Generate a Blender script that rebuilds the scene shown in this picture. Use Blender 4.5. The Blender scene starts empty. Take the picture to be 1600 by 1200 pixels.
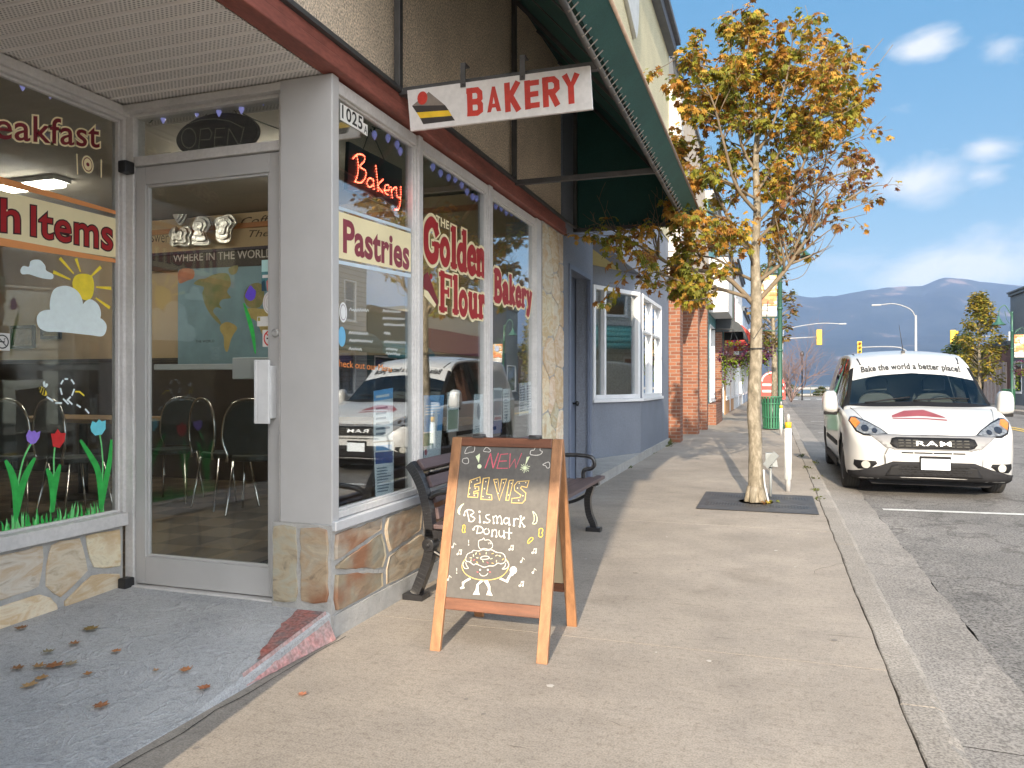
import bpy, bmesh, math, random
from mathutils import Vector, Matrix, noise
from mathutils.bvhtree import BVHTree
R=math.radians
rnd=random.Random(7)
scene=bpy.context.scene
COL=scene.collection
# ------------------------------------------------------------------ camera
YAW=math.atan(407/1200.0); FL=1200.0; CAMZ=1.2
cd=bpy.data.cameras.new('camera'); cam=bpy.data.objects.new('camera',cd); COL.objects.link(cam)
cam.location=(0,0,CAMZ); cam.rotation_euler=(R(90),0,YAW)
cd.sensor_width=36; cd.lens=27; cd.clip_end=20000; cd.clip_start=0.05
scene.camera=cam
FW=Vector((-math.sin(YAW),math.cos(YAW),0)); RT=Vector((math.cos(YAW),math.sin(YAW),0)); UP=Vector((0,0,1))
def ray(u,v): return FW+RT*((u-800)/FL)+UP*((600-v)/FL)
def PX(u,v,X=None,Y=None,Z=None,D=None):
    r=ray(u,v)
    if X is not None: t=X/r.x
    elif Y is not None: t=Y/r.y
    elif Z is not None: t=(Z-CAMZ)/r.z
    else: t=D
    return Vector((0,0,CAMZ))+r*t
# ------------------------------------------------------------------ planes (2-D drawing surfaces)
class Plane:
    def __init__(s,o,ux,uy):
        s.o=Vector(o); s.ux=Vector(ux).normalized(); s.uy=Vector(uy).normalized(); s.n=s.ux.cross(s.uy).normalized()
    def pt(s,x,y,d=0): return s.o+s.ux*x+s.uy*y+s.n*d
    def px(s,u,v):
        r=ray(u,v); c=Vector((0,0,CAMZ)); t=(s.o-c).dot(s.n)/r.dot(s.n); p=c+r*t-s.o
        return (p.dot(s.ux),p.dot(s.uy))
    def pxs(s,L): return [s.px(u,v) for u,v in L]
def PY(x): return Plane((x,0,0),(0,1,0),(0,0,1))      # plane X=x, facing +X
def PXZ(y): return Plane((0,y,0),(1,0,0),(0,0,1))     # plane Y=y, facing -Y
# ------------------------------------------------------------------ materials
def lin(c):
    return tuple((x/12.92 if x<=.04045 else ((x+.055)/1.055)**2.4) for x in c)
def hexc(r,g,b): return lin((r/255,g/255,b/255))
_m={}
class NT:
    def __init__(s,m): s.t=m.node_tree; s.t.nodes.clear(); s.out=s.t.nodes.new('ShaderNodeOutputMaterial')
    def n(s,ty,**k):
        x=s.t.nodes.new(ty)
        for a,b in k.items():
            if a in x.inputs: x.inputs[a].default_value=b
            else: setattr(x,a,b)
        return x
    def l(s,a,b): s.t.links.new(a,b)
def newmat(name):
    m=bpy.data.materials.new(name); m.use_nodes=True; return m,NT(m)
def mat(name,col,rough=.6,metal=0,var=.12,vs=6,bump=0,bs=60,coat=0,spec=.5,col2=None,fine=0,fs=220,attr=None,emit=0,stretch=None,detail=5,transl=0):
    if name in _m: return _m[name]
    m,t=newmat(name)
    p=t.n('ShaderNodeBsdfPrincipled'); p.inputs['Roughness'].default_value=rough; p.inputs['Metallic'].default_value=metal
    p.inputs['Coat Weight'].default_value=coat; p.inputs['Coat Roughness'].default_value=.06; p.inputs['Specular IOR Level'].default_value=spec
    t.l(p.outputs[0],t.out.inputs[0])
    tc=t.n('ShaderNodeTexCoord'); co=tc.outputs['Object']
    if stretch:
        mp=t.n('ShaderNodeMapping'); mp.inputs['Scale'].default_value=stretch; t.l(co,mp.inputs[0]); co=mp.outputs[0]
    nz=t.n('ShaderNodeTexNoise'); nz.inputs['Scale'].default_value=vs; nz.inputs['Detail'].default_value=detail; nz.inputs['Roughness'].default_value=.6; t.l(co,nz.inputs['Vector'])
    c2=col2 if col2 else tuple(min(1,x*(1+var)) for x in col)
    c1=col if col2 else tuple(x*(1-var) for x in col)
    rp=t.n('ShaderNodeValToRGB'); rp.color_ramp.elements[0].position=.3; rp.color_ramp.elements[1].position=.7
    rp.color_ramp.elements[0].color=(*c1,1); rp.color_ramp.elements[1].color=(*c2,1); t.l(nz.outputs[0],rp.inputs[0]); cur=rp.outputs[0]
    if attr:
        at=t.n('ShaderNodeAttribute'); at.attribute_name=attr
        mx=t.n('ShaderNodeMix',data_type='RGBA',blend_type='MULTIPLY'); mx.inputs[0].default_value=1
        t.l(cur,mx.inputs[6]); t.l(at.outputs['Color'],mx.inputs[7]); cur=mx.outputs[2]
    if fine:
        n2=t.n('ShaderNodeTexNoise'); n2.inputs['Scale'].default_value=fs; n2.inputs['Detail'].default_value=2; t.l(co,n2.inputs['Vector'])
        r2=t.n('ShaderNodeValToRGB'); r2.color_ramp.elements[0].position=.35; r2.color_ramp.elements[1].position=.65
        a=1-fine; b=1+fine*.6
        r2.color_ramp.elements[0].color=(a,a,a,1); r2.color_ramp.elements[1].color=(b,b,b,1); t.l(n2.outputs[0],r2.inputs[0])
        mx=t.n('ShaderNodeMix',data_type='RGBA',blend_type='MULTIPLY'); mx.inputs[0].default_value=1
        t.l(cur,mx.inputs[6]); t.l(r2.outputs[0],mx.inputs[7]); cur=mx.outputs[2]
    t.l(cur,p.inputs['Base Color'])
    if bump:
        n3=t.n('ShaderNodeTexNoise'); n3.inputs['Scale'].default_value=bs; n3.inputs['Detail'].default_value=6; t.l(co,n3.inputs['Vector'])
        b=t.n('ShaderNodeBump'); b.inputs['Strength'].default_value=bump; b.inputs['Distance'].default_value=.01; t.l(n3.outputs[0],b.inputs['Height']); t.l(b.outputs[0],p.inputs['Normal'])
    if emit:
        p.inputs['Emission Color'].default_value=(*col,1); p.inputs['Emission Strength'].default_value=emit
    if transl:
        tr=t.n('ShaderNodeBsdfTranslucent'); t.l(cur,tr.inputs[0]); ms=t.n('ShaderNodeMixShader'); ms.inputs[0].default_value=transl
        t.l(p.outputs[0],ms.inputs[1]); t.l(tr.outputs[0],ms.inputs[2]); t.l(ms.outputs[0],t.out.inputs[0])
    _m[name]=m; return m
def glassmat(name,tint=(.93,.95,.95),ior=1.7,gain=1.25,rough=0.0):
    if name in _m: return _m[name]
    m,t=newmat(name)
    tr=t.n('ShaderNodeBsdfTransparent'); tr.inputs[0].default_value=(*tint,1)
    gl=t.n('ShaderNodeBsdfGlossy'); gl.inputs['Roughness'].default_value=rough; gl.inputs[0].default_value=(.97,.98,1,1)
    fr=t.n('ShaderNodeFresnel'); ge=t.n('ShaderNodeNewGeometry'); mr=t.n('ShaderNodeMapRange'); t.l(ge.outputs['Backfacing'],mr.inputs[0]); mr.inputs[3].default_value=ior; mr.inputs[4].default_value=1/ior; t.l(mr.outputs[0],fr.inputs[0])
    mu=t.n('ShaderNodeMath',operation='MULTIPLY',use_clamp=True); mu.inputs[1].default_value=gain; t.l(fr.outputs[0],mu.inputs[0])
    ms=t.n('ShaderNodeMixShader'); t.l(mu.outputs[0],ms.inputs[0]); t.l(tr.outputs[0],ms.inputs[1]); t.l(gl.outputs[0],ms.inputs[2]); t.l(ms.outputs[0],t.out.inputs[0])
    # gentle waviness of float glass
    tc=t.n('ShaderNodeTexCoord'); nz=t.n('ShaderNodeTexNoise'); nz.inputs['Scale'].default_value=1.6; t.l(tc.outputs['Object'],nz.inputs['Vector'])
    b=t.n('ShaderNodeBump'); b.inputs['Strength'].default_value=.05; b.inputs['Distance'].default_value=.01; t.l(nz.outputs[0],b.inputs['Height']); t.l(b.outputs[0],gl.inputs['Normal'])
    _m[name]=m; return m
def paint(name,c,rough=.5,**k): return mat(name,hexc(*c),rough,**k)
# ------------------------------------------------------------------ mesh builder
ORI={}
class MB:
    def __init__(s): s.v=[]; s.f=[]; s.mi=[]; s.sm=[]; s.fc=[]; s.k=0
    def add(s,vs,fs,m=0,smooth=False,col=None):
        o=len(s.v); s.v.extend(Vector(x) for x in vs)
        for f in fs: s.f.append(tuple(o+i for i in f)); s.mi.append(m); s.sm.append(smooth); s.fc.append(col)
        return s
    def box(s,x0,y0,z0,x1,y1,z1,m=0,col=None):
        x0,x1=sorted((x0,x1)); y0,y1=sorted((y0,y1)); z0,z1=sorted((z0,z1))
        return s.add([(x0,y0,z0),(x1,y0,z0),(x1,y1,z0),(x0,y1,z0),(x0,y0,z1),(x1,y0,z1),(x1,y1,z1),(x0,y1,z1)],
              [(0,3,2,1),(4,5,6,7),(0,1,5,4),(1,2,6,5),(2,3,7,6),(3,0,4,7)],m,False,col)
    def bar(s,p,q,w,h,up=(0,0,1),m=0):
        p=Vector(p);q=Vector(q);d=(q-p).normalized(); up=Vector(up)
        if abs(d.dot(up))>.99: up=Vector((0,1,0))
        sx=d.cross(up).normalized()*(w/2); sz=sx.cross(d).normalized()*(h/2)
        vs=[p-sx-sz,p+sx-sz,p+sx+sz,p-sx+sz,q-sx-sz,q+sx-sz,q+sx+sz,q-sx+sz]
        return s.add(vs,[(0,1,2,3),(7,6,5,4),(0,4,5,1),(1,5,6,2),(2,6,7,3),(3,7,4,0)],m)
    def tube(s,pts,r,n=8,m=0,cap=True,closed=False):
        pts=[Vector(p) for p in pts]; N=len(pts); rs=r if isinstance(r,(list,tuple)) else [r]*N
        rings=[]; prev=None
        for i,p in enumerate(pts):
            a=pts[(i-1)%N] if (i>0 or closed) else p; b=pts[(i+1)%N] if (i<N-1 or closed) else p
            d=(b-a)
            d=d.normalized() if d.length>1e-9 else Vector((0,0,1))
            if prev is None:
                u=Vector((0,0,1)) if abs(d.z)<.9 else Vector((1,0,0)); u=(u-d*u.dot(d)).normalized()
            else:
                u=prev-d*prev.dot(d); u=u.normalized() if u.length>1e-6 else d.orthogonal().normalized()
            prev=u; w=d.cross(u)
            rings.append([p+(u*math.cos(2*math.pi*k/n)+w*math.sin(2*math.pi*k/n))*rs[i] for k in range(n)])
        vs=[v for rg in rings for v in rg]; fs=[]
        for i in range(N if closed else N-1):
            j=(i+1)%N
            for k in range(n): fs.append((i*n+k,i*n+(k+1)%n,j*n+(k+1)%n,j*n+k))
        if cap and not closed: fs.append(tuple(reversed(range(n)))); fs.append(tuple((N-1)*n+k for k in range(n)))
        return s.add(vs,fs,m,True)
    def lathe(s,prof,c,n=24,m=0,axis='z',smooth=True):
        c=Vector(c); vs=[]; fs=[]
        for r,z in prof:
            for k in range(n):
                a=2*math.pi*k/n; x,y=r*math.cos(a),r*math.sin(a)
                vs.append(c+(Vector((x,y,z)) if axis=='z' else Vector((z,x,y)) if axis=='x' else Vector((x,z,y))))
        for i in range(len(prof)-1):
            for k in range(n): fs.append((i*n+k,i*n+(k+1)%n,(i+1)*n+(k+1)%n,(i+1)*n+k))
        if prof[0][0]>1e-6: fs.append(tuple(reversed(range(n))))
        if prof[-1][0]>1e-6: fs.append(tuple((len(prof)-1)*n+k for k in range(n)))
        return s.add(vs,fs,m,smooth)
    def sphere(s,c,r,n=10,m=0,sc=(1,1,1)):
        prof=[(max(1e-7,math.sin(math.pi*i/n)),-math.cos(math.pi*i/n)) for i in range(n+1)]
        c=Vector(c); o=len(s.v); s.lathe(prof,(0,0,0),n+2,m)
        for i in range(o,len(s.v)):
            v=s.v[i]; s.v[i]=c+Vector((v.x*r*sc[0],v.y*r*sc[1],v.z*r*sc[2]))
        return s
    def prism(s,pts,P,d0,d1,m=0,smooth=False,col=None):
        n=len(pts); A=sum(pts[i][0]*pts[(i+1)%n][1]-pts[(i+1)%n][0]*pts[i][1] for i in range(n))
        if A<0: pts=pts[::-1]
        vs=[P.pt(x,y,d0) for x,y in pts]+[P.pt(x,y,d1) for x,y in pts]
        return s.add(vs,[tuple(reversed(range(n))),tuple(range(n,2*n))]+[(i,(i+1)%n,n+(i+1)%n,n+i) for i in range(n)],m,smooth,col)
    def flat(s,pts,P,d=.001,m=0,col=None):
        n=len(pts); A=sum(pts[i][0]*pts[(i+1)%n][1]-pts[(i+1)%n][0]*pts[i][1] for i in range(n))
        if A<0: pts=pts[::-1]
        s.k+=1
        return s.add([P.pt(x,y,d+s.k*2e-5) for x,y in pts],[tuple(range(n))],m,False,col)
    def rect(s,x0,y0,x1,y1,P,d=.001,m=0): return s.flat([(x0,y0),(x1,y0),(x1,y1),(x0,y1)],P,d,m)
    def disc(s,x,y,r,P,d=.001,m=0,n=12,ry=None):
        ry=ry or r
        return s.flat([(x+r*math.cos(2*math.pi*k/n),y+ry*math.sin(2*math.pi*k/n)) for k in range(n)],P,d,m)
    def stroke(s,pts,w,P,d=.001,m=0,closed=False,jit=0):
        s.k+=1; d=d+s.k*2e-5
        q=[Vector(p) for p in pts]; N=len(q); L=[];Rr=[]
        for i in range(N):
            a=q[(i-1)%N] if (i>0 or closed) else None; b=q[(i+1)%N] if (i<N-1 or closed) else None
            d1=(q[i]-a) if a is not None else (b-q[i]); d2=(b-q[i]) if b is not None else d1
            if d1.length<1e-9: d1=d2
            if d2.length<1e-9: d2=d1
            if d1.length<1e-9: d1=d2=Vector((1,0))
            d1=d1.normalized(); d2=d2.normalized(); n1=Vector((-d1.y,d1.x)); n2=Vector((-d2.y,d2.x)); nn=n1+n2
            nn=n1 if nn.length<.3 else nn.normalized()
            k=min(1.6,1/max(.3,nn.dot(n1))); ww=(w[i] if isinstance(w,(list,tuple)) else w)/2*k*(1+(rnd.uniform(-jit,jit) if jit else 0))
            e=Vector((0,0))
            if not closed and i==0: e=-d1*ww*.6
            if not closed and i==N-1: e=d1*ww*.6
            L.append(q[i]+nn*ww+e); Rr.append(q[i]-nn*ww+e)
        vs=[P.pt(p.x,p.y,d) for p in L]+[P.pt(p.x,p.y,d) for p in Rr]; fs=[]
        for i in range(N if closed else N-1):
            j=(i+1)%N; fs.append((i,N+i,N+j,j))
        return s.add(vs,fs,m)
    def text(s,body,P,x0,y0,x1,y1,d=.001,m=0,off=0,shear=0,sp=1,skew=0,quad=None):
        T=text2d(body,off,shear,sp); B=text2d(body,0,shear,sp)[2]
        s.k+=1
        def mp(x,y):
            a=(x-B[0])/(B[2]-B[0]); b=(y-B[1])/(B[3]-B[1])
            if quad:  # bl, br, tr, tl
                bl,br,tr,tl=quad
                lx=(bl[0]+(br[0]-bl[0])*a, bl[1]+(br[1]-bl[1])*a); hx=(tl[0]+(tr[0]-tl[0])*a, tl[1]+(tr[1]-tl[1])*a)
                return (lx[0]+(hx[0]-lx[0])*b, lx[1]+(hx[1]-lx[1])*b)
            X=x0+(x1-x0)*a; return (X, y0+(y1-y0)*b+skew*a)
        vs=[P.pt(*mp(x,y),d+s.k*2e-5) for x,y in T[0]]
        return s.add(vs,T[1],m)
    def build(s,name,mats,parent=None,smooth=None,bevel=0,label=None,cat=None,group=None,kind=None,loc=None,seg=2,merge=False,recalc=False):
        if not isinstance(mats,(list,tuple)): mats=[mats]
        me=bpy.data.meshes.new(name)
        if parent is not None: o0=ORI[parent.name]
        elif loc is not None: o0=Vector(loc)
        else:
            xs=[v.x for v in s.v];ys=[v.y for v in s.v];zs=[v.z for v in s.v]
            o0=Vector(((min(xs)+max(xs))/2,(min(ys)+max(ys))/2,min(zs)))
        me.from_pydata([tuple(v-o0) for v in s.v],[],s.f)
        for i,p in enumerate(me.polygons):
            p.material_index=s.mi[i]; p.use_smooth=s.sm[i] if smooth is None else smooth
        for m in mats: me.materials.append(m)
        if any(c is not None for c in s.fc):
            ca=me.color_attributes.new('tint','FLOAT_COLOR','CORNER')
            for i,p in enumerate(me.polygons):
                c=s.fc[i] or (1,1,1)
                for li in p.loop_indices: ca.data[li].color=(c[0],c[1],c[2],1)
        me.update()
        if recalc:
            bm=bmesh.new(); bm.from_mesh(me); bmesh.ops.recalc_face_normals(bm,faces=bm.faces); bm.to_mesh(me); bm.free()
        if merge:
            bm=bmesh.new(); bm.from_mesh(me); bmesh.ops.remove_doubles(bm,verts=bm.verts,dist=1e-5); bm.to_mesh(me); bm.free()
        o=bpy.data.objects.new(name,me); COL.objects.link(o)
        if parent is not None: o.parent=parent; ORI[o.name]=o0
        else: o.location=o0; ORI[o.name]=o0
        if bevel:
            md=o.modifiers.new('bevel','BEVEL'); md.width=bevel; md.segments=seg; md.limit_method='ANGLE'; md.angle_limit=R(40)
        tag(o,label,cat,group,kind)
        return o
def tag(o,label=None,cat=None,group=None,kind=None):
    if label: o['label']=label
    if cat: o['category']=cat
    if group: o['group']=group
    if kind: o['kind']=kind
    return o
def thing(name,label,cat,loc,group=None):
    o=bpy.data.objects.new(name,None); COL.objects.link(o); o.location=loc; o.empty_display_size=.1
    ORI[o.name]=Vector(loc); return tag(o,label,cat,group)
def dup(o,loc=None,rz=None,label=None,group=None,parent=None,sc=None):
    c=o.copy(); COL.objects.link(c)
    if parent is not None: c.parent=parent
    if loc is not None: c.location=loc
    if rz is not None: c.rotation_euler=(0,0,rz)
    if sc is not None: c.scale=(sc,sc,sc)
    if label: c['label']=label
    if group: c['group']=group
    for ch in list(o.children): dup(ch,parent=c)
    return c
_tx={}
def text2d(body,off=0,shear=0,sp=1):
    k=(body,off,shear,sp)
    if k in _tx: return _tx[k]
    cu=bpy.data.curves.new('t','FONT'); cu.body=body; cu.offset=off; cu.shear=shear; cu.space_character=sp; cu.resolution_u=4
    ob=bpy.data.objects.new('t',cu); COL.objects.link(ob); bpy.context.view_layer.update()
    dg=bpy.context.evaluated_depsgraph_get(); me=ob.evaluated_get(dg).to_mesh()
    vs=[(v.co.x,v.co.y) for v in me.vertices]; fs=[tuple(p.vertices) for p in me.polygons]
    # faces must face +n
    out=[]
    for f in fs:
        A=sum(vs[f[i]][0]*vs[f[(i+1)%len(f)]][1]-vs[f[(i+1)%len(f)]][0]*vs[f[i]][1] for i in range(len(f)))
        out.append(f if A>=0 else f[::-1])
    bb=(min(v[0] for v in vs),min(v[1] for v in vs),max(v[0] for v in vs),max(v[1] for v in vs))
    ob.evaluated_get(dg).to_mesh_clear(); bpy.data.objects.remove(ob); bpy.data.curves.remove(cu)
    _tx[k]=(vs,out,bb); return _tx[k]
def spline(pts,n=5,closed=False):
    P=[Vector(p) for p in pts]; N=len(P); out=[]
    for i in range(N if closed else N-1):
        g=(lambda j:P[j%N]) if closed else (lambda j:P[min(max(j,0),N-1)])
        a,b,c,d=g(i-1),g(i),g(i+1),g(i+2)
        for k in range(n):
            t=k/n; out.append(.5*((2*b)+(c-a)*t+(2*a-5*b+4*c-d)*t*t+(3*b-a-3*c+d)*t**3))
    if not closed: out.append(P[-1])
    return out
def wall(mb,P,x0,x1,y0,y1,holes,depth=.15,m=0,rev=None):
    """front sheet with real openings, reveals and thickness"""
    rev=m if rev is None else rev
    xs=sorted({x0,x1,*[h[0] for h in holes],*[h[2] for h in holes]}); ys=sorted({y0,y1,*[h[1] for h in holes],*[h[3] for h in holes]})
    for i in range(len(xs)-1):
        for j in range(len(ys)-1):
            cx=(xs[i]+xs[i+1])/2; cy=(ys[j]+ys[j+1])/2
            if any(h[0]<cx<h[2] and h[1]<cy<h[3] for h in holes): continue
            for d,fl in((0,0),(-depth,1)):
                q=[P.pt(xs[i],ys[j],d),P.pt(xs[i+1],ys[j],d),P.pt(xs[i+1],ys[j+1],d),P.pt(xs[i],ys[j+1],d)]
                mb.add(q,[(3,2,1,0) if fl else (0,1,2,3)],m)
    for a,b,c,d in holes:
        for (p,q) in (((a,b),(a,d)),((a,d),(c,d)),((c,d),(c,b)),((c,b),(a,b))):
            mb.add([P.pt(*p,0),P.pt(*q,0),P.pt(*q,-depth),P.pt(*p,-depth)],[(0,1,2,3)],rev)
    for (p,q) in (((x0,y1),(x0,y0)),((x1,y1),(x0,y1)),((x1,y0),(x1,y1)),((x0,y0),(x1,y0))):
        mb.add([P.pt(*p,0),P.pt(*q,0),P.pt(*q,-depth),P.pt(*p,-depth)],[(3,2,1,0)],m)
    return mb
def frame2d(mb,P,x0,y0,x1,y1,w,d0,d1,m=0):
    mb.prism([(x0,y0),(x0+w,y0),(x0+w,y1),(x0,y1)],P,d0,d1,m); mb.prism([(x1-w,y0),(x1,y0),(x1,y1),(x1-w,y1)],P,d0,d1,m)
    mb.prism([(x0+w,y0),(x1-w,y0),(x1-w,y0+w),(x0+w,y0+w)],P,d0,d1,m); mb.prism([(x0+w,y1-w),(x1-w,y1-w),(x1-w,y1),(x0+w,y1)],P,d0,d1,m)
    return mb
# clipped Voronoi "crazy paving"
def clip(poly,a,b,c):
    out=[]
    for i in range(len(poly)):
        p,q=poly[i],poly[(i+1)%len(poly)]; dp=a*p[0]+b*p[1]-c; dq=a*q[0]+b*q[1]-c
        if dp<=0: out.append(p)
        if dp*dq<0:
            t=dp/(dp-dq); out.append((p[0]+(q[0]-p[0])*t,p[1]+(q[1]-p[1])*t))
    return out
def voronoi(x0,y0,x1,y1,n,rg,asp=1.0,relax=2):
    S=[(rg.uniform(x0,x1),rg.uniform(y0,y1)) for _ in range(n)]
    for it in range(relax+1):
        C=[]
        for i,p in enumerate(S):
            poly=[(x0,y0),(x1,y0),(x1,y1),(x0,y1)]
            for j,q in enumerate(S):
                if i==j: continue
                # anisotropic metric: y scaled by asp
                ax,ay=(q[0]-p[0]),(q[1]-p[1])*asp*asp
                mx,my=(p[0]+q[0])/2,(p[1]+q[1])/2
                poly=clip(poly,ax,ay,ax*mx+ay*my)
                if len(poly)<3: break
            C.append(poly)
        if it<relax:
            S=[((sum(v[0] for v in c)/len(c)) if c else p[0],(sum(v[1] for v in c)/len(c)) if c else p[1]) for c,p in zip(C,S)]
    return [c for c in C if len(c)>=3]
def inset(poly,g):
    n=len(poly); A=sum(poly[i][0]*poly[(i+1)%n][1]-poly[(i+1)%n][0]*poly[i][1] for i in range(n))
    if A<0: poly=poly[::-1]
    res=poly
    for i in range(n):
        p,q=poly[i],poly[(i+1)%n]; dx,dy=q[0]-p[0],q[1]-p[1]; L=math.hypot(dx,dy)
        if L<1e-6: continue
        nx,ny=dy/L,-dx/L
        res=clip(res,nx,ny,nx*p[0]+ny*p[1]-g)
        if len(res)<3: return []
    return res
def roughen(poly,rg,step=.06,amp=.006):
    out=[]; n=len(poly)
    for i in range(n):
        p,q=poly[i],poly[(i+1)%n]; L=math.hypot(q[0]-p[0],q[1]-p[1]); k=max(1,int(L/step))
        for j in range(k):
            t=j/k; x=p[0]+(q[0]-p[0])*t; y=p[1]+(q[1]-p[1])*t
            if j==0:
                c=(sum(a[0] for a in poly)/n,sum(a[1] for a in poly)/n); x+= (c[0]-x)*.05; y+=(c[1]-y)*.05
            out.append((x+rg.uniform(-amp,amp),y+rg.uniform(-amp,amp)))
    return out
# ------------------------------------------------------------------ light and sky
SUN_EL=R(21); SUN_AZ=Vector((0.114,-1,0)).normalized()
sd=bpy.data.lights.new('sun','SUN'); sd.energy=2.3; sd.angle=R(.5); sd.color=(1,.84,.64)
so=bpy.data.objects.new('sun',sd); COL.objects.link(so); so.location=(3,-20,12)
dvec=Vector((-SUN_AZ.x*math.cos(SUN_EL),-SUN_AZ.y*math.cos(SUN_EL),-math.sin(SUN_EL))); so.rotation_euler=dvec.to_track_quat('-Z','Y').to_euler()
w=bpy.data.worlds.new('World'); scene.world=w; w.use_nodes=True
t=w.node_tree; t.nodes.clear()
N=t.nodes.new; L=t.links.new
out=N('ShaderNodeOutputWorld'); bg=N('ShaderNodeBackground'); bg.inputs[1].default_value=.15
sky=N('ShaderNodeTexSky'); sky.sky_type='NISHITA'; sky.sun_disc=False; sky.sun_elevation=SUN_EL; sky.sun_rotation=math.pi-math.atan(.114)
sky.air_density=1.0; sky.dust_density=.6; sky.ozone_density=1.6; sky.altitude=350
tc=N('ShaderNodeTexCoord')
# clouds: soft banks of noise about a few directions of the sky dome
def vm(op,a,b=None):
    x=N('ShaderNodeVectorMath'); x.operation=op
    if hasattr(a,'links'): L(a,x.inputs[0])
    else: x.inputs[0].default_value=a
    if b is not None:
        if hasattr(b,'links'): L(b,x.inputs[1])
        else: x.inputs[1].default_value=b
    return x
def mth(op,a,b=None,c=None,cl=False):
    x=N('ShaderNodeMath'); x.operation=op; x.use_clamp=cl
    for i,q in enumerate((a,b,c)):
        if q is None: continue
        if hasattr(q,'links'): L(q,x.inputs[i])
        else: x.inputs[i].default_value=q
    return x.outputs[0]
mp=N('ShaderNodeMapping'); mp.inputs['Scale'].default_value=(1,1,2.0); L(tc.outputs['Generated'],mp.inputs[0])
n1=N('ShaderNodeTexNoise'); n1.inputs['Scale'].default_value=7; n1.inputs['Detail'].default_value=10; n1.inputs['Roughness'].default_value=.62; n1.inputs['Distortion'].default_value=.35; L(mp.outputs[0],n1.inputs['Vector'])
acc=None
CL=[(1430,285,.105,.9),(1345,275,.09,.75),(1545,232,.055,.8),(1535,275,.05,.7),(1450,72,.06,.9),(1570,80,.06,.7),(1330,405,.13,.75),(1440,425,.15,.8),(1560,420,.15,.95),(1330,205,.07,.35),(1412,165,.035,.45),
    (2300,260,.35,1),(2050,120,.3,.9),(2600,420,.3,1)]
for u,v,rad,amp in CL:
    d=ray(u,v).normalized()
    q=vm('SUBTRACT',tc.outputs['Generated'],tuple(d)); q=vm('MULTIPLY',q.outputs[0],(1,1,2.0)); ln=N('ShaderNodeVectorMath'); ln.operation='LENGTH'; L(q.outputs[0],ln.inputs[0])
    f=mth('MULTIPLY',mth('SUBTRACT',1.0,mth('DIVIDE',ln.outputs['Value'],rad),cl=True),amp)
    acc=f if acc is None else mth('MAXIMUM',acc,f)
for dx_,dy_,dz_,rad,amp in ((.3,-1,.9,.75,1.35),(-.9,-.6,.7,.7,1.3),(.95,-.5,.6,.6,1.2),(0,-.35,1,.6,1.1),(.5,-1,.35,.5,1.1),(-.4,-1,.5,.6,1.2),(1,.1,.9,.45,.9),(1,-.6,.3,.5,1.2),(.1,-1,.18,.45,1.1)):  # unseen clouds behind and overhead, added to fill the shaded entry
    d=Vector((dx_,dy_,dz_)).normalized(); q=vm('SUBTRACT',tc.outputs['Generated'],tuple(d)); ln=N('ShaderNodeVectorMath'); ln.operation='LENGTH'; L(q.outputs[0],ln.inputs[0])
    f=mth('MULTIPLY',mth('SUBTRACT',1.0,mth('DIVIDE',ln.outputs['Value'],rad),cl=True),amp); acc=mth('MAXIMUM',acc,f)
dens=mth('MULTIPLY_ADD',acc,.62,mth('SUBTRACT',n1.outputs[0],.74))
dens=mth('MULTIPLY',dens,3.5,cl=True); dens=mth('POWER',dens,1.2)
hz=N('ShaderNodeSeparateXYZ'); L(tc.outputs['Generated'],hz.inputs[0])
mx=N('ShaderNodeMix'); mx.data_type='RGBA'; L(mth('MULTIPLY',dens,.85),mx.inputs[0]); 
sat=N('ShaderNodeHueSaturation'); sat.inputs['Saturation'].default_value=3.5; sat.inputs['Value'].default_value=.86; gm=N('ShaderNodeGamma'); gm.inputs[1].default_value=.25; L(sky.outputs[0],gm.inputs[0]); L(gm.outputs[0],sat.inputs['Color'])
L(sat.outputs[0],mx.inputs[6]); sep=N('ShaderNodeSeparateXYZ'); L(tc.outputs['Generated'],sep.inputs[0])
cbr=mth('MULTIPLY_ADD',mth('SUBTRACT',0.0,sep.outputs['Y']),6.5,6.5); cbr=mth('MAXIMUM',cbr,1.9); cc_=N('ShaderNodeCombineColor'); [L(cbr,cc_.inputs[i]) for i in range(3)]; L(cc_.outputs[0],mx.inputs[7])  # clouds made brighter behind the viewer for more fill light
L(mx.outputs[2],bg.inputs[0]); L(bg.outputs[0],out.inputs[0])
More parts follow.
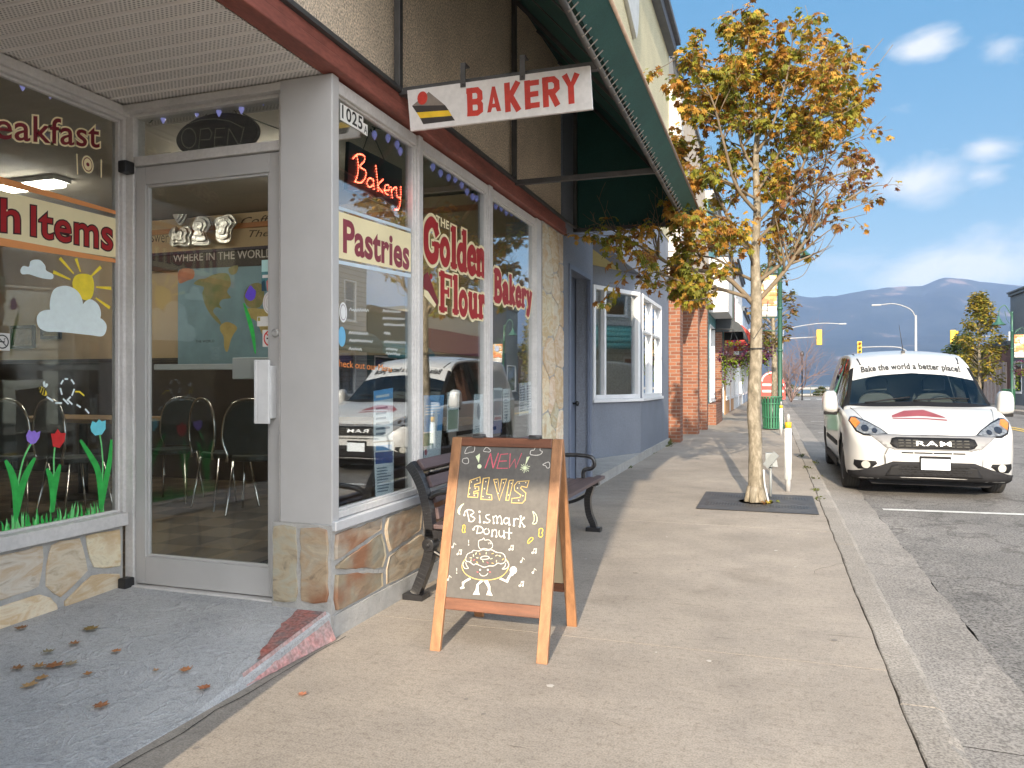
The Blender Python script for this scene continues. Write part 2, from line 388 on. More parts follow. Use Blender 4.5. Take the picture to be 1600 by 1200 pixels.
# ------------------------------------------------------------------ ground materials
def concrete(name,c1,c2,speck=.25,streak=True,crack=False,bump=.25,stain=None,grain=170):
    m,t=newmat(name); p=t.n('ShaderNodeBsdfPrincipled'); p.inputs['Roughness'].default_value=.88; p.inputs['Specular IOR Level'].default_value=.3; t.l(p.outputs[0],t.out.inputs[0])
    tc=t.n('ShaderNodeTexCoord'); co=tc.outputs['Object']
    def noi(sc,det=5,str_=None,ro=.6):
        v=co
        if str_:
            mp=t.n('ShaderNodeMapping'); mp.inputs['Scale'].default_value=str_; t.l(co,mp.inputs[0]); v=mp.outputs[0]
        n=t.n('ShaderNodeTexNoise'); n.inputs['Scale'].default_value=sc; n.inputs['Detail'].default_value=det; n.inputs['Roughness'].default_value=ro; t.l(v,n.inputs['Vector']); return n.outputs[0]
    def ramp(f,a,b,ca,cb):
        r=t.n('ShaderNodeValToRGB'); r.color_ramp.elements[0].position=a; r.color_ramp.elements[1].position=b
        r.color_ramp.elements[0].color=(*ca,1); r.color_ramp.elements[1].color=(*cb,1); t.l(f,r.inputs[0]); return r.outputs[0]
    def mulc(a,b,f=1):
        x=t.n('ShaderNodeMix',data_type='RGBA',blend_type='MULTIPLY'); x.inputs[0].default_value=f; t.l(a,x.inputs[6]); t.l(b,x.inputs[7]); return x.outputs[2]
    cur=ramp(noi(.7,7),.34,.68,c1,c2)
    cur=mulc(cur,ramp(noi(3.1,6,None,.7),.3,.62,(.86,.86,.87),(1.05,1.04,1.03)))
    g=1-speck
    cur=mulc(cur,ramp(noi(grain,2),.36,.58,(g,g,g),(1.06,1.06,1.06)))
    cur=mulc(cur,ramp(noi(38,3),.30,.5,(.80,.79,.78),(1,1,1)))
    if streak: cur=mulc(cur,ramp(noi(5,4,(1,16,1)),.33,.55,(.93,.93,.93),(1.02,1.02,1.02)))
    if stain: cur=mulc(cur,ramp(noi(1.7,3,None,.5),.30,.40,stain,(1,1,1)))
    if name=='sidewalk_concrete':
        vo=t.n('ShaderNodeTexVoronoi'); vo.inputs['Scale'].default_value=1.9; t.l(co,vo.inputs['Vector']); cur=mulc(cur,ramp(vo.outputs['Distance'],.028,.040,(.72,.71,.70),(1,1,1)))
        cur=mulc(cur,ramp(noi(2.6,2,(.5,7,1),.4),.235,.265,(.72,.71,.69),(1,1,1)))
    if crack:
        vo=t.n('ShaderNodeTexVoronoi',feature='DISTANCE_TO_EDGE'); vo.inputs['Scale'].default_value=.42
        wv=t.n('ShaderNodeMixRGB' if False else 'ShaderNodeVectorMath',operation='ADD'); nn=t.n('ShaderNodeTexNoise'); nn.inputs['Scale'].default_value=2.2; nn.inputs['Detail'].default_value=6; t.l(co,nn.inputs['Vector'])
        t.l(co,wv.inputs[0]); t.l(nn.outputs['Color'],wv.inputs[1]); t.l(wv.outputs[0],vo.inputs['Vector'])
        cur=mulc(cur,ramp(vo.outputs['Distance'],.004,.013,(.42,.41,.40),(1,1,1)),.55)
    t.l(cur,p.inputs['Base Color'])
    b=t.n('ShaderNodeBump'); b.inputs['Strength'].default_value=bump; b.inputs['Distance'].default_value=.006; t.l(noi(120,4),b.inputs['Height']); t.l(b.outputs[0],p.inputs['Normal'])
    _m[name]=m; return m
M_walk=concrete('sidewalk_concrete',(.295,.262,.225),(.395,.352,.303),.24,stain=(.86,.855,.85),grain=140)
M_kerb=concrete('kerb_concrete',(.28,.258,.23),(.42,.387,.345),.42,grain=95)
M_gut=concrete('gutter_concrete',(.255,.24,.222),(.375,.352,.325),.50,grain=85)
M_asph=concrete('asphalt',(.20,.194,.186),(.30,.287,.272),.62,False,True,.9,(.62,.62,.63),grain=72)
M_dark=mat('crack_dirt',(.035,.033,.03),.95)
M_white=mat('road_paint',(.62,.62,.60),.7,var=.2,vs=14,fine=.3)
M_yel=mat('road_paint_yellow',(.62,.42,.08),.7,var=.2,vs=14)
# ------------------------------------------------------------------ ground sheets
g=MB(); g.add([(-2600,-700,-.34),(2600,-700,-.34),(2600,106,-.34),(-2600,106,-.34)],[(0,1,2,3)])
g.build('ground',mat('soil',(.17,.15,.12),.95,var=.2,vs=.3),kind='structure',loc=(0,0,-.34))
wq=MB(); wq.add([(-2600,100,-1.0),(5600,100,-1.0),(5600,4200,-1.0),(-2600,4200,-1.0)],[(0,1,2,3)])
wq.build('lake_water',mat('lake',(.16,.22,.27),.12,var=.15,vs=.02,bump=.3,bs=.5),kind='structure',loc=(0,0,-1))
fl=MB()
for k,(a,b) in enumerate(((330,520),(150,175))):
    N_=40; vs=[]
    for i in range(N_+1):
        x=-700+1400*i/N_; e=noise.noise((i*.31,k*7,0)); f=noise.noise((i*.4,k*7+3,0))
        vs+= [(x,a+e*(b-a)*.35,-.93),(x,b+f*(b-a)*.35,-.93)]
    fl.add(vs,[(2*i,2*i+2,2*i+3,2*i+1) for i in range(N_)])
fl.build('beach_flats',mat('sand_flats',(.50,.43,.34),.9,var=.1,vs=.02),kind='structure',loc=(0,0,-.93))
bc=MB(); 
bc.add([(-300,87.5,-.10),(300,87.5,-.10),(300,98,-.22),(-300,98,-.22),(300,104,-1.05),(-300,104,-1.05)],[(0,1,2,3),(3,2,4,5)])
bc.build('beach',mat('beach_sand',(.48,.40,.29),.95,var=.18,vs=.6,fine=.15,fs=20),kind='structure',loc=(0,87,-.1))
# slabs of the near pavement with real gaps, wavy kerb joint
def kx(y): return .452+.012*noise.noise((0,y*.7,3))+.006*noise.noise((0,y*4,9))
sw=MB(); joints=[-9,-5.9,-2.6,.4,3.55,6.74,9.75,12.8,15.9,19,22.2,25.4,28.6,32,36,40,45,50,55,60,66,72]
for i in range(len(joints)-1):
    a=joints[i]+.003; b=joints[i+1]-.003; n=max(8,int((b-a)/.06)) if b<14 else 6
    top=[]
    for k in range(n+1):
        y=a+(b-a)*k/n; top.append((kx(y),y,0))
    xl=-3.4 if b<7 else -3.2
    vs=[]; 
    for (x,y,z) in top: vs+=[(xl,y,0),(x,y,0),(x+.001,y,-.12)]
    fs=[]
    for k in range(n): fs+=[(3*k,3*k+1,3*k+4,3*k+3),(3*k+1,3*k+2,3*k+5,3*k+4)]
    o=len(vs); vs+=[(xl,a,0),(top[0][0],a,0),(top[0][0],a,-.12),(xl,a,-.12),(xl,b,0),(top[-1][0],b,0),(top[-1][0],b,-.12),(xl,b,-.12)]
    fs+=[(o,o+3,o+2,o+1),(o+4,o+5,o+6,o+7)]
    sw.add(vs,fs)
sw.build('sidewalk',M_walk,kind='structure',loc=(0,0,0))
sb=MB(); sb.add([(-3.4,-9,-.0015),(.445,-9,-.0015),(.445,73,-.0015),(-3.4,73,-.0015)],[(0,1,2,3)]); sb.build('sidewalk_joint_bed',M_dark,kind='structure',loc=(0,0,-.02))
rgp=random.Random(41); G1=Plane((0,0,.0012),(1,0,0),(0,1,0)); sc_=MB()
for i in range(46):
    x,y=rgp.uniform(-1.6,.36),rgp.uniform(1.9,9.5); L_=rgp.uniform(.03,.085); a=rgp.gauss(.25,.25)
    sc_.stroke([(x+L_*k/3*math.cos(a),y+L_*k/3*math.sin(a)+rgp.gauss(0,.003)) for k in range(4)],[.0012,rgp.uniform(.003,.006),rgp.uniform(.003,.006),.001],G1,0,0)
for i in range(46):
    x,y=rgp.uniform(-1.8,.40),rgp.uniform(1.6,14); r_=rgp.uniform(.006,.017); n=9; sc_.flat([(x+r_*rgp.uniform(.7,1.2)*math.cos(k*.698),y+r_*rgp.uniform(.7,1.2)*math.sin(k*.698)) for k in range(n)],G1,0,1 if rgp.random()<.7 else 2)
def crk(p,d,n,st):
    pts=[p]
    for k in range(n): d+=rgp.gauss(0,.28); p=(p[0]+st*math.cos(d),p[1]+st*math.sin(d)); pts.append(p)
    sc_.stroke(pts,[.0035*math.sin(math.pi*(k+.5)/(n+1))+.0008 for k in range(n+1)],G1,0,0)
crk((.44,5.15),2.9,26,.035); crk((-1.90,7.9),.2,20,.04); crk((.43,9.95),3.3,18,.04); crk((-.2,12.9),2.2,22,.05)
sc_.build('pavement_mark',[mat('scuff_dark',(.17,.15,.13),.9),mat('gum_spot',(.20,.18,.16),.85),mat('gum_pale',(.48,.45,.41),.85)],kind='structure',loc=(0,0,0))
# kerb: slightly rounded nose, worn edge, in 3 m lengths
kb=MB(); yy=-9.0
while yy<73:
    ln=3.05; a=yy+.004; b=yy+ln-.004; n=40 if b<16 else 5; rows=[]
    for k in range(n+1):
        y=a+(b-a)*k/n; e=.010*noise.noise((1,y*3,0))+.010*noise.noise((5,y*9,2)); x0=kx(y)+.005+.011*abs(noise.noise((8,y*5,0)))+.006*max(0,noise.noise((8,y*1.3,7)))
        chip=max(0,noise.noise((12,y*5,4))-.25)*.06
        rows.append([(x0,y,-.12),(x0,y,-.004),(x0+.006,y,.0),(.575+e-chip,y,.0),(.60+e,y,-.012-chip*.3),(.613+e,y,-.035-chip*.5),(.63,y,-.150)])
    m=len(rows[0]); vs=[p for r_ in rows for p in r_]; fs=[]
    for k in range(n):
        for j in range(m-1): fs.append((k*m+j,k*m+j+1,(k+1)*m+j+1,(k+1)*m+j)[::-1])
    fs.append(tuple(range(m))); fs.append(tuple(n*m+j for j in reversed(range(m))))
    kb.add(vs,fs); yy+=ln
kb.build('kerb',M_kerb,kind='structure',loc=(0,0,0))
gt=MB(); yy=-9.0
while yy<73:
    a=yy+.003; b=yy+3.05-.003; n=60 if b<16 else 4; vs=[]
    for k in range(n+1):
        y=a+(b-a)*k/n; e=.022*noise.noise((3,y*2.2,0))+.014*noise.noise((7,y*11,0))
        vs+=[(.60,y,-.128),(1.02+e,y,-.138),(1.02+e,y,-.20)]
    gt.add(vs,[q for k in range(n) for q in ((3*k,3*k+1,3*k+4,3*k+3),(3*k+1,3*k+2,3*k+5,3*k+4))]); yy+=3.05
gt.build('gutter',M_gut,kind='structure',loc=(0,0,0))
gb=MB(); gb.add([(.6,-9,-.165),(1.2,-9,-.165),(1.2,73,-.165),(.6,73,-.165)],[(0,1,2,3)]); gb.build('gutter_bed',M_dark,kind='structure',loc=(0,0,-.165))
rd=MB(); n=400; vs=[]
for k in range(n+1):
    y=-9+ (82)*(k/n)**1.6; e=-.024+.008*noise.noise((3,y*2.2,4))+.018*max(0,noise.noise((9,y*9,0)))+.010*noise.noise((2,y*30,0))
    vs+=[(1.045+e,y,-.146),(1.5,y,-.142),(6.6,y,-.08),(10.35,y,-.15)]
rd.add(vs,[q for k in range(n) for q in ((4*k,4*k+1,4*k+5,4*k+4),(4*k+1,4*k+2,4*k+6,4*k+5),(4*k+2,4*k+3,4*k+7,4*k+6))])
rd.add([(-90,73,-.146),(90,73,-.146),(90,87.5,-.146),(-90,87.5,-.146)],[(0,1,2,3)])
rd.build('road',M_asph,kind='structure',loc=(0,0,0))
rl=MB()
def ry(x): return -.142+.062*(x-1.5)/5.1
for (x0,x1,y0,y1) in ((1.12,3.5,9.02,9.12),(1.3,3.4,29.5,29.65),(1.2,3.4,16.1,16.2),(1.2,3.4,22.9,23.0)): rl.add([(x0,y0,ry(x0)+.005),(x1,y0,ry(x1)+.005),(x1,y1,ry(x1)+.005),(x0,y1,ry(x0)+.005)],[(0,1,2,3)])
for x in (6.35,6.6): rl.add([(x,-9,ry(x)+.009),(x+.12,-9,ry(x+.12)+.009),(x+.12,68,ry(x+.12)+.009),(x,68,ry(x)+.009)],[(0,1,2,3)],1)
for x in (1.6,2.6,3.6,4.6,5.6): rl.add([(x,70.2,ry(x)+.006),(x+.5,70.2,ry(x+.5)+.006),(x+.5,72.4,ry(x+.5)+.006),(x,72.4,ry(x)+.006)],[(0,1,2,3)])
rl.build('road_marking',[M_white,M_yel],kind='structure',loc=(0,0,-.1))
op=MB(); op.box(10.35,-30,-.3,10.5,72,.0); op.box(10.504,-30,-.3,13.2,72,-.002); op.build('opposite_sidewalk',M_walk,kind='structure',loc=(0,0,0))
# ------------------------------------------------------------------ mountains across the lake
M_mtn,t_=newmat('forested_mountain')
p=t_.n('ShaderNodeBsdfPrincipled'); p.inputs['Roughness'].default_value=1; p.inputs['Specular IOR Level'].default_value=0; t_.l(p.outputs[0],t_.out.inputs[0])
tc=t_.n('ShaderNodeTexCoord'); nz=t_.n('ShaderNodeTexNoise'); nz.inputs['Scale'].default_value=.006; nz.inputs['Detail'].default_value=8; nz.inputs['Roughness'].default_value=.6; t_.l(tc.outputs['Object'],nz.inputs['Vector'])
rp=t_.n('ShaderNodeValToRGB'); e=rp.color_ramp.elements; e[0].position=.35; e[0].color=(.012,.020,.022,1); e[1].position=.60; e[1].color=(.028,.036,.034,1)
e2=rp.color_ramp.elements.new(.68); e2.color=(.16,.12,.10,1); t_.l(nz.outputs[0],rp.inputs[0]); t_.l(rp.outputs[0],p.inputs['Base Color'])
prof=[(-2500,470),(-400,470),(700,470),(1000,465),(1207,459),(1235,461),(1268,465),(1300,463),(1340,456),(1375,450),(1410,448),(1440,447),(1462,438),(1482,433),(1500,435),(1540,441),(1600,447),(1700,455),(1850,440),(2100,462),(2500,450),(3300,465)]
def ridge(u):
    for i in range(len(prof)-1):
        a,b=prof[i],prof[i+1]
        if a[0]<=u<=b[0]:
            s=(u-a[0])/(b[0]-a[0]); s=s*s*(3-2*s) if b[0]-a[0]>60 else s; return a[1]+(b[1]-a[1])*s
    return 460
mm=MB(); us=[600+i*24 for i in range(20)]+[1080+i*9 for i in range(95)]+[1940+i*60 for i in range(12)]
rows=26; vs=[]
for u in us:
    for j in range(rows):
        s=j/(rows-1); D=1900+1500*s; zt=CAMZ+3400*(600-ridge(u))/FL
        base=ray(u,600)*D
        prof_s=s**1.15
        nzv=noise.fractal(Vector((base.x*.0022,base.y*.0022,0)),.9,2.1,5)
        nz2=abs(noise.noise(Vector((u*.012,s*1.2,2))))
        z=zt*prof_s*(1+.30*nzv*s*(1-s)*4*.6-.22*nz2*(1-s)*s*4*.5) + (-3 if j==0 else 0)
        if j==rows-1: z=zt+8*noise.noise(Vector((u*.05,0,0)))
        vs.append((base.x,base.y,z))
n=len(us)
mm.add(vs,[(i*rows+j,(i+1)*rows+j,(i+1)*rows+j+1,i*rows+j+1) for i in range(n-1) for j in range(rows-1)],0,True)
mm.build('mountains',M_mtn,kind='structure',loc=(0,1900,0))

# ------------------------------------------------------------------ the hazy air over the lake
HZ=MB(); HZ.box(-3000,-760,-4.5,6000,4600,440)
M_hz,t_=newmat('valley_haze'); pv=t_.n('ShaderNodeVolumePrincipled'); pv.inputs['Color'].default_value=(.38,.55,.92,1); pv.inputs['Density'].default_value=1.65e-4; pv.inputs['Anisotropy'].default_value=0.0; t_.l(pv.outputs[0],t_.out.inputs['Volume'])
HZ.build('haze',M_hz,kind='stuff',label='pale blue haze in the valley air',cat='haze',loc=(0,0,-4.5))
EXPO=1.93
# ------------------------------------------------------------------ bakery: materials
M_stucco=mat('pebble_dash_stucco',(.70,.57,.43),.95,var=.10,vs=3,fine=.45,fs=95,bump=.9,bs=90)
M_frame=mat('weathered_white_frame',(.60,.58,.56),.45,var=.10,vs=5,fine=.06,fs=60)
M_alu=mat('grey_aluminium_paint',(.46,.45,.44),.38,var=.05,vs=4,spec=.5)
M_alu2=mat('brushed_aluminium',(.55,.55,.54),.35,metal=.35,var=.05,vs=3)
M_beam=mat('red_brown_beam',(.24,.075,.055),.65,var=.30,vs=9,stretch=(1,.25,1),fine=.15,fs=80)
M_flash=mat('dark_flashing',(.10,.10,.10),.5,metal=.3)
M_mortar=mat('mortar',(.40,.39,.37),.95,var=.15,vs=14,bump=.6,bs=70)
M_blk=mat('black_plastic',(.02,.02,.021),.4)
G_pane=glassmat('shop_glass',(.86,.90,.90),1.75,1.8)
G_door=glassmat('door_glass',(.92,.94,.93),1.5,1.2)
def stonemat(name,cols,rust):
    m,t=newmat(name); p=t.n('ShaderNodeBsdfPrincipled'); p.inputs['Roughness'].default_value=.8; t.l(p.outputs[0],t.out.inputs[0])
    tc=t.n('ShaderNodeTexCoord'); at=t.n('ShaderNodeAttribute'); at.attribute_name='tint'
    mp=t.n('ShaderNodeMapping'); mp.inputs['Scale'].default_value=(1,.55,1.3); mp.inputs['Rotation'].default_value=(R(25),0,0); t.l(tc.outputs['Object'],mp.inputs[0])
    n1=t.n('ShaderNodeTexNoise'); n1.inputs['Scale'].default_value=7.5; n1.inputs['Detail'].default_value=7; n1.inputs['Roughness'].default_value=.62; n1.inputs['Distortion'].default_value=1.3; t.l(mp.outputs[0],n1.inputs['Vector'])
    r=t.n('ShaderNodeValToRGB'); el=r.color_ramp.elements; el[0].position=.28; el[0].color=(*cols[0],1); el[1].position=.75; el[1].color=(*cols[-1],1)
    for i,c in enumerate(cols[1:-1]): e=el.new(.28+.47*(i+1)/(len(cols)-1)); e.color=(*c,1)
    t.l(n1.outputs[0],r.inputs[0])
    x=t.n('ShaderNodeMix',data_type='RGBA',blend_type='MULTIPLY'); x.inputs[0].default_value=1; t.l(r.outputs[0],x.inputs[6]); t.l(at.outputs['Color'],x.inputs[7])
    n2=t.n('ShaderNodeTexNoise'); n2.inputs['Scale'].default_value=3.2; n2.inputs['Detail'].default_value=4; t.l(tc.outputs['Object'],n2.inputs['Vector'])
    r2=t.n('ShaderNodeValToRGB'); r2.color_ramp.elements[0].position=.56; r2.color_ramp.elements[0].color=(0,0,0,1); r2.color_ramp.elements[1].position=.70; r2.color_ramp.elements[1].color=(1,1,1,1); t.l(n2.outputs[0],r2.inputs[0])
    y=t.n('ShaderNodeMix',data_type='RGBA'); t.l(r2.outputs[0],y.inputs[0]); t.l(x.outputs[2],y.inputs[6]); y.inputs[7].default_value=(*rust,1)
    t.l(y.outputs[2],p.inputs['Base Color'])
    n3=t.n('ShaderNodeTexNoise'); n3.inputs['Scale'].default_value=16; n3.inputs['Detail'].default_value=8; t.l(mp.outputs[0],n3.inputs['Vector'])
    b=t.n('ShaderNodeBump'); b.inputs['Strength'].default_value=.6; b.inputs['Distance'].default_value=.012; t.l(n3.outputs[0],b.inputs['Height']); t.l(b.outputs[0],p.inputs['Normal'])
    return m
M_stR=stonemat('ledge_stone_brown',[(.20,.165,.13),(.38,.30,.22),(.36,.325,.275),(.48,.41,.32)],(.27,.13,.07))
M_stL=stonemat('ledge_stone_cream',[(.40,.31,.21),(.68,.61,.50),(.56,.42,.27),(.74,.69,.60)],(.52,.35,.19))
def stones(mb,P,x0,y0,x1,y1,n,seed,asp=1.3,gap=.011,dep=.011,polys=None,low=.82):
    rg=random.Random(seed)
    mb.prism([(x0,y0),(x1,y0),(x1,y1),(x0,y1)],P,-.03,0,1)
    for c in (polys or voronoi(x0+.004,y0+.004,x1-.004,y1-.004,n,rg,asp)):
        q=inset(c,gap)
        if len(q)<3: continue
        A=abs(sum(q[i][0]*q[(i+1)%len(q)][1]-q[(i+1)%len(q)][0]*q[i][1] for i in range(len(q))))/2
        if A<.0006: continue
        q=roughen(q,rg,.05,.0045); s=rg.uniform(low,1.12); tint=(s*rg.uniform(.94,1.08),s,s*rg.uniform(.88,1.03))
        cx=sum(a[0] for a in q)/len(q); cy=sum(a[1] for a in q)/len(q); d=dep*rg.uniform(.6,1.2); n_=len(q)
        if sum(q[i][0]*q[(i+1)%n_][1]-q[(i+1)%n_][0]*q[i][1] for i in range(n_))<0: q=q[::-1]
        q2=[(x+(cx-x)*.05,y+(cy-y)*.05) for x,y in q]
        tl=rg.uniform(-.03,.03)
        vs=[P.pt(x,y,-.001) for x,y in q]+[P.pt(x,y,d*.7) for x,y in q]+[P.pt(x,y,d+tl*(x-cx)) for x,y in q2]
        fs=[tuple(range(2*n_,3*n_))]
        for i in range(n_):
            j=(i+1)%n_; fs+=[(i,j,n_+j,n_+i),(n_+i,n_+j,2*n_+j,2*n_+i)]
        mb.add(vs,fs,0,False,tint)
FX=-1.97; LX=-3.27; DY=3.25
bak=thing('bakery_building','bakery shopfront with ledgestone base, big lettered windows and a recessed glass door','building',(-3,3.2,0))
# stone bases
sR=MB(); PF=PY(FX)
stones(sR,PF,3.16,.105,6.62,.5,17,5,asp=1.5)
sR.prism([(3.155,0),(6.64,0),(6.64,.105),(3.155,.105)],PF,-.1,.012,1)
PP=PXZ(3.1565)
stones(sR,PP,-2.30,.02,-1.9695,.531,0,9,polys=[[(-2.30,.13),(-2.145,.14),(-2.15,.53),(-2.30,.53)],[(-2.145,.14),(-1.975,.15),(-1.975,.53),(-2.15,.53)]])
sR.build('stone_base',[M_stR,M_mortar],bak)
PL=PY(LX)
sL=MB(); stones(sL,PL,.6,.02,3.2,.455,16,21,asp=1.25,gap=.014); sL.build('stone_base',[M_stL,M_mortar],bak,label='cream and yellow ledgestone base under the painted window')
sP=MB(); stones(sP,PY(FX+.01),6.62,.0,7.34,2.67,26,4,asp=.8,gap=.006); sP.box(-2.3,6.62,0,FX-.021,7.34,2.67,1); sP.build('stone_pilaster',[M_stL,M_mortar],bak,label='crazy paved stone pilaster at the far end of the windows')
# corner pillar, beam, flashing, stucco
MB().box(-2.262,3.164,.53,FX,3.226,2.672).build('corner_pillar',M_alu,bak,bevel=.006)
bm_=MB(); bm_.box(FX-.06,-3,2.675,FX+.045,7.36,2.738); bm_.box(FX-.06,-3,2.740,FX+.034,7.36,2.795); bm_.build('fascia_beam',M_beam,bak,bevel=.006)
fb=MB(); fb.box(FX-.05,-3,2.797,FX+.055,7.36,2.816); fb.box(FX-.03,-3,2.817,FX+.02,7.36,2.85); fb.build('flashing',M_flash,bak)
wl=MB(); wl.box(FX-.25,-3,2.851,FX-.01,7.34,5.7); wl.build('stucco_wall',M_stucco,bak)
ot=MB(); ot.box(-3.6,-3,-.02,-1.655,.6,2.673); ot.box(-9.6,-3,5.7,FX+.02,7.4,5.82); ot.box(-9.7,-.2,-.1,-9.5,7.4,5.7); ot.box(-9.5,7.2,-.1,-2.262,7.36,5.7); ot.box(-9.5,-.2,-.1,-3.6,0,5.7); ot.box(-2.261,7.2,2.68,FX-.26,7.36,5.7)
ot.build('wall',mat('beige_plaster',(.40,.30,.19),.9,var=.06,vs=2),bak)
# soffit of the recess: perforated vinyl panels
M_sof,t_=newmat('perforated_soffit'); p=t_.n('ShaderNodeBsdfPrincipled'); p.inputs['Roughness'].default_value=.55; t_.l(p.outputs[0],t_.out.inputs[0])
tc=t_.n('ShaderNodeTexCoord'); sx=t_.n('ShaderNodeSeparateXYZ'); t_.l(tc.outputs['Object'],sx.inputs[0])
def fm(op,a,b):
    x=t_.n('ShaderNodeMath',operation=op); t_.l(a,x.inputs[0]) if hasattr(a,'links') else None
    if hasattr(b,'links'): t_.l(b,x.inputs[1])
    else: x.inputs[1].default_value=b
    return x.outputs[0]
# slots: short holes in rows across each board
row=fm('FLOOR',fm('DIVIDE',sx.outputs['Y'],.0125),0); off=fm('MULTIPLY',fm('MODULO',row,2),.5)
px_=fm('FRACT',fm('ADD',fm('DIVIDE',sx.outputs['X'],.022),off),0); py_=fm('FRACT',fm('DIVIDE',sx.outputs['Y'],.0125),0)
dx=fm('ABSOLUTE',fm('SUBTRACT',px_,.5),0); dy=fm('ABSOLUTE',fm('SUBTRACT',py_,.5),0)
hole=fm('MULTIPLY',fm('LESS_THAN',dx,.26),fm('LESS_THAN',dy,.24))
bnd=fm('FRACT',fm('DIVIDE',sx.outputs['Y'],.10),0); hole=fm('MULTIPLY',hole,fm('LESS_THAN',fm('ABSOLUTE',fm('SUBTRACT',bnd,.5),0),.36))
mx=t_.n('ShaderNodeMix',data_type='RGBA'); t_.l(hole,mx.inputs[0]); mx.inputs[6].default_value=(.80,.76,.72,1); mx.inputs[7].default_value=(.20,.185,.17,1); t_.l(mx.outputs[2],p.inputs['Base Color'])
sf=MB(); y=.3
while y<3.42:
    # each board: flat face with a raised lip
    sf.add([(-3.36,y,2.676),(FX-.062,y,2.676),(FX-.062,y+.088,2.676),(-3.36,y+.088,2.676),(-3.36,y+.091,2.669),(FX-.062,y+.091,2.669),(-3.36,y+.097,2.669),(FX-.062,y+.097,2.669),(-3.36,y+.1,2.676),(FX-.062,y+.1,2.676)],
       [(0,3,2,1),(3,4,5,2),(4,6,7,5),(6,8,9,7)]); y+=.1
sf.box(-3.36,.3,2.69,FX-.1,3.42,2.72)
sf.build('soffit',M_sof,bak)
tr=MB(); tr.box(LX-.01,.6,2.62,LX+.035,3.25,2.668); tr.box(LX+.036,3.17,2.63,-2.263,3.215,2.668); tr.build('soffit_trim',M_frame,bak,bevel=.004)
# ---------------- display windows on the street side (X=FX)
GX=FX-.035; PG=PY(GX)
wins=[(3.228,4.10),(4.155,5.287),(5.36,6.48)]
panes=[]
for i,(a,b) in enumerate(wins):
    f=MB()
    f.box(FX-.07,a,.552,FX-.012,a+.010,2.66); f.box(FX-.07,b-.010,.552,FX-.012,b,2.66)
    f.box(FX-.07,a+.010,2.60,FX-.008,b-.010,2.66); f.box(FX-.07,a+.010,.552,FX-.008,b-.010,.585)
    # inner glazing bead
    frame2d(f,PG,a+.010,.585,b-.010,2.60,.010,-.02,.010)
    fo=f.build('display_window',M_frame,bak,bevel=.003)
    g=MB(); g.box(GX-.006,a+.012,.59,GX,b-.012,2.594); panes.append(g.build('pane',G_pane,fo))
for a,b in ((4.10,4.155),(5.287,5.36),(6.48,6.62)): MB().box(FX-.09,a+.001,.552,FX+.004,b-.001,2.664).build('mullion',M_frame,bak,bevel=.004)
sl=MB(); sl.add([(FX-.12,3.165,.552),(FX+.02,3.165,.548),(FX+.02,6.62,.548),(FX-.12,6.62,.552),(FX-.12,3.165,.502),(FX+.02,3.165,.502),(FX+.02,6.62,.502),(FX-.12,6.62,.502)],[(0,1,2,3),(4,7,6,5),(0,4,5,1),(1,5,6,2),(2,6,7,3),(3,7,4,0)])
sl.build('window_sill',mat('sill_grey_paint',(.47,.48,.50),.5,var=.08,vs=8),bak,bevel=.004)
# ---------------- painted window in the recess (X=LX)
f=MB(); f.box(LX-.07,3.196,.46,LX+.006,3.24,2.67); f.box(LX-.07,.6,2.60,LX+.012,3.196,2.67); f.box(LX-.07,.6,.455,LX+.045,3.196,.52)
f.box(LX-.07,.6,.52,LX+.01,.7,2.60); frame2d(f,PY(LX-.02),.7,.52,3.196,2.60,.014,-.02,.010)
wL=f.build('painted_window',M_frame,bak,bevel=.004)
MB().box(LX-.036,.715,.535,LX-.03,3.18,2.585).build('pane',G_door,wL)
# ---------------- door
fj=MB(); fj.box(LX,3.215,.10,-3.215,3.30,2.668); fj.box(-2.305,3.215,.10,-2.262,3.30,2.668); fj.box(-3.215,3.215,2.355,-2.305,3.30,2.405); fj.box(-3.215,3.215,2.615,-2.305,3.30,2.668); fj.box(-3.215,3.19,.098,-2.305,3.30,.136)
fj.build('door_frame',M_frame,bak,bevel=.004)
PD=PXZ(DY)
d=MB()
d.box(-3.21,DY-.022,.142,-3.145,DY+.022,2.35); d.box(-2.37,DY-.022,.142,-2.309,DY+.022,2.35); d.box(-3.145,DY-.022,2.255,-2.37,DY+.022,2.35); d.box(-3.145,DY-.022,.142,-2.37,DY+.022,.285)
frame2d(d,PD,-3.145,.285,-2.37,2.255,.014,-.01,.014)
door=d.build('door',M_alu,bak,bevel=.003,label='aluminium framed glass door with a white pull handle')
MB().box(-3.14,DY-.003,.29,-2.375,DY+.003,2.25).build('glass_pane',G_door,door)
h=MB(); h.box(-2.413,DY-.085,1.005,-2.395,DY-.03,1.318); h.box(-2.395,DY-.085,1.005,-2.325,DY-.072,1.318); h.box(-2.345,DY-.071,1.03,-2.325,DY-.023,1.29); h.box(-2.41,DY-.071,1.03,-2.39,DY-.023,1.06)
h.build('pull_handle',mat('handle_white',(.68,.68,.68),.3),door,bevel=.004)
hb=MB(); hb.box(-3.14,DY+.03,1.275,-2.62,DY+.06,1.305); hb.box(-2.63,DY+.026,1.225,-2.36,DY+.07,1.335); hb.build('push_bar',M_alu2,door,bevel=.004)
lk=MB(); lk.lathe([(.021,0),(.021,-.006),(.016,-.012),(.012,-.012),(.0,-.010)],(-2.33,DY-.022,1.452),16,axis='y'); lk.build('lock_cylinder',M_alu2,door)
for zz in (2.31,.115): MB().box(-3.255,3.15,zz,-3.20,3.214,zz+.064).build('pivot',M_blk,door,bevel=.008)
tp=MB(); tp.box(-3.215,DY-.003,2.405,-2.305,DY+.003,2.615); tp.build('transom_pane',G_door,bak)
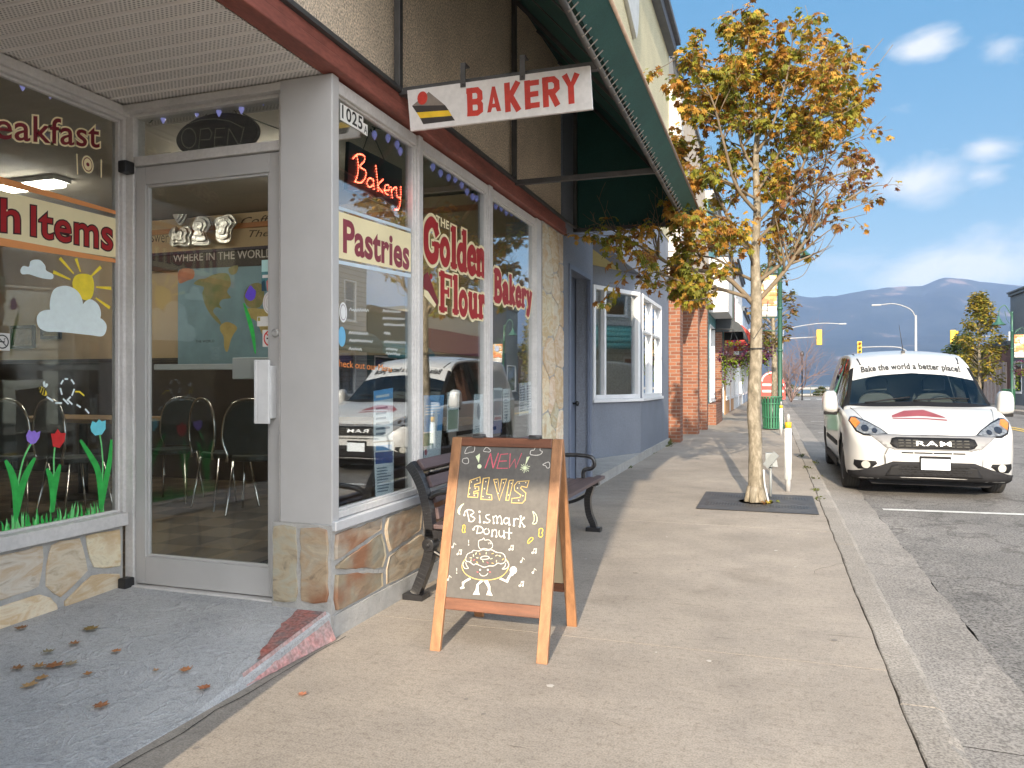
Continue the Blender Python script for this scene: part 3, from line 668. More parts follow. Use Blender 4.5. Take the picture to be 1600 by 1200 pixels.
# ---------------- interior shell
fi=MB(); fi.box(-9.5,.0,.0,LX-.08,3.3,.125); fi.box(-9.5,3.301,.0,FX-.12,7.2,.125)
M_fl,t_=newmat('cafe_floor'); p=t_.n('ShaderNodeBsdfPrincipled'); p.inputs['Roughness'].default_value=.35; t_.l(p.outputs[0],t_.out.inputs[0])
tc=t_.n('ShaderNodeTexCoord'); ck=t_.n('ShaderNodeTexChecker'); ck.inputs['Scale'].default_value=3.2; ck.inputs[1].default_value=(.20,.15,.10,1); ck.inputs[2].default_value=(.07,.05,.035,1); t_.l(tc.outputs['Object'],ck.inputs[0]); t_.l(ck.outputs[0],p.inputs['Base Color'])
fi.build('interior_floor',M_fl,bak)
ce=MB(); ce.box(-9.5,.0,3.12,-2.26,7.2,3.2); ce.build('interior_ceiling',mat('ceiling_tile',(.50,.46,.40),.9,var=.05),bak)
bk=MB(); bk.box(-9.49,7.13,1.46,-2.27,7.199,3.1,0); bk.box(-9.49,7.10,.126,-2.27,7.199,1.455,1); bk.box(-9.49,7.09,1.458,-2.27,7.129,1.50,1); bk.box(-9.49,7.10,2.93,-2.27,7.129,2.985,2)
bk.build('interior_wall',[mat('cafe_beige',(.50,.37,.22),.9,var=.06,vs=2),mat('cafe_dark_wainscot',(.045,.035,.03),.6,var=.2),mat('cafe_orange_trim',(.42,.17,.06),.6)],bak)
MB().box(-2.261,3.31,.13,-2.24,3.36,3.1).build('interior_post',mat('cafe_dark_post',(.05,.045,.04),.7),bak)
M_tube=mat('fluorescent_tube',(1,.93,.80),.5,emit=12)
for (u0,v0,u1,v1) in ((300,262,470,241),(-60,300,80,255)):
    a=PX(u0,v0,Z=3.08); b=PX(u1,v1,Z=3.08); b.y=a.y if abs(b.y-a.y)<2 else b.y
    b=Vector((min(a.x+1.3,-2.5),a.y,3.08)); a.x=b.x-1.25
    if a.y>7: a.y=b.y=6.4
    if a.y<.4: a.y=b.y=1.2
    if a.y<3.3 and a.x>-3.6: a.x-=1.6; b.x-=1.6
    c=thing('ceiling_light',{300:'lit fluorescent strip light seen through the transom above the door',-60:'lit fluorescent strip light seen through the painted window',640:'lit fluorescent strip light behind the street windows'}[u0],'ceiling light',(a.x,a.y,3.02),'fluorescent lights in the cafe')
    MB().box(a.x,a.y-.09,3.075,b.x,a.y+.09,3.118).build('fixture',mat('fixture_white',(.6,.6,.58),.5),c)
    for s in (-.045,.045): MB().tube([(a.x+.03,a.y+s,3.05),(b.x-.03,a.y+s,3.05)],.02,8).build('tube',M_tube,c)
# ------------------------------------------------------------------ entry slab with the painted ramp edge
M_entry=concrete('stamped_entry_concrete',(.38,.385,.39),(.50,.505,.51),.22,False,False,.5)
t_=M_entry.node_tree
def entz(x,y):
    s=min(1,max(0,(3.22-y)/1.0)); e=(x-LX)/(FX-LX)
    return max(.0035,.131-.128*min(1,s*1.05)*e-.035*s*(1-e)-max(0,(2.2-y))*.04*(1-e))
en=MB(); nx,ny=26,54; vs=[]
for i in range(nx+1):
    for j in range(ny+1):
        x=LX-.03+(FX-.02-LX+.03)*i/nx; y=.2+(3.2-.2)*j/ny
        z=entz(x,y)
        nn=noise.noise(Vector((x*5+noise.noise(Vector((x*3,y*3,0)))*1.2,y*5,1)))
        z+=.0025*noise.noise(Vector((x*2.5,y*2.5,4)))
        vs.append((x,y,z))
en.add(vs,[(i*(ny+1)+j,(i+1)*(ny+1)+j,(i+1)*(ny+1)+j+1,i*(ny+1)+j+1) for i in range(nx) for j in range(ny)],0,True)
sd_=[]
for j in range(ny+1):
    y=.2+3.0*j/ny; sd_+=[(FX-.02,y,entz(FX-.02,y)),(FX-.004,y,max(.002,entz(FX-.02,y)-.012)),(FX,y,-.0)]
en.add(sd_,[q for j in range(ny) for q in ((3*j,3*j+1,3*j+4,3*j+3),(3*j+1,3*j+2,3*j+5,3*j+4))])
eo=en.build('entry_floor',M_entry,kind='structure',loc=(0,0,0))
# troweled vein relief on the slab
nt=M_entry.node_tree; pb=[n for n in nt.nodes if n.type=='BSDF_PRINCIPLED'][0]
tc=nt.nodes.new('ShaderNodeTexCoord'); nz=nt.nodes.new('ShaderNodeTexNoise'); nz.inputs['Scale'].default_value=4.5; nz.inputs['Detail'].default_value=5; nz.inputs['Distortion'].default_value=1.6; nt.links.new(tc.outputs['Object'],nz.inputs['Vector'])
mm_=nt.nodes.new('ShaderNodeMath'); mm_.operation='SUBTRACT'; mm_.inputs[1].default_value=.5; nt.links.new(nz.outputs[0],mm_.inputs[0])
ma=nt.nodes.new('ShaderNodeMath'); ma.operation='ABSOLUTE'; nt.links.new(mm_.outputs[0],ma.inputs[0])
rp=nt.nodes.new('ShaderNodeValToRGB'); rp.color_ramp.elements[0].position=0; rp.color_ramp.elements[0].color=(1,1,1,1); rp.color_ramp.elements[1].position=.035; rp.color_ramp.elements[1].color=(0,0,0,1); nt.links.new(ma.outputs[0],rp.inputs[0])
bp=nt.nodes.new('ShaderNodeBump'); bp.inputs['Strength'].default_value=.4; bp.inputs['Distance'].default_value=.012; nt.links.new(rp.outputs[0],bp.inputs['Height'])
ob_=[n for n in nt.nodes if n.type=='BUMP' and n!=bp][0]; nt.links.new(ob_.outputs[0],bp.inputs['Normal']); nt.links.new(bp.outputs[0],pb.inputs['Normal'])
old=pb.inputs['Base Color'].links[0].from_socket; mx=nt.nodes.new('ShaderNodeMix'); mx.data_type='RGBA'; nt.links.new(rp.outputs[0],mx.inputs[0]); nt.links.new(old,mx.inputs[6]); mx.inputs[7].default_value=(.60,.61,.62,1)
m2=nt.nodes.new('ShaderNodeMath'); m2.operation='MULTIPLY'; m2.inputs[1].default_value=.28; nt.links.new(rp.outputs[0],m2.inputs[0]); nt.links.new(m2.outputs[0],mx.inputs[0]); nt.links.new(mx.outputs[2],pb.inputs['Base Color'])
M_red=mat('worn_red_paint',(.20,.19,.185),.8,col2=(.42,.13,.10),vs=13,fine=.35,fs=70,bump=.5,bs=50)
M_pink=mat('worn_pink_paint',(.36,.34,.32),.8,col2=(.58,.27,.25),vs=12,fine=.3,fs=60,bump=.6,bs=40)
rg=random.Random(3)
def ribbon(pts_a,pts_b,m):
    vs=[]; 
    for a,b in zip(pts_a,pts_b): vs+=[a,b]
    return vs,[(2*i,2*i+1,2*i+3,2*i+2) for i in range(len(pts_a)-1)]
re=MB(); A=[];B=[]
for k in range(16):
    s=k/15; y=3.13-.47*s; wv=.03*noise.noise((k*1.9,1,0))
    x1=FX-.022; x0=x1-(.135*(1-s)**.7+.012)+wv
    A.append((x0,y,entz(x0,y)+.009)); B.append((x1,y,entz(x1,y)+.012))
re.add(*ribbon(A,B,0),0)
A=[];B=[]
for k in range(18):
    s=k/17; y=3.14-.60*s; x1=FX-.022; wv=.010*noise.noise((k*.8,5,0))
    A.append((x1,y,entz(x1,y)+.011)); B.append((FX+.035*(1-s)+wv*.6,y,.004))
re.add(*ribbon(A,B,0),1)
re.build('painted_ramp_edge',[M_red,M_pink],kind='structure',loc=(0,0,0))
ck=MB(); pts=[]
for k in range(60):
    y=-.5+3.7*k/59; pts.append((FX+.045+.018*noise.noise((k*.3,2,0))+.006*noise.noise((k*1.1,6,0))+.03*max(0,(y-2.2))*0,y))
G0=Plane((0,0,.003),(1,0,0),(0,1,0)); ck.stroke(pts,[.0035+.003*abs(noise.noise((k*.8,4,0))) for k in range(60)],G0,.0); ck.build('slab_seam',M_dark,kind='structure',loc=(0,0,0))
# ------------------------------------------------------------------ window lettering
M_red_l=paint('letter_red',(165,25,30),.45,var=.08,vs=8); M_mar=paint('letter_maroon',(120,30,40),.45,var=.08); M_cream=paint('letter_cream',(240,225,180),.5,var=.05); M_or=paint('letter_orange',(225,150,90),.5,var=.06)
M_dk=paint('letter_dark',(60,20,22),.5)
PLd=PY(LX-.0295); PGd=PY(GX+.0006)
S10=[M_cream,M_red_l,M_dk,M_or,M_mar]
mb=MB(); P=PLd
mb.flat(P.pxs([(-60,282),(183,342),(183,403),(-60,366)]),P,0,0)
for a,b,c,d in ((269,330,335.5,275),(371,405,411,378)): mb.flat(P.pxs([(-60,a+4-15),(183,b),(183,c),(-60,d-3 if a<300 else d-3)]),P,0,3)
def q(L): return P.pxs(L)
for off,mi,dd in ((.045,2,.0004),(.012,1,.0009)):
    mb.text('h',P,0,0,1,1,dd,mi,off=off,quad=q([(2,361),(30,363.5),(30,314),(2,311)]))
    mb.text('Items',P,0,0,1,1,dd,mi,off=off,quad=q([(49,368),(175,391.5),(175,343),(49,322)]),sp=1.06)
mb.build('lettering',S10,wL,label='maroon ITEMS lettering on a cream band')
mb=MB()
for off,mi,dd in ((.055,0,.0004),(.01,4,.0009)):
    mb.text('eakfast',P,0,0,1,1,dd,mi,off=off,quad=q([(-8,216),(155,231),(155,193),(-8,174)]),sp=1.04)
mb.disc(*P.px(137,257),.036,P,.0004,0,20,.045); mb.disc(*P.px(137,257),.028,P,.0006,4,20,.036); mb.disc(*P.px(137,257),.024,P,.0008,0,18,.031); mb.disc(*P.px(137,257),.010,P,.001,4,12)
mb.stroke(P.pxs([(158,250),(158,277)]),.008,P,.0006,0); mb.stroke(P.pxs([(120,241),(121,272)]),.007,P,.0006,0)
mb.build('lettering',S10,wL,label='dark outlined breakfast lettering and plate at the top of the glass')
# painted spring picture on the glass
c2=lambda Ls:[(x*.3,400+y*.3) for x,y in Ls]
MW=paint('window_paint_white',(225,238,238),.6,var=.05,vs=30); MY=paint('window_paint_yellow',(240,215,60),.6,var=.08,vs=30); MV=paint('window_paint_violet',(150,120,215),.6,var=.1,vs=30); MR=paint('window_paint_red',(205,45,45),.6,var=.1,vs=30); MC=paint('window_paint_cyan',(110,205,220),.6,var=.1,vs=30); MG=paint('window_paint_green',(45,165,70),.6,var=.25,vs=25); MGl=paint('window_paint_light_green',(110,205,120),.6,var=.15,vs=30); MK=paint('window_paint_black',(35,30,25),.6)
WP=[MW,MY,MV,MR,MC,MG,MGl,MK]
mb=MB()
sun=spline([(430,92),(478,105),(490,160),(478,215),(445,230),(400,205),(377,150),(390,105)],4,True); mb.flat(P.pxs(c2(sun)),P,.0004,1)
for a,b in (((315,15),(382,90)),((397,18),(418,80)),((522,60),(475,105)),((575,168),(502,162)),((568,268),(500,220)),((282,85),(365,122))): mb.stroke(P.pxs(c2([a,b])),[.018,.008],P,.0004,1)
mb.flat(P.pxs(c2(spline([(105,75),(120,52),(150,55),(160,25),(205,20),(235,50),(240,75),(275,95),(272,120),(230,118),(190,108),(150,95),(115,95)],4,True))),P,.0006,0)
for cl in ([(262,290),(262,220),(285,170),(345,155),(400,180),(428,230),(430,290),(425,340),(300,350)],[(190,330),(205,295),(250,280),(330,290),(370,330),(360,380),(260,395),(205,375)],[(425,300),(432,250),(470,225),(512,255),(525,310),(500,360),(440,350)],[(250,385),(300,330),(420,330),(510,320),(550,350),(552,390),(530,418),(470,412),(360,400)]):
    mb.flat(P.pxs(c2(spline(cl,4,True))),P,.0008,0)
mb.build('painted_cloud',WP,wL)
mb=MB()
def tulip(pts,col,stem,leaves):
    mb.flat(P.pxs(c2(pts)),P,.0006,col); mb.stroke(P.pxs(c2(spline(stem,4))),.009,P,.0002,6)
    for lf in leaves:
        s=spline(lf,5); n=len(s); mb.stroke(P.pxs(c2(s)),[.002+.034*math.sin(math.pi*min(1,(i/(n-1))*.8+.08))**.8 for i in range(n)],P,.0003,5)
tulip([(135,935),(150,905),(165,915),(180,908),(190,920),(210,912),(205,945),(185,975),(160,980),(140,962)],2,[(160,980),(125,1050),(100,1150),(85,1260),(80,1330)],[[(30,1068),(60,1130),(80,1220),(82,1380)],[(180,1055),(140,1130),(110,1220),(84,1370)]])
tulip([(265,925),(285,925),(300,900),(315,922),(342,922),(335,965),(310,1000),(275,992)],3,[(285,1000),(280,1060),(280,1150),(270,1240),(262,1330)],[[(245,1110),(265,1160),(275,1230),(272,1320)],[(312,1090),(295,1150),(280,1230),(274,1330)]])
tulip([(470,890),(480,860),(500,868),(515,850),(530,862),(550,855),(550,900),(530,930),(495,935),(475,915)],4,[(520,935),(530,1000),(535,1100),(530,1200),(525,1310)],[[(420,962),(470,1040),(510,1120),(525,1250),(522,1310)],[(580,960),(572,1060),(555,1150),(535,1260),(530,1310)]])
for i in range(46):
    u=5+155*i/45+rg.uniform(-2,2); vb=830-24*u/170+rg.uniform(-3,3); hh=rg.uniform(10,26)*(1.15 if u>110 else 1)
    mb.stroke(P.pxs([(u+rg.uniform(-2,2),vb),(u+rg.uniform(-1,1),vb-hh*.5),(u+rg.uniform(-3,3),vb-hh)]),[.012,.010,.001],P,.0005,rg.choice((5,5,6)))
mb.build('painted_tulip',WP,wL,label='painted tulips and grass along the bottom of the glass')
mb=MB()
for seg in ([(245,735),(275,755)],[(290,765),(320,766)],[(355,770),(330,745)],[(322,720),(314,690)],[(318,665),(328,648)],[(338,640),(352,641)],[(372,645),(385,665)],[(386,695),(375,725)],[(366,735),(350,752)],[(355,752),(375,772)],[(400,775),(418,787)],[(445,798),(462,818)]): mb.stroke(P.pxs(c2(seg)),.009,P,.0004,0)
mb.flat(P.pxs(c2(spline([(203,690),(215,680),(238,700),(244,722),(230,728),(210,712)],4,True))),P,.0004,1)
for a,b in (((212,684),(206,700)),((222,690),(215,715)),((232,697),(228,722))): mb.stroke(P.pxs(c2([a,b])),.009,P,.0008,7)
for s in ([(228,682),(222,660),(232,652),(236,672)],[(234,684),(240,664),(250,668),(244,682)]): mb.flat(P.pxs(c2(spline(s,4,True))),P,.0006,0)
mb.stroke(P.pxs([(118,612),(124,612),(131,618)]),.008,P,.0004,1)
mb.build('painted_bee',WP,wL)
# pastries band and shop name on the street windows
P=PGd; mb=MB()
mb.flat(P.pxs([(528.6,330),(642,365),(642,425),(528.6,403)]),P,0,0)
mb.flat(P.pxs([(528.6,406.5),(642,428),(642,434),(528.6,412)]),P,0,5); mb.flat(P.pxs([(528.6,322),(642,357.5),(642,362),(528.6,327)]),P,0,5)
mb.text('Pastries',P,0,0,1,1,.0006,1,off=.032,quad=P.pxs([(537,393),(638.5,420.5),(638.5,376),(537,344)]),sp=1.03)
mb.build('lettering',[M_cream,paint('letter_plum',(140,58,70),.5),M_dk,M_or,M_mar,paint('letter_pale_blue',(200,215,225),.5)],panes[0].parent,label='plum PASTRIES lettering on a cream band')
GL={'G':(.78,[[(.64,.74),(.52,.93),(.34,.96),(.14,.78),(.10,.5),(.14,.2),(.34,.03),(.54,.08),(.62,.22),(.62,.42)]],[[(.42,.42),(.76,.42)],[(.66,.97),(.66,.72)]]),
 'o':(.60,['O'],[]),
 'l':(.34,[[(.18,0.02),(.18,.98)]],[[(.02,.04),(.34,.04)],[(.03,.95),(.18,.95)]]),
 'd':(.64,['O',[(.47,.02),(.47,.98)]],[[(.32,.95),(.47,.95)],[(.47,.04),(.62,.04)]]),
 'e':(.58,[[(.48,.35),(.44,.54),(.30,.61),(.14,.5),(.10,.3),(.15,.1),(.30,.03),(.48,.12)]],[[(.12,.34),(.50,.34)]]),
 'n':(.66,[[(.15,.02),(.15,.62)],[(.15,.44),(.32,.60),(.47,.5),(.47,.02)]],[[(.01,.04),(.29,.04)],[(.34,.04),(.62,.04)],[(.02,.6),(.15,.6)]]),
 'F':(.74,[[(.18,.02),(.18,.98)]],[[(.02,.95),(.68,.95)],[(.66,.97),(.66,.72)],[(.18,.52),(.50,.52)],[(.50,.62),(.50,.42)],[(.02,.04),(.40,.04)]]),
 'u':(.66,[[(.15,.62),(.15,.2),(.28,.04),(.46,.14)],[(.47,.62),(.47,.02)]],[[(.02,.6),(.15,.6)],[(.34,.6),(.47,.6)],[(.47,.04),(.62,.04)]]),
 'r':(.52,[[(.16,.02),(.16,.62)],[(.16,.42),(.28,.58),(.44,.55)]],[[(.02,.04),(.32,.04)],[(.03,.6),(.16,.6)]]),
 'B':(.74,[[(.18,.02),(.18,.98)],[(.18,.95),(.44,.94),(.56,.76),(.44,.56),(.20,.54)],[(.20,.54),(.48,.52),(.62,.28),(.48,.05),(.18,.04)]],[[(.02,.04),(.2,.04)],[(.02,.95),(.2,.95)]]),
 'a':(.60,[[(.12,.50),(.26,.60),(.42,.5),(.43,.02)],[(.43,.36),(.22,.36),(.11,.2),(.2,.03),(.43,.14)]],[[(.43,.04),(.56,.04)]]),
 'k':(.62,[[(.15,.02),(.15,.98)],[(.15,.28),(.44,.6)],[(.24,.38),(.48,.02)]],[[(.01,.04),(.29,.04)],[(.02,.95),(.15,.95)],[(.34,.6),(.56,.6)],[(.36,.04),(.6,.04)]]),
 'y':(.62,[[(.13,.6),(.30,.10)],[(.50,.6),(.24,-.18),(.08,-.2)]],[[(.01,.6),(.26,.6)],[(.38,.6),(.60,.6)]])}
def slab(mb,body,P,quad,stem,thin,d,m):
    tot=sum(GL[c][0] for c in body); bl,br,tr_,tl=quad; cur=0
    def mp(x,y):
        a=x/tot; lx=bl[0]+(br[0]-bl[0])*a; ly=bl[1]+(br[1]-bl[1])*a; hx=tl[0]+(tr_[0]-tl[0])*a; hy=tl[1]+(tr_[1]-tl[1])*a
        return (lx+(hx-lx)*y,ly+(hy-ly)*y)
    for c in body:
        wd,thick,ser=GL[c]
        for s in thick:
            if s=='O':
                s=[(.29+.19*math.cos(2*math.pi*i/18),.31+.28*math.sin(2*math.pi*i/18)) for i in range(18)]
                mb.stroke([mp(cur+x,y) for x,y in s],stem*.85,P,d,m,closed=True)
            else: mb.stroke([mp(cur+x,y) for x,y in (spline(s,5) if len(s)>2 else s)],stem,P,d,m)
        for s in ser: mb.stroke([mp(cur+x,y) for x,y in s],thin,P,d,m)
        cur+=wd
mb=MB()
qd=P.pxs([(662,402),(759,433),(759,374),(662,341)])
for st,th,dd,mi in ((.112,.058,.0003,0),(.070,.030,.0016,1)): slab(mb,'Golden',P,qd,st,th,dd,mi)
qd=P.pxs([(685,484),(758,497.5),(758,447),(685,425)])
for st,th,dd,mi in ((.105,.055,.003,0),(.066,.028,.0042,1)): slab(mb,'Flour',P,qd,st,th,dd,mi)
mb.text('THE',P,0,0,1,1,.0003,0,off=.03,quad=P.pxs([(681,350),(701,358.5),(701,346.5),(681,336)]),sp=1.1)
mb.flat(P.pxs([(662,430),(668,425),(684,470),(683,478),(661,448)]),P,.0003,2); mb.flat(P.pxs([(662,452),(668,455),(681,476),(679,481),(662,462)]),P,.0006,0); mb.disc(*P.px(673,432),.018,P,.0008,1)
mb.build('lettering',[M_cream,M_red_l,M_mar],panes[1].parent,label='red outlined shop name lettering with a cake slice')
mb=MB(); qd=P.pxs([(771,468),(831,482),(831,444),(771,421)])
for st,th,dd,mi in ((.100,.052,.0003,0),(.062,.026,.0016,1)): slab(mb,'Bakery',P,qd,st,th,dd,mi)
mb.build('lettering',[M_cream,M_red_l,M_mar],panes[2].parent,label='red outlined BAKERY lettering')
# menu written on the first street window (loose white and orange handwriting)
M_chw=paint('marker_white',(225,230,230),.6); M_cho=paint('marker_orange',(230,140,70),.6)
mb=MB()
def scrib(x,y,w,h,mi,wd=.0035):
    a=P.px(x,y); b=P.px(x+w,y+h*.9); L_=b[0]-a[0]; n=max(4,int(L_/.012)); pts=[(a[0]+L_*i/n,a[1]+(b[1]-a[1])*i/n+(.010 if i%2 else -.008)*rg.uniform(.4,1)) for i in range(n+1)]
    mb.stroke(spline(pts,2),wd,P,.0005,mi)
for x,y,w_ in ((546,484,30),(598,486,28),(598,497,34),(600,507,32),(600,520,10),(600,534,34),(603,545,18),(603,552,22),(545,520,30),(546,532,36),(545,545,20)): scrib(x,y,w_,2,0)
mb.text('heck out our Menu',P,0,0,1,1,.0005,1,off=-.004,quad=P.pxs([(530,573),(612,581),(612,571),(530,562)]))
mb.disc(*P.px(536,488),.037,P,.0005,2,20,.05); mb.disc(*P.px(536,488),.028,P,.0008,3,20,.040); mb.disc(*P.px(536,488),.024,P,.001,2,20,.035)
mb.disc(*P.px(534,526),.035,P,.0005,4,20,.05)
mb.build('window_writing',[M_chw,M_cho,paint('sticker_white',(225,225,222),.6),paint('sticker_grey',(150,135,135),.6),paint('sticker_blue',(110,175,210),.6)],panes[0].parent)
# ------------------------------------------------------------------ door stickers and painted tulip
PDo=PXZ(DY-.0036)
P=PDo; mb=MB()
mb.flat(P.pxs(spline([(383,462),(388,450),(392,446),(396,451),(400,455),(398,466),(391,470),(386,467)],3,True)),P,.0004,0)
s=P.pxs(spline([(381,474),(388,495),(395,522),(399,552)],5)); mb.stroke(s,[.006+.020*math.sin(math.pi*i/(len(s)-1)) for i in range(len(s))],P,.0003,1)
mb.build('painted_tulip',[paint('window_paint_purple',(95,70,190),.6),MG],door)
def sticker(name,label,cat,fn,mats):
    mb=MB(); fn(mb); return mb.build(name,mats,label=label,cat=cat)
M_stw=paint('sticker_paper',(205,203,198),.6,var=.04); M_srd=paint('sticker_red',(200,50,45),.6); M_sbk=paint('sticker_black',(35,33,32),.6)
def nosmoke(u0,v0,u1,v1,PP):
    def fn(mb):
        a=PP.px(u0,v1); b=PP.px(u1,v0); mb.prism([(a[0],a[1]),(b[0],a[1]),(b[0],b[1]),(a[0],b[1])],PP,.0004,.0012,0)
        cx,cy=(a[0]+b[0])/2,(a[1]+b[1])/2; r=(b[0]-a[0])*.40
        mb.stroke([(cx+r*math.cos(2*math.pi*i/24),cy+r*math.sin(2*math.pi*i/24)) for i in range(24)],r*.2,PP,.0014,1,closed=True)
        mb.rect(cx-r*.62,cy-r*.12,cx+r*.45,cy+r*.1,PP,.0013,2); mb.stroke([(cx-r*.7,cy+r*.7),(cx+r*.7,cy-r*.7)],r*.16,PP,.0016,1)
        mb.stroke(spline([(cx+r*.42,cy+r*.2),(cx+r*.3,cy+r*.45),(cx+r*.55,cy+r*.5)],4),r*.1,PP,.0013,2)
    return fn
sticker('no_smoking_sticker','square no smoking sticker beside the lock of the glass door','sticker',nosmoke(410.5,515,435,542,PDo),[M_stw,M_srd,M_sbk])
sticker('no_smoking_sticker','no smoking sticker at the edge of the painted window','sticker',nosmoke(-9,521,15,547,PLd),[M_stw,M_sbk,M_sbk])
def fn(mb):
    x,y=PDo.px(421.5,473); mb.prism([(x+.040*math.cos(2*math.pi*i/28),y+.056*math.sin(2*math.pi*i/28)) for i in range(28)],PDo,.0004,.001,0)
    for k,(a,b,mi) in enumerate(((.034,.049,1),(.031,.046,0),(.021,.031,1),(.019,.029,0))): mb.disc(x,y,a,PDo,.0011+k*1e-4,mi,24,b)
    mb.rect(x-.007,y-.004,x+.008,y+.012,PDo,.0018,2)
sticker('round_badge_sticker','white oval badge sticker on the glass door above the small card','sticker',fn,[M_stw,paint('sticker_pinkgrey',(175,150,150),.6),M_sbk])
def fn(mb):
    a=PDo.px(402,510); b=PDo.px(426,494); mb.prism([a,(b[0],a[1]),b,(a[0],b[1])],PDo,.0004,.001,0); mb.rect(a[0]+.004,b[1]-.022,a[0]+.018,b[1]-.004,PDo,.0012,1)
sticker('card_sticker','small white card stuck to the glass door','sticker',fn,[M_stw,paint('sticker_olive',(150,140,60),.6)])
def fn(mb):
    a=PDo.px(409,455); b=PDo.px(433,405); mb.prism([a,(b[0],a[1]),b,(a[0],b[1])],PDo,.0004,.001,0)
    w_=b[0]-a[0]; h_=b[1]-a[1]
    mb.rect(a[0],a[1]+h_*.62,a[0]+w_*.5,b[1],PDo,.0012,1); mb.rect(a[0]+w_*.05,a[1]+h_*.42,b[0]-w_*.1,a[1]+h_*.52,PDo,.0012,2)
    mb.flat([(a[0]+w_*.35,a[1]),(a[0]+w_*.75,a[1]),(a[0]+w_*.8,a[1]+h_*.35),(a[0]+w_*.5,a[1]+h_*.42),(a[0]+w_*.3,a[1]+h_*.3)],PDo,.0013,3)
    mb.flat([(a[0],a[1]),(a[0]+w_*.3,a[1]),(a[0]+w_*.2,a[1]+h_*.35),(a[0],a[1]+h_*.3)],PDo,.0013,4)
sticker('small_poster','small teal and pink poster at the top of the glass door','poster',fn,[paint('poster_teal',(70,120,125),.6,var=.2,vs=20),paint('poster_pale',(170,205,200),.6,var=.1),M_stw,paint('poster_pink',(190,120,115),.6,var=.2,vs=30),paint('poster_navy',(40,70,85),.6)])
# notices taped inside the street windows
PI=PY(GX-.0075)
M_pw=paint('paper_white',(243,246,248),.7,var=.03); M_pb=paint('paper_blue',(125,185,235),.7,var=.12,vs=12); M_pnav=paint('paper_navy',(60,95,165),.7); M_pt=paint('paper_print',(125,140,155),.7); M_pr=paint('paper_pink',(200,90,100),.7); M_pg=paint('paper_green',(90,140,110),.7,var=.2,vs=20)
PM=[M_pw,M_pb,M_pnav,M_pt,M_pr,M_pg]
def paper(label,qd,fn):
    qd=PI.pxs(qd); mb=MB(); mb.prism(qd,PI,-.001,0,0)
    def at(a,b): 
        x0=qd[0][0]+(qd[1][0]-qd[0][0])*a; y0=qd[0][1]+(qd[1][1]-qd[0][1])*a; x1=qd[3][0]+(qd[2][0]-qd[3][0])*a; y1=qd[3][1]+(qd[2][1]-qd[3][1])*a
        return (x0+(x1-x0)*b,y0+(y1-y0)*b)
    def blk(a,b,c,d,m): mb.flat([at(a,b),at(c,b),at(c,d),at(a,d)],PI,.0004,m)
    def lines(a,c,b,d,n,m=3):
        for i in range(n):
            y=b+(d-b)*(i+.2)/n; blk(a,y,a+(c-a)*rg.uniform(.6,1),y+(d-b)/n*.45,m)
    fn(blk,lines,mb,at); return mb.build('window_notice',PM,label=label,cat='notice',group='notices in the bakery windows')
paper('tall pale blue notice hanging in the first street window',[(587,776),(615,771),(615,690),(584,692)],lambda b,l,mb,at:(b(.05,.60,.95,.82,2),b(.1,.85,.9,.95,1),l(.1,.9,.06,.55,9)))
paper('pale poster with a blue top in the first street window',[(584,690),(614,687),(614,606),(584,611)],lambda b,l,mb,at:(b(0,.80,1,1,1),b(.1,.85,.8,.9,0),l(.1,.9,.1,.7,6)))
paper('wide blue poster with a white tower in the middle window',[(662,717),(688,713),(694,617),(662,618)],lambda b,l,mb,at:(b(0,.42,1,1,1),b(0,.2,.6,.4,5),b(.5,.08,.72,.66,0),mb.flat([at(.5,.66),at(.72,.66),at(.61,.78)],PI,.0006,0),l(.1,.9,.68,.86,4,0),mb.disc(*at(.12,.1),.02,PI,.0006,4)))
paper('grey framed picture notice in the middle window',[(698,676),(716,673),(718,612),(699,613)],lambda b,l,mb,at:(b(.08,.06,.92,.55,5),b(.08,.62,.92,.94,3)))
paper('small white notice with a leaf drawing near the second mullion',[(739,678),(755,675),(756,616),(741,616)],lambda b,l,mb,at:(mb.disc(*at(.5,.55),.035,PI,.0005,3,14,.06),l(.2,.8,.1,.2,2)))
paper('dark poster with a navy foot in the last window',[(771,678),(784,676),(785,606),(771,606)],lambda b,l,mb,at:(b(0,.0,1,.28,2),b(.05,.4,.95,.95,3),b(.1,.3,.9,.36,4)))
paper('plain white notice next to the dark poster',[(786,661),(797,659),(797,607),(786,608)],lambda b,l,mb,at:l(.15,.85,.1,.9,9))
paper('pair of white printed sheets at the far end of the last window',[(811,650),(832,645),(832,596),(811,599)],lambda b,l,mb,at:(l(.06,.44,.1,.92,10),l(.56,.94,.1,.92,10)))
# house number
P=PY(FX-.034); mb=MB()
c4=lambda Ls:[(430+x*.3,60+y*.3) for x,y in Ls]
mb.prism(P.pxs(c4([(338,423),(456,492),(456,408),(338,336)])),P,.0004,.003,0); mb.prism(P.pxs(c4([(457,495),(479,510),(479,452),(457,440)])),P,.0004,.003,0)
mb.text('1025',P,0,0,1,1,.0034,1,off=.02,quad=P.pxs(c4([(346,414),(450,478),(450,412),(346,346)])),sp=1.12); mb.text('A',P,0,0,1,1,.0034,1,off=.01,quad=P.pxs(c4([(460,491),(476,502),(476,462),(460,452)])))
mb.build('house_number_plate',[paint('plate_white',(235,235,230),.5),M_sbk],label='white house number tiles 1025A on the first street window',cat='number plate')
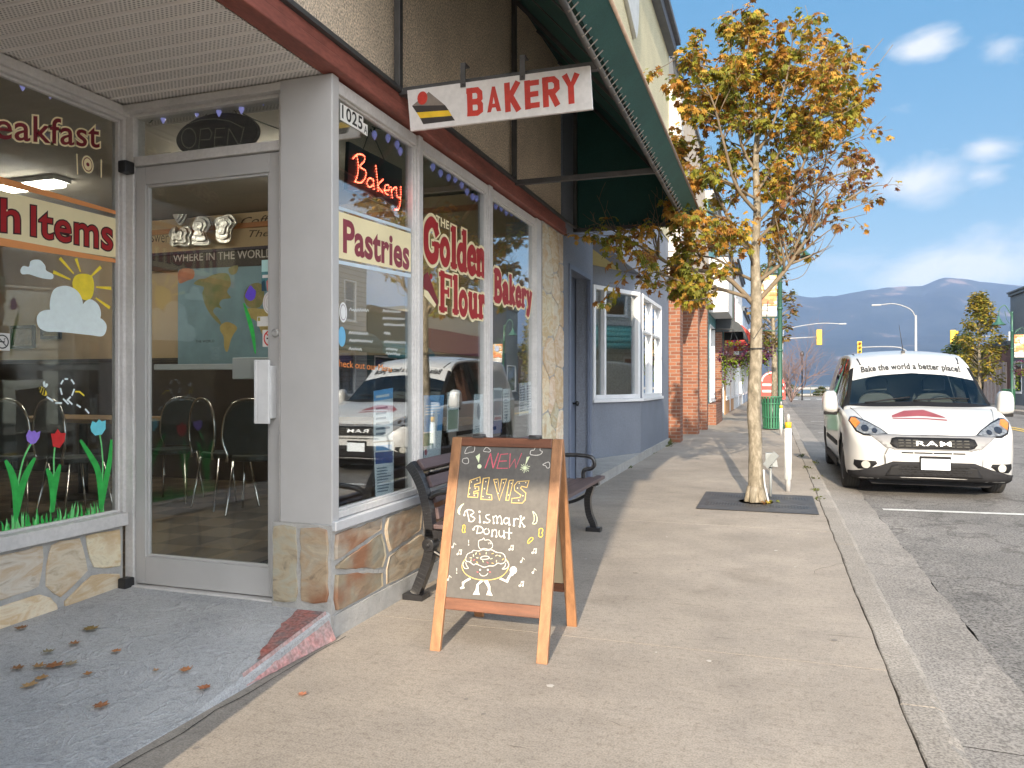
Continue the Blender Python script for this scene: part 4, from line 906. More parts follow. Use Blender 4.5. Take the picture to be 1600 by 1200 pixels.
# ------------------------------------------------------------------ LED signs
M_led=mat('led_red',(1,.10,.05),.4,emit=7); M_led0=mat('led_unlit',(.80,.74,.62),.4); M_ledw=mat('led_dim_white',(.55,.52,.6),.4)
M_sgn=mat('led_panel',(.012,.012,.015),.35)
t=thing('led_bakery_sign','black hanging panel with the word Bakery in red light dots','led sign',PX(585,300,X=FX-.085),None)
P=PY(FX-.085); cc=c4([(385,537),(660,680),(660,905),(375,785)]); pl=P.pxs(cc)
MB().prism(pl,P,-.02,0,0).build('panel',M_sgn,t)
def dots(mb,L,step,r,P,d,m):
    L=[Vector(p) for p in L]; acc=0; last=None
    for i in range(len(L)-1):
        a,b=L[i],L[i+1]; ln=(b-a).length; s=acc
        while s<ln:
            p=a+(b-a)*(s/ln); mb.disc(p.x,p.y,r,P,d,m,6); s+=step
        acc=s-ln
mb=MB()
for s in ([(425,615),(432,660),(428,710),(415,745)],[(405,625),(430,603),(462,612),(462,640),(440,668),(470,690),(468,725),(445,752),(415,745)],[(508,735),(488,728),(476,755),(490,775),(510,760),(508,735),(514,790)],[(522,665),(530,735),(534,795)],[(560,735),(534,768),(562,808)],[(566,790),(590,790),(588,765),(572,768),(568,800),(590,818)],[(600,775),(608,832)],[(604,795),(622,775),(634,785)],[(628,778),(632,820),(650,832)],[(652,775),(650,840),(640,890),(620,892)]):
    dots(mb,P.pxs(c4(spline(s,4) if len(s)>2 else s)),.0145,.0048,P,.0015,0)
mb.build('letter_lights',M_led,t)
mb=MB(); dots(mb,P.pxs(c4(spline([(405,795),(440,790),(475,800),(510,835),(550,830),(600,870),(640,895)],4))),.012,.0035,P,.0015,0); mb.build('underline_lights',M_ledw,t)
mb=MB(); top=P.pxs(c4([(505,470)]))[0]; 
for e in (c4([(468,572)]),c4([(580,640)])): a=P.pxs(e)[0]; mb.tube([P.pt(*top,-.01),P.pt(*a,-.01)],.003,5)
mb.build('hanging_cord',M_blk,t)
PO=PXZ(DY+.05)
c1=lambda Ls:[(x*.3,60+y*.3) for x,y in Ls]
t=thing('open_sign','dark oval unlit OPEN sign hanging in the transom','led sign',PX(337,240,Y=DY+.05))
ctr=PO.px(337.5,211.5); rx=abs(PO.px(401,211)[0]-PO.px(274,211)[0])/2; rz_=abs(PO.px(337,177)[1]-PO.px(337,246)[1])/2
MB().prism([(ctr[0]+rx*math.cos(2*math.pi*i/40),ctr[1]+rz_*math.sin(2*math.pi*i/40)+.02*math.cos(2*math.pi*i/40)*0) for i in range(40)],PO,-.025,0,0).build('panel',M_sgn,t)
mb=MB()
for s in ([(985+38*math.cos(i*.35),520+52*math.sin(i*.35)) for i in range(19)],[(1035,590),(1047,475)],[(1047,475),(1090,468),(1108,495),(1092,528),(1044,530)],[(1170,468),(1125,472),(1118,565),(1165,560)],[(1120,518),(1158,515)],[(1185,560),(1195,470),(1250,562),(1275,462)]):
    dots(mb,PO.pxs(c1(s)),.0105,.0026,PO,.002,0)
for s in ([(985,445),(1050,425),(1125,420),(1200,432),(1265,465)],[(985,585),(1050,605),(1125,610),(1190,600),(1240,580)]): dots(mb,PO.pxs(c1(s)),.0125,.0026,PO,.002,0)
mb.build('letter_lights',M_led0,t)
mb=MB(); nail=PO.px(350,152)
for u,v in ((318,180),(372,182)): mb.tube([PO.pt(*nail,-.01),PO.pt(*PO.px(u,v),-.01)],.0022,5)
mb.build('hanging_cord',M_blk,t)
# ------------------------------------------------------------------ strings of violet bulbs
M_bulb=mat('violet_bulb',(.36,.36,.85),.15,coat=.6,emit=.12); M_cap=mat('bulb_socket',(.02,.05,.035),.5)
def lightstring(label,P,wire,bulbs,sc=1.0):
    p0=P.pt(*P.px(*wire[0])); t=thing('light_string',label,'string lights',p0,'violet bulb strings')
    MB().tube([P.pt(*P.px(*q)) for q in spline(wire,4)],.003,5).build('wire',M_cap,t)
    for u,v in bulbs:
        x,y=P.px(u,v); c=P.pt(x,y,.0); mb=MB()
        mb.lathe([(.006,.012),(.007,-.006)],c,8,m=1); mb.lathe([(.008*sc,-.004),(.014*sc,-.018),(.013*sc,-.032),(.006*sc,-.047),(.0005,-.055)],c,10,m=0)
        mb.build('bulb',[M_bulb,M_cap],t)
PT=PXZ(DY+.03)
lightstring('sagging string of violet bulbs across the transom over the door',PT,c1([(780,440),(840,380),(920,330),(1030,335),(1140,335),(1260,320),(1370,290),(1495,265)]),c1([(850,392),(918,350),(1025,358),(1140,355),(1258,340),(1372,295),(1468,300)]))
PS=PY(FX-.07)
lightstring('string of violet bulbs behind the number tiles in the first street window',PS,c4([(505,460),(580,485),(640,520),(720,545)]),c4([(517,478),(588,496),(635,530),(652,565)]),1.05)
lightstring('string of violet bulbs along the top of the middle window',PS,c4([(775,610),(880,670),(990,735),(1095,800)]),c4([(822,650),(862,682),(903,705),(938,715),(972,745),(1000,780),(1028,806),(1048,815)]),1.15)
lightstring('string of violet bulbs along the top of the last street window',PS,c4([(1140,830),(1230,880),(1340,955)]),c4([(1150,858),(1178,868),(1205,890),(1232,895),(1258,905),(1285,925),(1305,935)]),1.2)
lightstring('string of violet bulbs at the top of the painted window',PY(LX-.06),c1([(-60,170),(120,195),(300,255),(470,310),(560,350)]),c1([(118,215),(262,258),(465,330),(545,360)]))
lightstring('thin violet tinsel string hung from the transom to the wall sign',PXZ(DY+.2),[(346,152),(380,178),(410,192),(449,206)],[],1)
# ------------------------------------------------------------------ awning over the street windows
M_can=mat('green_awning_canvas',(.020,.088,.074),.75,var=.12,vs=3,fine=.15,fs=120,transl=.22)
M_val=mat('green_awning_valance',(.022,.09,.078),.7,var=.15,vs=4,fine=.15,fs=120)
M_steel=mat('dark_awning_steel',(.075,.072,.07),.5,metal=.2,var=.2,vs=10)
M_cord=mat('lacing_cord',(.25,.21,.17),.9); M_hem=mat('faded_hem',(.30,.22,.17),.85,var=.2,vs=20)
AE=-.83; AZ=2.80; FZ=AZ+.165; AT=4.35; Y0,Y1=2.85,7.86
aw=thing('awning','dark green canvas awning laced to a steel frame over the bakery windows','awning',(FX,3.6,2.8))
EX=-.70
c=MB()
ncol=22
for i in range(ncol):
    a=Y0+(Y1-Y0)*i/ncol; b=Y0+(Y1-Y0)*(i+1)/ncol
    def pt(s,y): 
        return (FX-.01+(EX-FX+.01)*s, y, AT+(2.945-AT)*s-.03*math.sin(math.pi*s))
    for k in range(6):
        s0,s1=k/6,(k+1)/6; c.add([pt(s0,a),pt(s1,a),pt(s1,b),pt(s0,b)],[(0,1,2,3)],0,True)
co=c.build('canopy',M_can,aw,merge=True); sm=co.modifiers.new('thick','SOLIDIFY'); sm.thickness=.006
v=MB(); n=60
for i in range(n):
    a=Y0+(Y1-Y0)*i/n; b=Y0+(Y1-Y0)*(i+1)/n
    wa=.006*noise.noise((a*2,0,0)); wb=.006*noise.noise((b*2,0,0))
    v.add([(AE+.02,a,AZ+.03),(EX+wa,a,2.93),(EX+wb,b,2.93),(AE+.02,b,AZ+.03)],[(0,1,2,3)],0,False)
vo=v.build('valance',M_val,aw,merge=True); sm=vo.modifiers.new('thick','SOLIDIFY'); sm.thickness=.004
MB().tube([(EX+.004,Y0,2.937),(EX+.004,Y1,2.937)],.012,6).build('hem',M_hem,aw)
for y,nm in ((Y1,'end_panel'),):
    e=MB(); PE=PXZ(y); pts=[(FX-.01,AT-.02)]+[(FX-.01+(EX-FX+.01)*k/8, AT+(2.945-AT)*k/8-.03*math.sin(math.pi*k/8)-.004) for k in range(1,9)]+[(AE+.02,AZ+.02),(FX-.01,AZ+.02)]
    e.prism(pts,PE,-.003,.003); e.build(nm,M_can,aw)
# steel frame
fr=MB(); fr.tube([(AE,Y0,AZ),(AE,Y1-.02,AZ)],.016,8); fr.tube([(FX+.03,Y0,AZ+.02),(FX+.03,Y1-.02,AZ+.02)],.014,6); fr.build('front_rail',M_steel,aw)
for y in (3.80,5.80,7.80):
    f=MB(); f.bar((FX+.02,y,AZ),(AE,y,AZ),.04,.04); f.bar((FX+.022,y,AZ-.02),(FX+.022,y,AT-.05),.036,.04,up=(0,1,0)); f.bar((FX+.03,y,AT-.10),(EX-.03,y,2.93),.03,.03,up=(0,1,0)); f.build('frame_rib',M_steel,aw,bevel=.003)
for y in (4.45,5.1,6.4,7.1):
    MB().bar((FX+.03,y,AT-.075),(EX-.03,y,2.945),.022,.02,up=(0,1,0)).build('rafter',M_steel,aw)
y=2.9; k=0
while y<Y1-.05:
    lc=MB(); lc.tube([(AE-.012,y,AZ+.018),(AE+.01,y+.02,AZ-.018),(AE+.045,y+.045,AZ+.03)],.0038,5); lc.tube([(AE-.010,y+.002,AZ-.01),(AE+.03,y+.012,AZ+.034)],.003,4); lc.build('lacing_loop',M_cord,aw); y+=.125
x=FX+.12
while x<AE-.03:
    lc=MB(); lc.tube([(x,Y1-.03,AZ+.06),(x+.02,Y1-.0,AZ-.012),(x+.04,Y1-.004,AZ+.05)],.0035,4); lc.build('lacing_loop',M_cord,aw); x+=.09
# ------------------------------------------------------------------ hanging BAKERY sign
SY=3.76; PS_=PXZ(SY-.012)
sg=thing('hanging_sign','white hand painted BAKERY board with a cake slice hung below the awning','hanging sign',(-1.4,SY,2.57))
cs=lambda Ls:[(620+x*.2125,90+y*.2125) for x,y in Ls]
pl=PS_.pxs(cs([(75,240),(1420,57),(1440,378),(100,540)]))
sb_=MB(); sb_.prism(pl,PS_,-.018,0); sb_.build('board',mat('sign_board_white',(.66,.63,.60),.55,var=.06,vs=5,fine=.05,fs=40),sg,bevel=.002)
M_sr=mat('sign_red',(.50,.035,.02),.5,var=.18,vs=25); M_sk=mat('sign_dark',(.035,.028,.025),.6,var=.2,vs=20); M_sy=mat('sign_yellow',(.72,.46,.02),.5,var=.12,vs=20); M_sg=mat('sign_greybrown',(.20,.165,.135),.6,var=.15,vs=25)
mb=MB(); P=PS_
sk=lambda L,w_,m: mb.stroke(P.pxs(cs(L)),w_,P,.0008,m)
W_=.031
B=lambda Ls,m: mb.flat(P.pxs(cs(Ls)),P,.0006,m)
B([(112,355),(235,252),(355,350)],3); B([(112,355),(355,350),(382,387),(145,403)],1); B([(145,403),(382,387),(405,428),(172,446)],2); B([(172,446),(405,428),(428,462),(195,490)],1)
mb.disc(*P.px(*cs([(189,298)])[0]),.030,P,.0014,0,18,.036)
sk([(535,237),(540,418)],W_,0); sk([(522,246),(590,238),(610,258),(612,300),(592,325),(540,328)],W_*.95,0); sk([(540,328),(598,322),(615,345),(615,390),(592,408),(530,412)],W_*.95,0)
B([(665,405),(700,213),(722,212),(768,392),(736,396),(727,366),(702,369),(692,402)],0); mb.flat(P.pxs(cs([(705,340),(722,338),(712,290)])),P,.0012,4)
sk([(810,198),(818,387)],W_,0); sk([(885,188),(828,295)],W_,0); sk([(832,275),(892,380)],W_,0)
sk([(958,182),(965,368)],W_,0); sk([(955,193),(1034,182)],W_*.9,0); sk([(962,275),(1030,265)],W_*.9,0); sk([(962,357),(1040,347)],W_*.9,0)
sk([(1090,158),(1098,352)],W_,0); sk([(1080,168),(1150,158),(1175,180),(1178,225),(1155,250),(1098,258)],W_*.95,0); sk([(1135,255),(1178,342)],W_,0)
sk([(1238,138),(1280,215),(1320,128)],W_,0); sk([(1280,205),(1285,327)],W_,0)
mb.build('lettering',[M_sr,M_sk,M_sy,M_sg,mat('sign_board_white',(.66,.63,.60))],sg)
for u,v in ((489,170),(925,115)):
    q=P.pxs(cs([(u,v)]))[0]; p=P.pt(*q,0); cb=MB(); cb.box(p.x-.014,SY-.020,p.z-.035,p.x+.014,SY-.0125,p.z+.085); cb.box(p.x-.014,SY-.02,p.z+.085,p.x+.014,SY+.045,p.z+.092); cb.lathe([(.008,0),(.006,-.006),(0,-.007)],(p.x,SY-.0205,p.z-.02),8,axis='y'); cb.build('hanger_clip',M_steel,sg)
# ------------------------------------------------------------------ unseen overhang box behind the viewer, shaped to cast shade
mq=MB(); mq.prism([(-1.95,-5.2),(.09,-5.2),(-.163,-3.0),(-1.95,-3.0)],Plane((0,0,0),(1,0,0),(0,1,0)),4.03,7.1); mq.box(-1.9,-3.25,4.95,.0,-2.98,5.75); mq.prism([(-1.95,-5.24),(.10,-5.24),(-.155,-2.96),(-1.95,-2.96)],Plane((0,0,0),(1,0,0),(0,1,0)),7.101,7.2)  # middle box is a fin added to keep sun off the hanging sign
mq.build('shade_box',mat('shade_box_grey',(.30,.30,.29),.7,var=.1),label='unseen overhang box added behind the viewer to cast shade',cat='shade_box',bevel=.01)
nb=MB(); nb.box(-9.5,-14,-.02,-1.985,-3.02,7.2); nb.build('neighbour_building',mat('neighbour_plaster',(.35,.32,.28),.9,var=.1),label='plain plaster building on the near side of the bakery',cat='building')
# ------------------------------------------------------------------ sandwich board
M_wo=mat('orange_stained_wood',(.31,.15,.068),.55,var=.28,vs=7,stretch=(6,6,.7),fine=.12,fs=120,coat=.15)
M_wd=mat('dark_stained_wood',(.16,.06,.03),.5,var=.3,vs=7,stretch=(.7,6,6),fine=.12,fs=120,coat=.15)
M_chb=mat('chalkboard',(.085,.079,.073),.62,col2=(.125,.116,.106),vs=3.5,fine=.10,fs=50)
M_crm=mat('cream_backing',(.50,.42,.28),.7,var=.08,vs=4)
bd=thing('sandwich_board','wooden sandwich board with chalk lettering and a chalk donut on its dark front','sandwich board',(-1.19,3.43,0))
Fo=Vector((0,3.155,0)); Fu=Vector((0,.262,.945)).normalized()
PB=Plane((0,3.155,0),(1,0,0),Fu); HT=math.hypot(.262,.945)
xl,xr=-1.463,-.912
def stile(mb,P,x0,x1,y0,y1,d0,d1): mb.prism([(x0,y0),(x1,y0),(x1,y1),(x0,y1)],P,d0,d1)
for x0,x1 in ((xl,xl+.050),(xr-.050,xr)):
    m=MB(); stile(m,PB,x0,x1,0,HT-.0,-.022,.0); m.build('leg',M_wo,bd,bevel=.003)
m=MB(); stile(m,PB,xl+.051,xr-.051,HT-.042,HT,-.022,.001); m.build('top_rail',M_wd,bd,bevel=.003)
m=MB(); stile(m,PB,xl+.051,xr-.051,.185,.238,-.020,-.002); m.build('bottom_rail',M_wd,bd,bevel=.003)
m=MB(); stile(m,PB,xl+.051,xr-.051,.239,HT-.043,-.014,-.006); m.build('chalkboard_panel',M_chb,bd)
RB=Plane((0,3.716,0),(-1,0,0),Vector((0,-.262,.945)))
for x0,x1 in ((xl+.004,xl+.054),(xr-.054,xr-.004)):
    m=MB(); stile(m,RB,-x1,-x0,0,HT,-.022,.0); m.build('leg',M_wo,bd,bevel=.003)
m=MB(); stile(m,RB,-xr+.056,-xl-.056,HT-.055,HT,-.022,.0); stile(m,RB,-xr+.056,-xl-.056,.19,.235,-.02,-.002); m.build('rear_rail',M_wd,bd,bevel=.003)
m=MB(); stile(m,RB,-xr+.056,-xl-.056,.237,HT-.057,-.014,-.006); m.build('rear_panel',M_crm,bd)
for x in (-1.33,-1.05):
    m=MB(); m.tube([(x-.03,3.436,.952),(x+.03,3.436,.952)],.009,8); m.box(x-.026,3.41,.943,x+.026,3.462,.950); m.build('hinge',M_steel,bd)
# chalk drawing
P=Plane(PB.pt(0,0,-.0056),PB.ux,PB.uy); mb=MB()
c5=lambda Ls:[(640+x*.18336,660+y*.18336) for x,y in Ls]
c6=lambda Ls:[(640+x*.2,820+y*.2) for x,y in Ls]
def ch(L,w_=.0058,m=0,cl=False,sp=True,f=c5):
    w_=[x*.62 for x in w_] if isinstance(w_,list) else w_*.62
    L=spline(L,4,cl) if sp and len(L)>2 else L
    mb.stroke(P.pxs(f(L)),w_,P,.0,m,closed=cl,jit=.22)
# clouds
for cl in ([(470,262),(490,215),(520,205),(550,198),(555,225),(545,250),(515,255),(495,262)],[(630,245),(640,225),(655,212),(675,222),(690,240),(680,252),(655,250)],[(1028,270),(1035,240),(1060,235),(1075,212),(1110,215),(1112,238),(1132,250),(1115,272),(1085,280),(1050,278)],[(450,335),(455,312),(475,305),(495,305),(503,325),(498,348),(475,352),(460,345)],[(1135,360),(1160,345),(1185,338),(1195,360),(1190,385),(1170,388),(1160,370)]): ch(cl,.005,0,True)
mb.flat(P.pxs(c5([(562,290),(598,265),(600,290),(590,345)])),P,0,2); mb.disc(*P.px(*c5([(595,375)])[0]),.011,P,0,2)
mb.flat(P.pxs(c5([(998,295),(1025,290),(985,368)])),P,0,2)
ctr=(983,388)
for i in range(12):
    a=i*math.pi/6+.2; r1=42 if i%2 else 34; ch([(ctr[0]+12*math.cos(a),ctr[1]+12*math.sin(a)),(ctr[0]+r1*math.cos(a),ctr[1]+r1*math.sin(a))],.0045,2,sp=False)
mb.disc(*P.px(*c5([ctr])[0]),.008,P,0,2)
for L in ([(645,388),(690,265)],[(690,265),(712,388)],[(712,388),(757,262)],[(838,268),(777,273),(745,391),(836,391)],[(760,332),(826,328)],[(858,268),(850,388),(897,312),(905,388),(955,264)]): ch(L,.0072,1,sp=False)
# marquee style letters
for poly in ([(515,495),(600,465),(603,515),(555,530),(552,550),(590,548),(590,580),(548,590),(546,608),(583,600),(580,640),(497,635)],[(628,478),(680,470),(655,610),(700,618),(702,660),(607,655)],[(717,487),(752,482),(767,590),(785,485),(828,483),(765,665)],[(850,495),(885,490),(845,665),(820,662)],[(1018,497),(1000,555),(955,545),(945,560),(990,600),(985,660),(960,688),(868,685),(872,648),(940,640),(950,620),(895,580),(892,540),(920,505)]): ch(poly,.0056,3,True,False)
for x,y in ((528,508),(575,492),(514,560),(510,612),(560,563),(552,622),(650,505),(638,565),(625,632),(680,640),(738,510),(757,605),(800,515),(868,520),(843,620),(935,518),(990,513),(920,560),(966,625),(930,665)): mb.disc(*P.px(*c5([(x,y)])[0]),.0027,P,0,4,8)
# Bismark Donut
for L in ([(488,750),(500,800),(508,842)],[(467,790),(472,762),(495,745),(530,748),(548,770),(520,792),(556,818),(535,845),(508,842)],[(597,792),(600,850)],[(682,785),(650,795),(660,820),(685,835),(670,855),(635,850)],[(718,858),(712,800)],[(714,815),(735,795),(746,815),(748,855)],[(746,820),(768,797),(782,820),(786,862)],[(846,825),(822,812),(802,838),(818,865),(845,848)],[(848,815),(852,872)],[(890,820),(890,878)],[(890,840),(908,820),(930,826)],[(948,802),(940,886)],[(975,815),(944,848)],[(950,845),(978,886)],[(585,888),(572,946)],[(545,912),(562,886),(605,888),(628,915),(612,940),(572,946)],[(655,905),(634,920),(640,948),(665,952),(680,932),(670,908)],[(703,968),(705,915)],[(705,932),(728,913),(742,930),(740,972)],[(765,922),(763,958),(782,975),(802,960)],[(804,922),(808,980)],[(850,900),(848,988)],[(815,938),(872,942)]): ch(L,.0075,0)
for x,y in ((597,762),(467,790),(600,850),(635,852),(718,858),(748,856),(786,862),(852,872),(890,878),(940,886),(978,886),(975,815),(948,802),(545,912),(703,968),(740,972),(808,980),(848,988)): mb.disc(*P.px(*c5([(x,y)])[0]),.0055,P,0,0,8)
# bananas and peanuts
mb.flat(P.pxs(c5(spline([(465,692),(440,705),(415,735),(412,770),(430,788),(430,760),(445,720)],3,True))),P,0,2); ch([(1052,760),(1080,790),(1088,830),(1075,862),(1048,862),(1062,835),(1062,800)],.005,2,True)
for L in ([(455,880),(470,875),(476,895),(470,915),(474,935),(455,937),(450,915),(456,900)],[(1105,910),(1130,905),(1137,925),(1128,942),(1135,962),(1120,978),(1102,968),(1104,940)],[(1030,985),(1050,982),(1050,1000),(1030,1018),(1015,1032),(1006,1022),(1015,1002)]): ch(L,.0048,5,True)
# donut with arms and legs (crop six)
D=lambda L,w_=.005,m=0,cl=False,sp=True: ch(L,w_,m,cl,sp,c6)
D([(540,165),(542,125),(570,115),(580,103),(590,120),(620,118),(645,145),(648,175),(620,192),(585,185),(555,190)],.005,0,True); D([(615,140),(620,152)],.004); D([(628,138),(632,150)],.004)
D([(440,262),(455,228),(490,212),(500,200),(540,205),(570,195),(610,200),(640,195),(680,215),(725,222),(748,250),(745,290),(715,305),(690,300),(660,320),(620,322),(585,332),(550,318),(520,305),(500,312),(470,290),(445,285)],.0055,0,True)
D([(440,262),(415,300),(412,340),(440,385),(500,418),(580,432),(660,425),(725,400),(768,350),(775,300),(750,262)],.0052,3); D([(428,285),(418,310),(432,340),(460,338),(445,315),(440,292)],.005); D([(755,275),(775,310),(760,340),(725,345),(745,325),(752,300)],.005)
D([(555,258),(580,245),(615,248),(622,262),(590,270),(560,268)],.005,0,True)
for x,y,m_ in ((480,258,4),(500,240,4),(520,225,2),(550,228,3),(600,222,2),(650,225,3),(680,240,4),(705,243,2),(730,270,3),(480,280,2),(530,258,4),(575,285,2),(610,295,1),(650,300,3),(680,285,4),(640,265,2),(530,295,3),(505,275,1)):
    a=rg.uniform(0,3); D([(x-7*math.cos(a),y-7*math.sin(a)),(x+7*math.cos(a),y+7*math.sin(a))],.0048,m_,sp=False)
for x in (553,613): mb.disc(*P.px(*c6([(x,352)])[0]),.0045,P,0,0,8)
D([(548,380),(560,395),(582,400),(602,392),(612,378)],.0042)
for x in (532,630): D([(x-6,368),(x+6,370)],.0045,1,sp=False)
F=lambda L: mb.flat(P.pxs(c6(L)),P,0,0)
F([(470,412),(480,425),(430,455),(425,480),(433,495),(400,503),(395,492),(412,480),(410,448)]); F([(555,435),(580,438),(540,470),(540,510),(550,548),(495,545),(518,505),(525,465)]); F([(580,438),(612,434),(632,480),(632,515),(650,555),(600,548),(615,510),(612,485)])
F([(702,425),(715,412),(755,432),(775,395),(795,380),(800,395),(785,415),(768,455)]); mb.disc(*P.px(*c6([(812,355)])[0]),.017,P,0,0,14); mb.disc(*P.px(*c6([(800,382)])[0]),.010,P,0,0,10)
for x,y,k in ((345,160,1),(385,215,2),(790,180,2),(970,205,2),(880,275,1),(972,360,1),(870,462,2),(308,415,1)):
    mb.disc(*P.px(*c6([(x-8,y+14)])[0]),.0052,P,0,0,8); D([(x-2,y+14),(x+4,y-18),(x+20,y-4)],.0042,0,sp=False)
    if k==2: D([(x+4,y-18),(x+24,y-20),(x+20,y+10)],.0042,0,sp=False); mb.disc(*P.px(*c6([(x+15,y+12)])[0]),.0052,P,0,0,8)
for x,y in ((463,135),(370,355)): D([(x,y-14),(x,y+12)],[.007,.002],0,sp=False); mb.disc(*P.px(*c6([(x,y+22)])[0]),.003,P,0,0,6)
mb.build('chalk_drawing',[paint('chalk_white',(212,208,200),.9,fine=.25,fs=300),paint('chalk_pink',(205,95,110),.9,fine=.25,fs=300),paint('chalk_pale_green',(220,230,190),.9,fine=.2,fs=300),paint('chalk_yellow',(222,188,115),.9,fine=.2,fs=300),paint('chalk_cream',(245,225,180),.9),paint('chalk_gold',(235,195,70),.9)],bd)
# ------------------------------------------------------------------ bench
M_iron=mat('black_cast_iron',(.016,.016,.018),.32,spec=.6,var=.2,vs=20,coat=.2)
M_slat=mat('purple_brown_slat',(.105,.07,.07),.5,var=.22,vs=6,stretch=(5,.6,5),fine=.12,fs=120)
be=thing('park_bench','black cast iron bench with purple brown slats facing the road below the windows','bench',(-1.62,5.02,0))
YA,YB=3.90,6.15
back=spline([(-1.925,.752),(-1.885,.70),(-1.845,.62),(-1.818,.52),(-1.805,.44),(-1.80,.36)],5)
for y in (YA,YB):
    Pq=PXZ(y); f=MB()
    def band(path,wd,dep=.030):
        wl_=wd if isinstance(wd,(list,tuple)) else [wd]*len(path); L=[];Rr=[]
        for i,p in enumerate(path):
            a=Vector(path[max(0,i-1)]); b=Vector(path[min(len(path)-1,i+1)]); d=(b-a).normalized(); nn=Vector((-d.y,d.x)); L.append(Vector(p)+nn*wl_[i]/2); Rr.append(Vector(p)-nn*wl_[i]/2)
        for i in range(len(path)-1): f.prism([tuple(L[i]),tuple(Rr[i]),tuple(Rr[i+1]),tuple(L[i+1])],Pq,-dep,dep)
        return L,Rr
    band(back,[.05]*len(back)); band(spline([(-1.80,.37),(-1.80,.28),(-1.83,.17),(-1.875,.06),(-1.89,.03)],5),.055)
    f.box(-1.95,y-.05,.0,-1.83,y+.05,.032)
    band(spline([(-1.82,.375),(-1.65,.365),(-1.48,.375),(-1.34,.40)],4),.045); band(spline([(-1.40,.37),(-1.43,.27),(-1.42,.15),(-1.385,.06),(-1.38,.03)],5),.05); f.box(-1.44,y-.04,.0,-1.32,y+.04,.032)
    f.tube([Vector((p[0],y,p[1])) for p in spline([(-1.83,.55),(-1.76,.595),(-1.64,.612),(-1.50,.615),(-1.40,.60),(-1.375,.55),(-1.40,.51),(-1.45,.50),(-1.47,.47),(-1.465,.40)],6)],.017,8)
    f.tube([Vector((p[0],y,p[1])) for p in spline([(-1.80,.28),(-1.66,.22),(-1.54,.24),(-1.43,.30)],5)],.014,8)
    f.lathe([(.035,-.04),(.04,-.03),(.04,.03),(.035,.04)],(-1.80,y,.31),16,axis='y'); f.lathe([(.012,-.052),(.012,-.04)],(-1.80,y,.31),10,axis='y')
    for zx,zz in ((-1.90,.705),(-1.845,.60),(-1.815,.48)): f.lathe([(.007,-.036),(.007,-.03)],(zx,y,zz),8,axis='y')
    f.build('end_frame',M_iron,be,bevel=.004)
for (x,z) in ((-1.888,.725),(-1.853,.645),(-1.826,.56),(-1.808,.475)):
    m=MB(); i=min(range(len(back)),key=lambda k:abs(back[k][1]-z)); tdir=(Vector(back[max(0,i-1)])-Vector(back[min(len(back)-1,i+1)])).normalized()
    nrm=Vector((-tdir.y,tdir.x)); nrm=nrm if nrm.x>0 else -nrm
    cx=back[i][0]+nrm.x*.030; cz=back[i][1]+nrm.y*.030
    m.bar((cx,YA+.034,cz),(cx,YB-.034,cz),.066,.024,up=(nrm.x,0,nrm.y)); m.build('back_slat',M_slat,be,bevel=.005)
for x,z in ((-1.755,.396),(-1.665,.392),(-1.575,.396),(-1.485,.403),(-1.395,.415),(-1.325,.43)):
    m=MB(); m.box(x-.036,YA-.01,z,x+.036,YB+.01,z+.026); m.build('seat_slat',M_slat,be,bevel=.005)
# ------------------------------------------------------------------ leaves on the ground
LEAFP=[(0,-.5),(.10,-.42),(.36,-.40),(.28,-.22),(.55,-.05),(.34,.05),(.38,.28),(.16,.22),(0,.55),(-.16,.22),(-.38,.28),(-.34,.05),(-.55,-.05),(-.28,-.22),(-.36,-.40),(-.10,-.42)]
fl_=[(142,979,'olive green curled leaf near the stone base',(120,100,40),.07),(118,1002,'small brown leaf lying alone below the stone base',(150,95,55),.05),(77,1015,'grey green leaf left of the leaf cluster',(125,125,95),.05),(86,1039,'big russet leaf at the middle of the leaf cluster',(150,85,45),.075),(62,1040,'tan leaf touching the russet one',(165,125,75),.055),(30,1042,'brown leaf at the outer edge of the cluster',(130,85,50),.055),(112,1036,'pale grey dried leaf with a stalk beside the russet one',(150,140,120),.055),(66,1059,'yellowish tan leaf in front of the cluster',(175,130,70),.05),(48,1071,'pale tan folded leaf nearest the bottom of the cluster',(190,150,95),.06),(137,1053,'small orange brown leaf right of the cluster',(160,105,55),.04),(182,1015,'orange leaf in the middle of the entry slab',(185,115,65),.042),(289,1048,'rust leaf near the painted ramp edge',(175,105,60),.05),(318,1080,'rust leaf near the slab seam',(170,90,55),.05),(159,1107,'upright brown leaf at the front of the entry slab',(150,85,50),.06),(243,1048,'tiny tan scrap of leaf on the entry slab',(170,135,105),.03),(473,1085,'russet leaf lying on the shaded pavement past the seam',(165,95,75),.04),(32,978,'brown sliver of leaf against the stone base',(120,75,40),.05)]
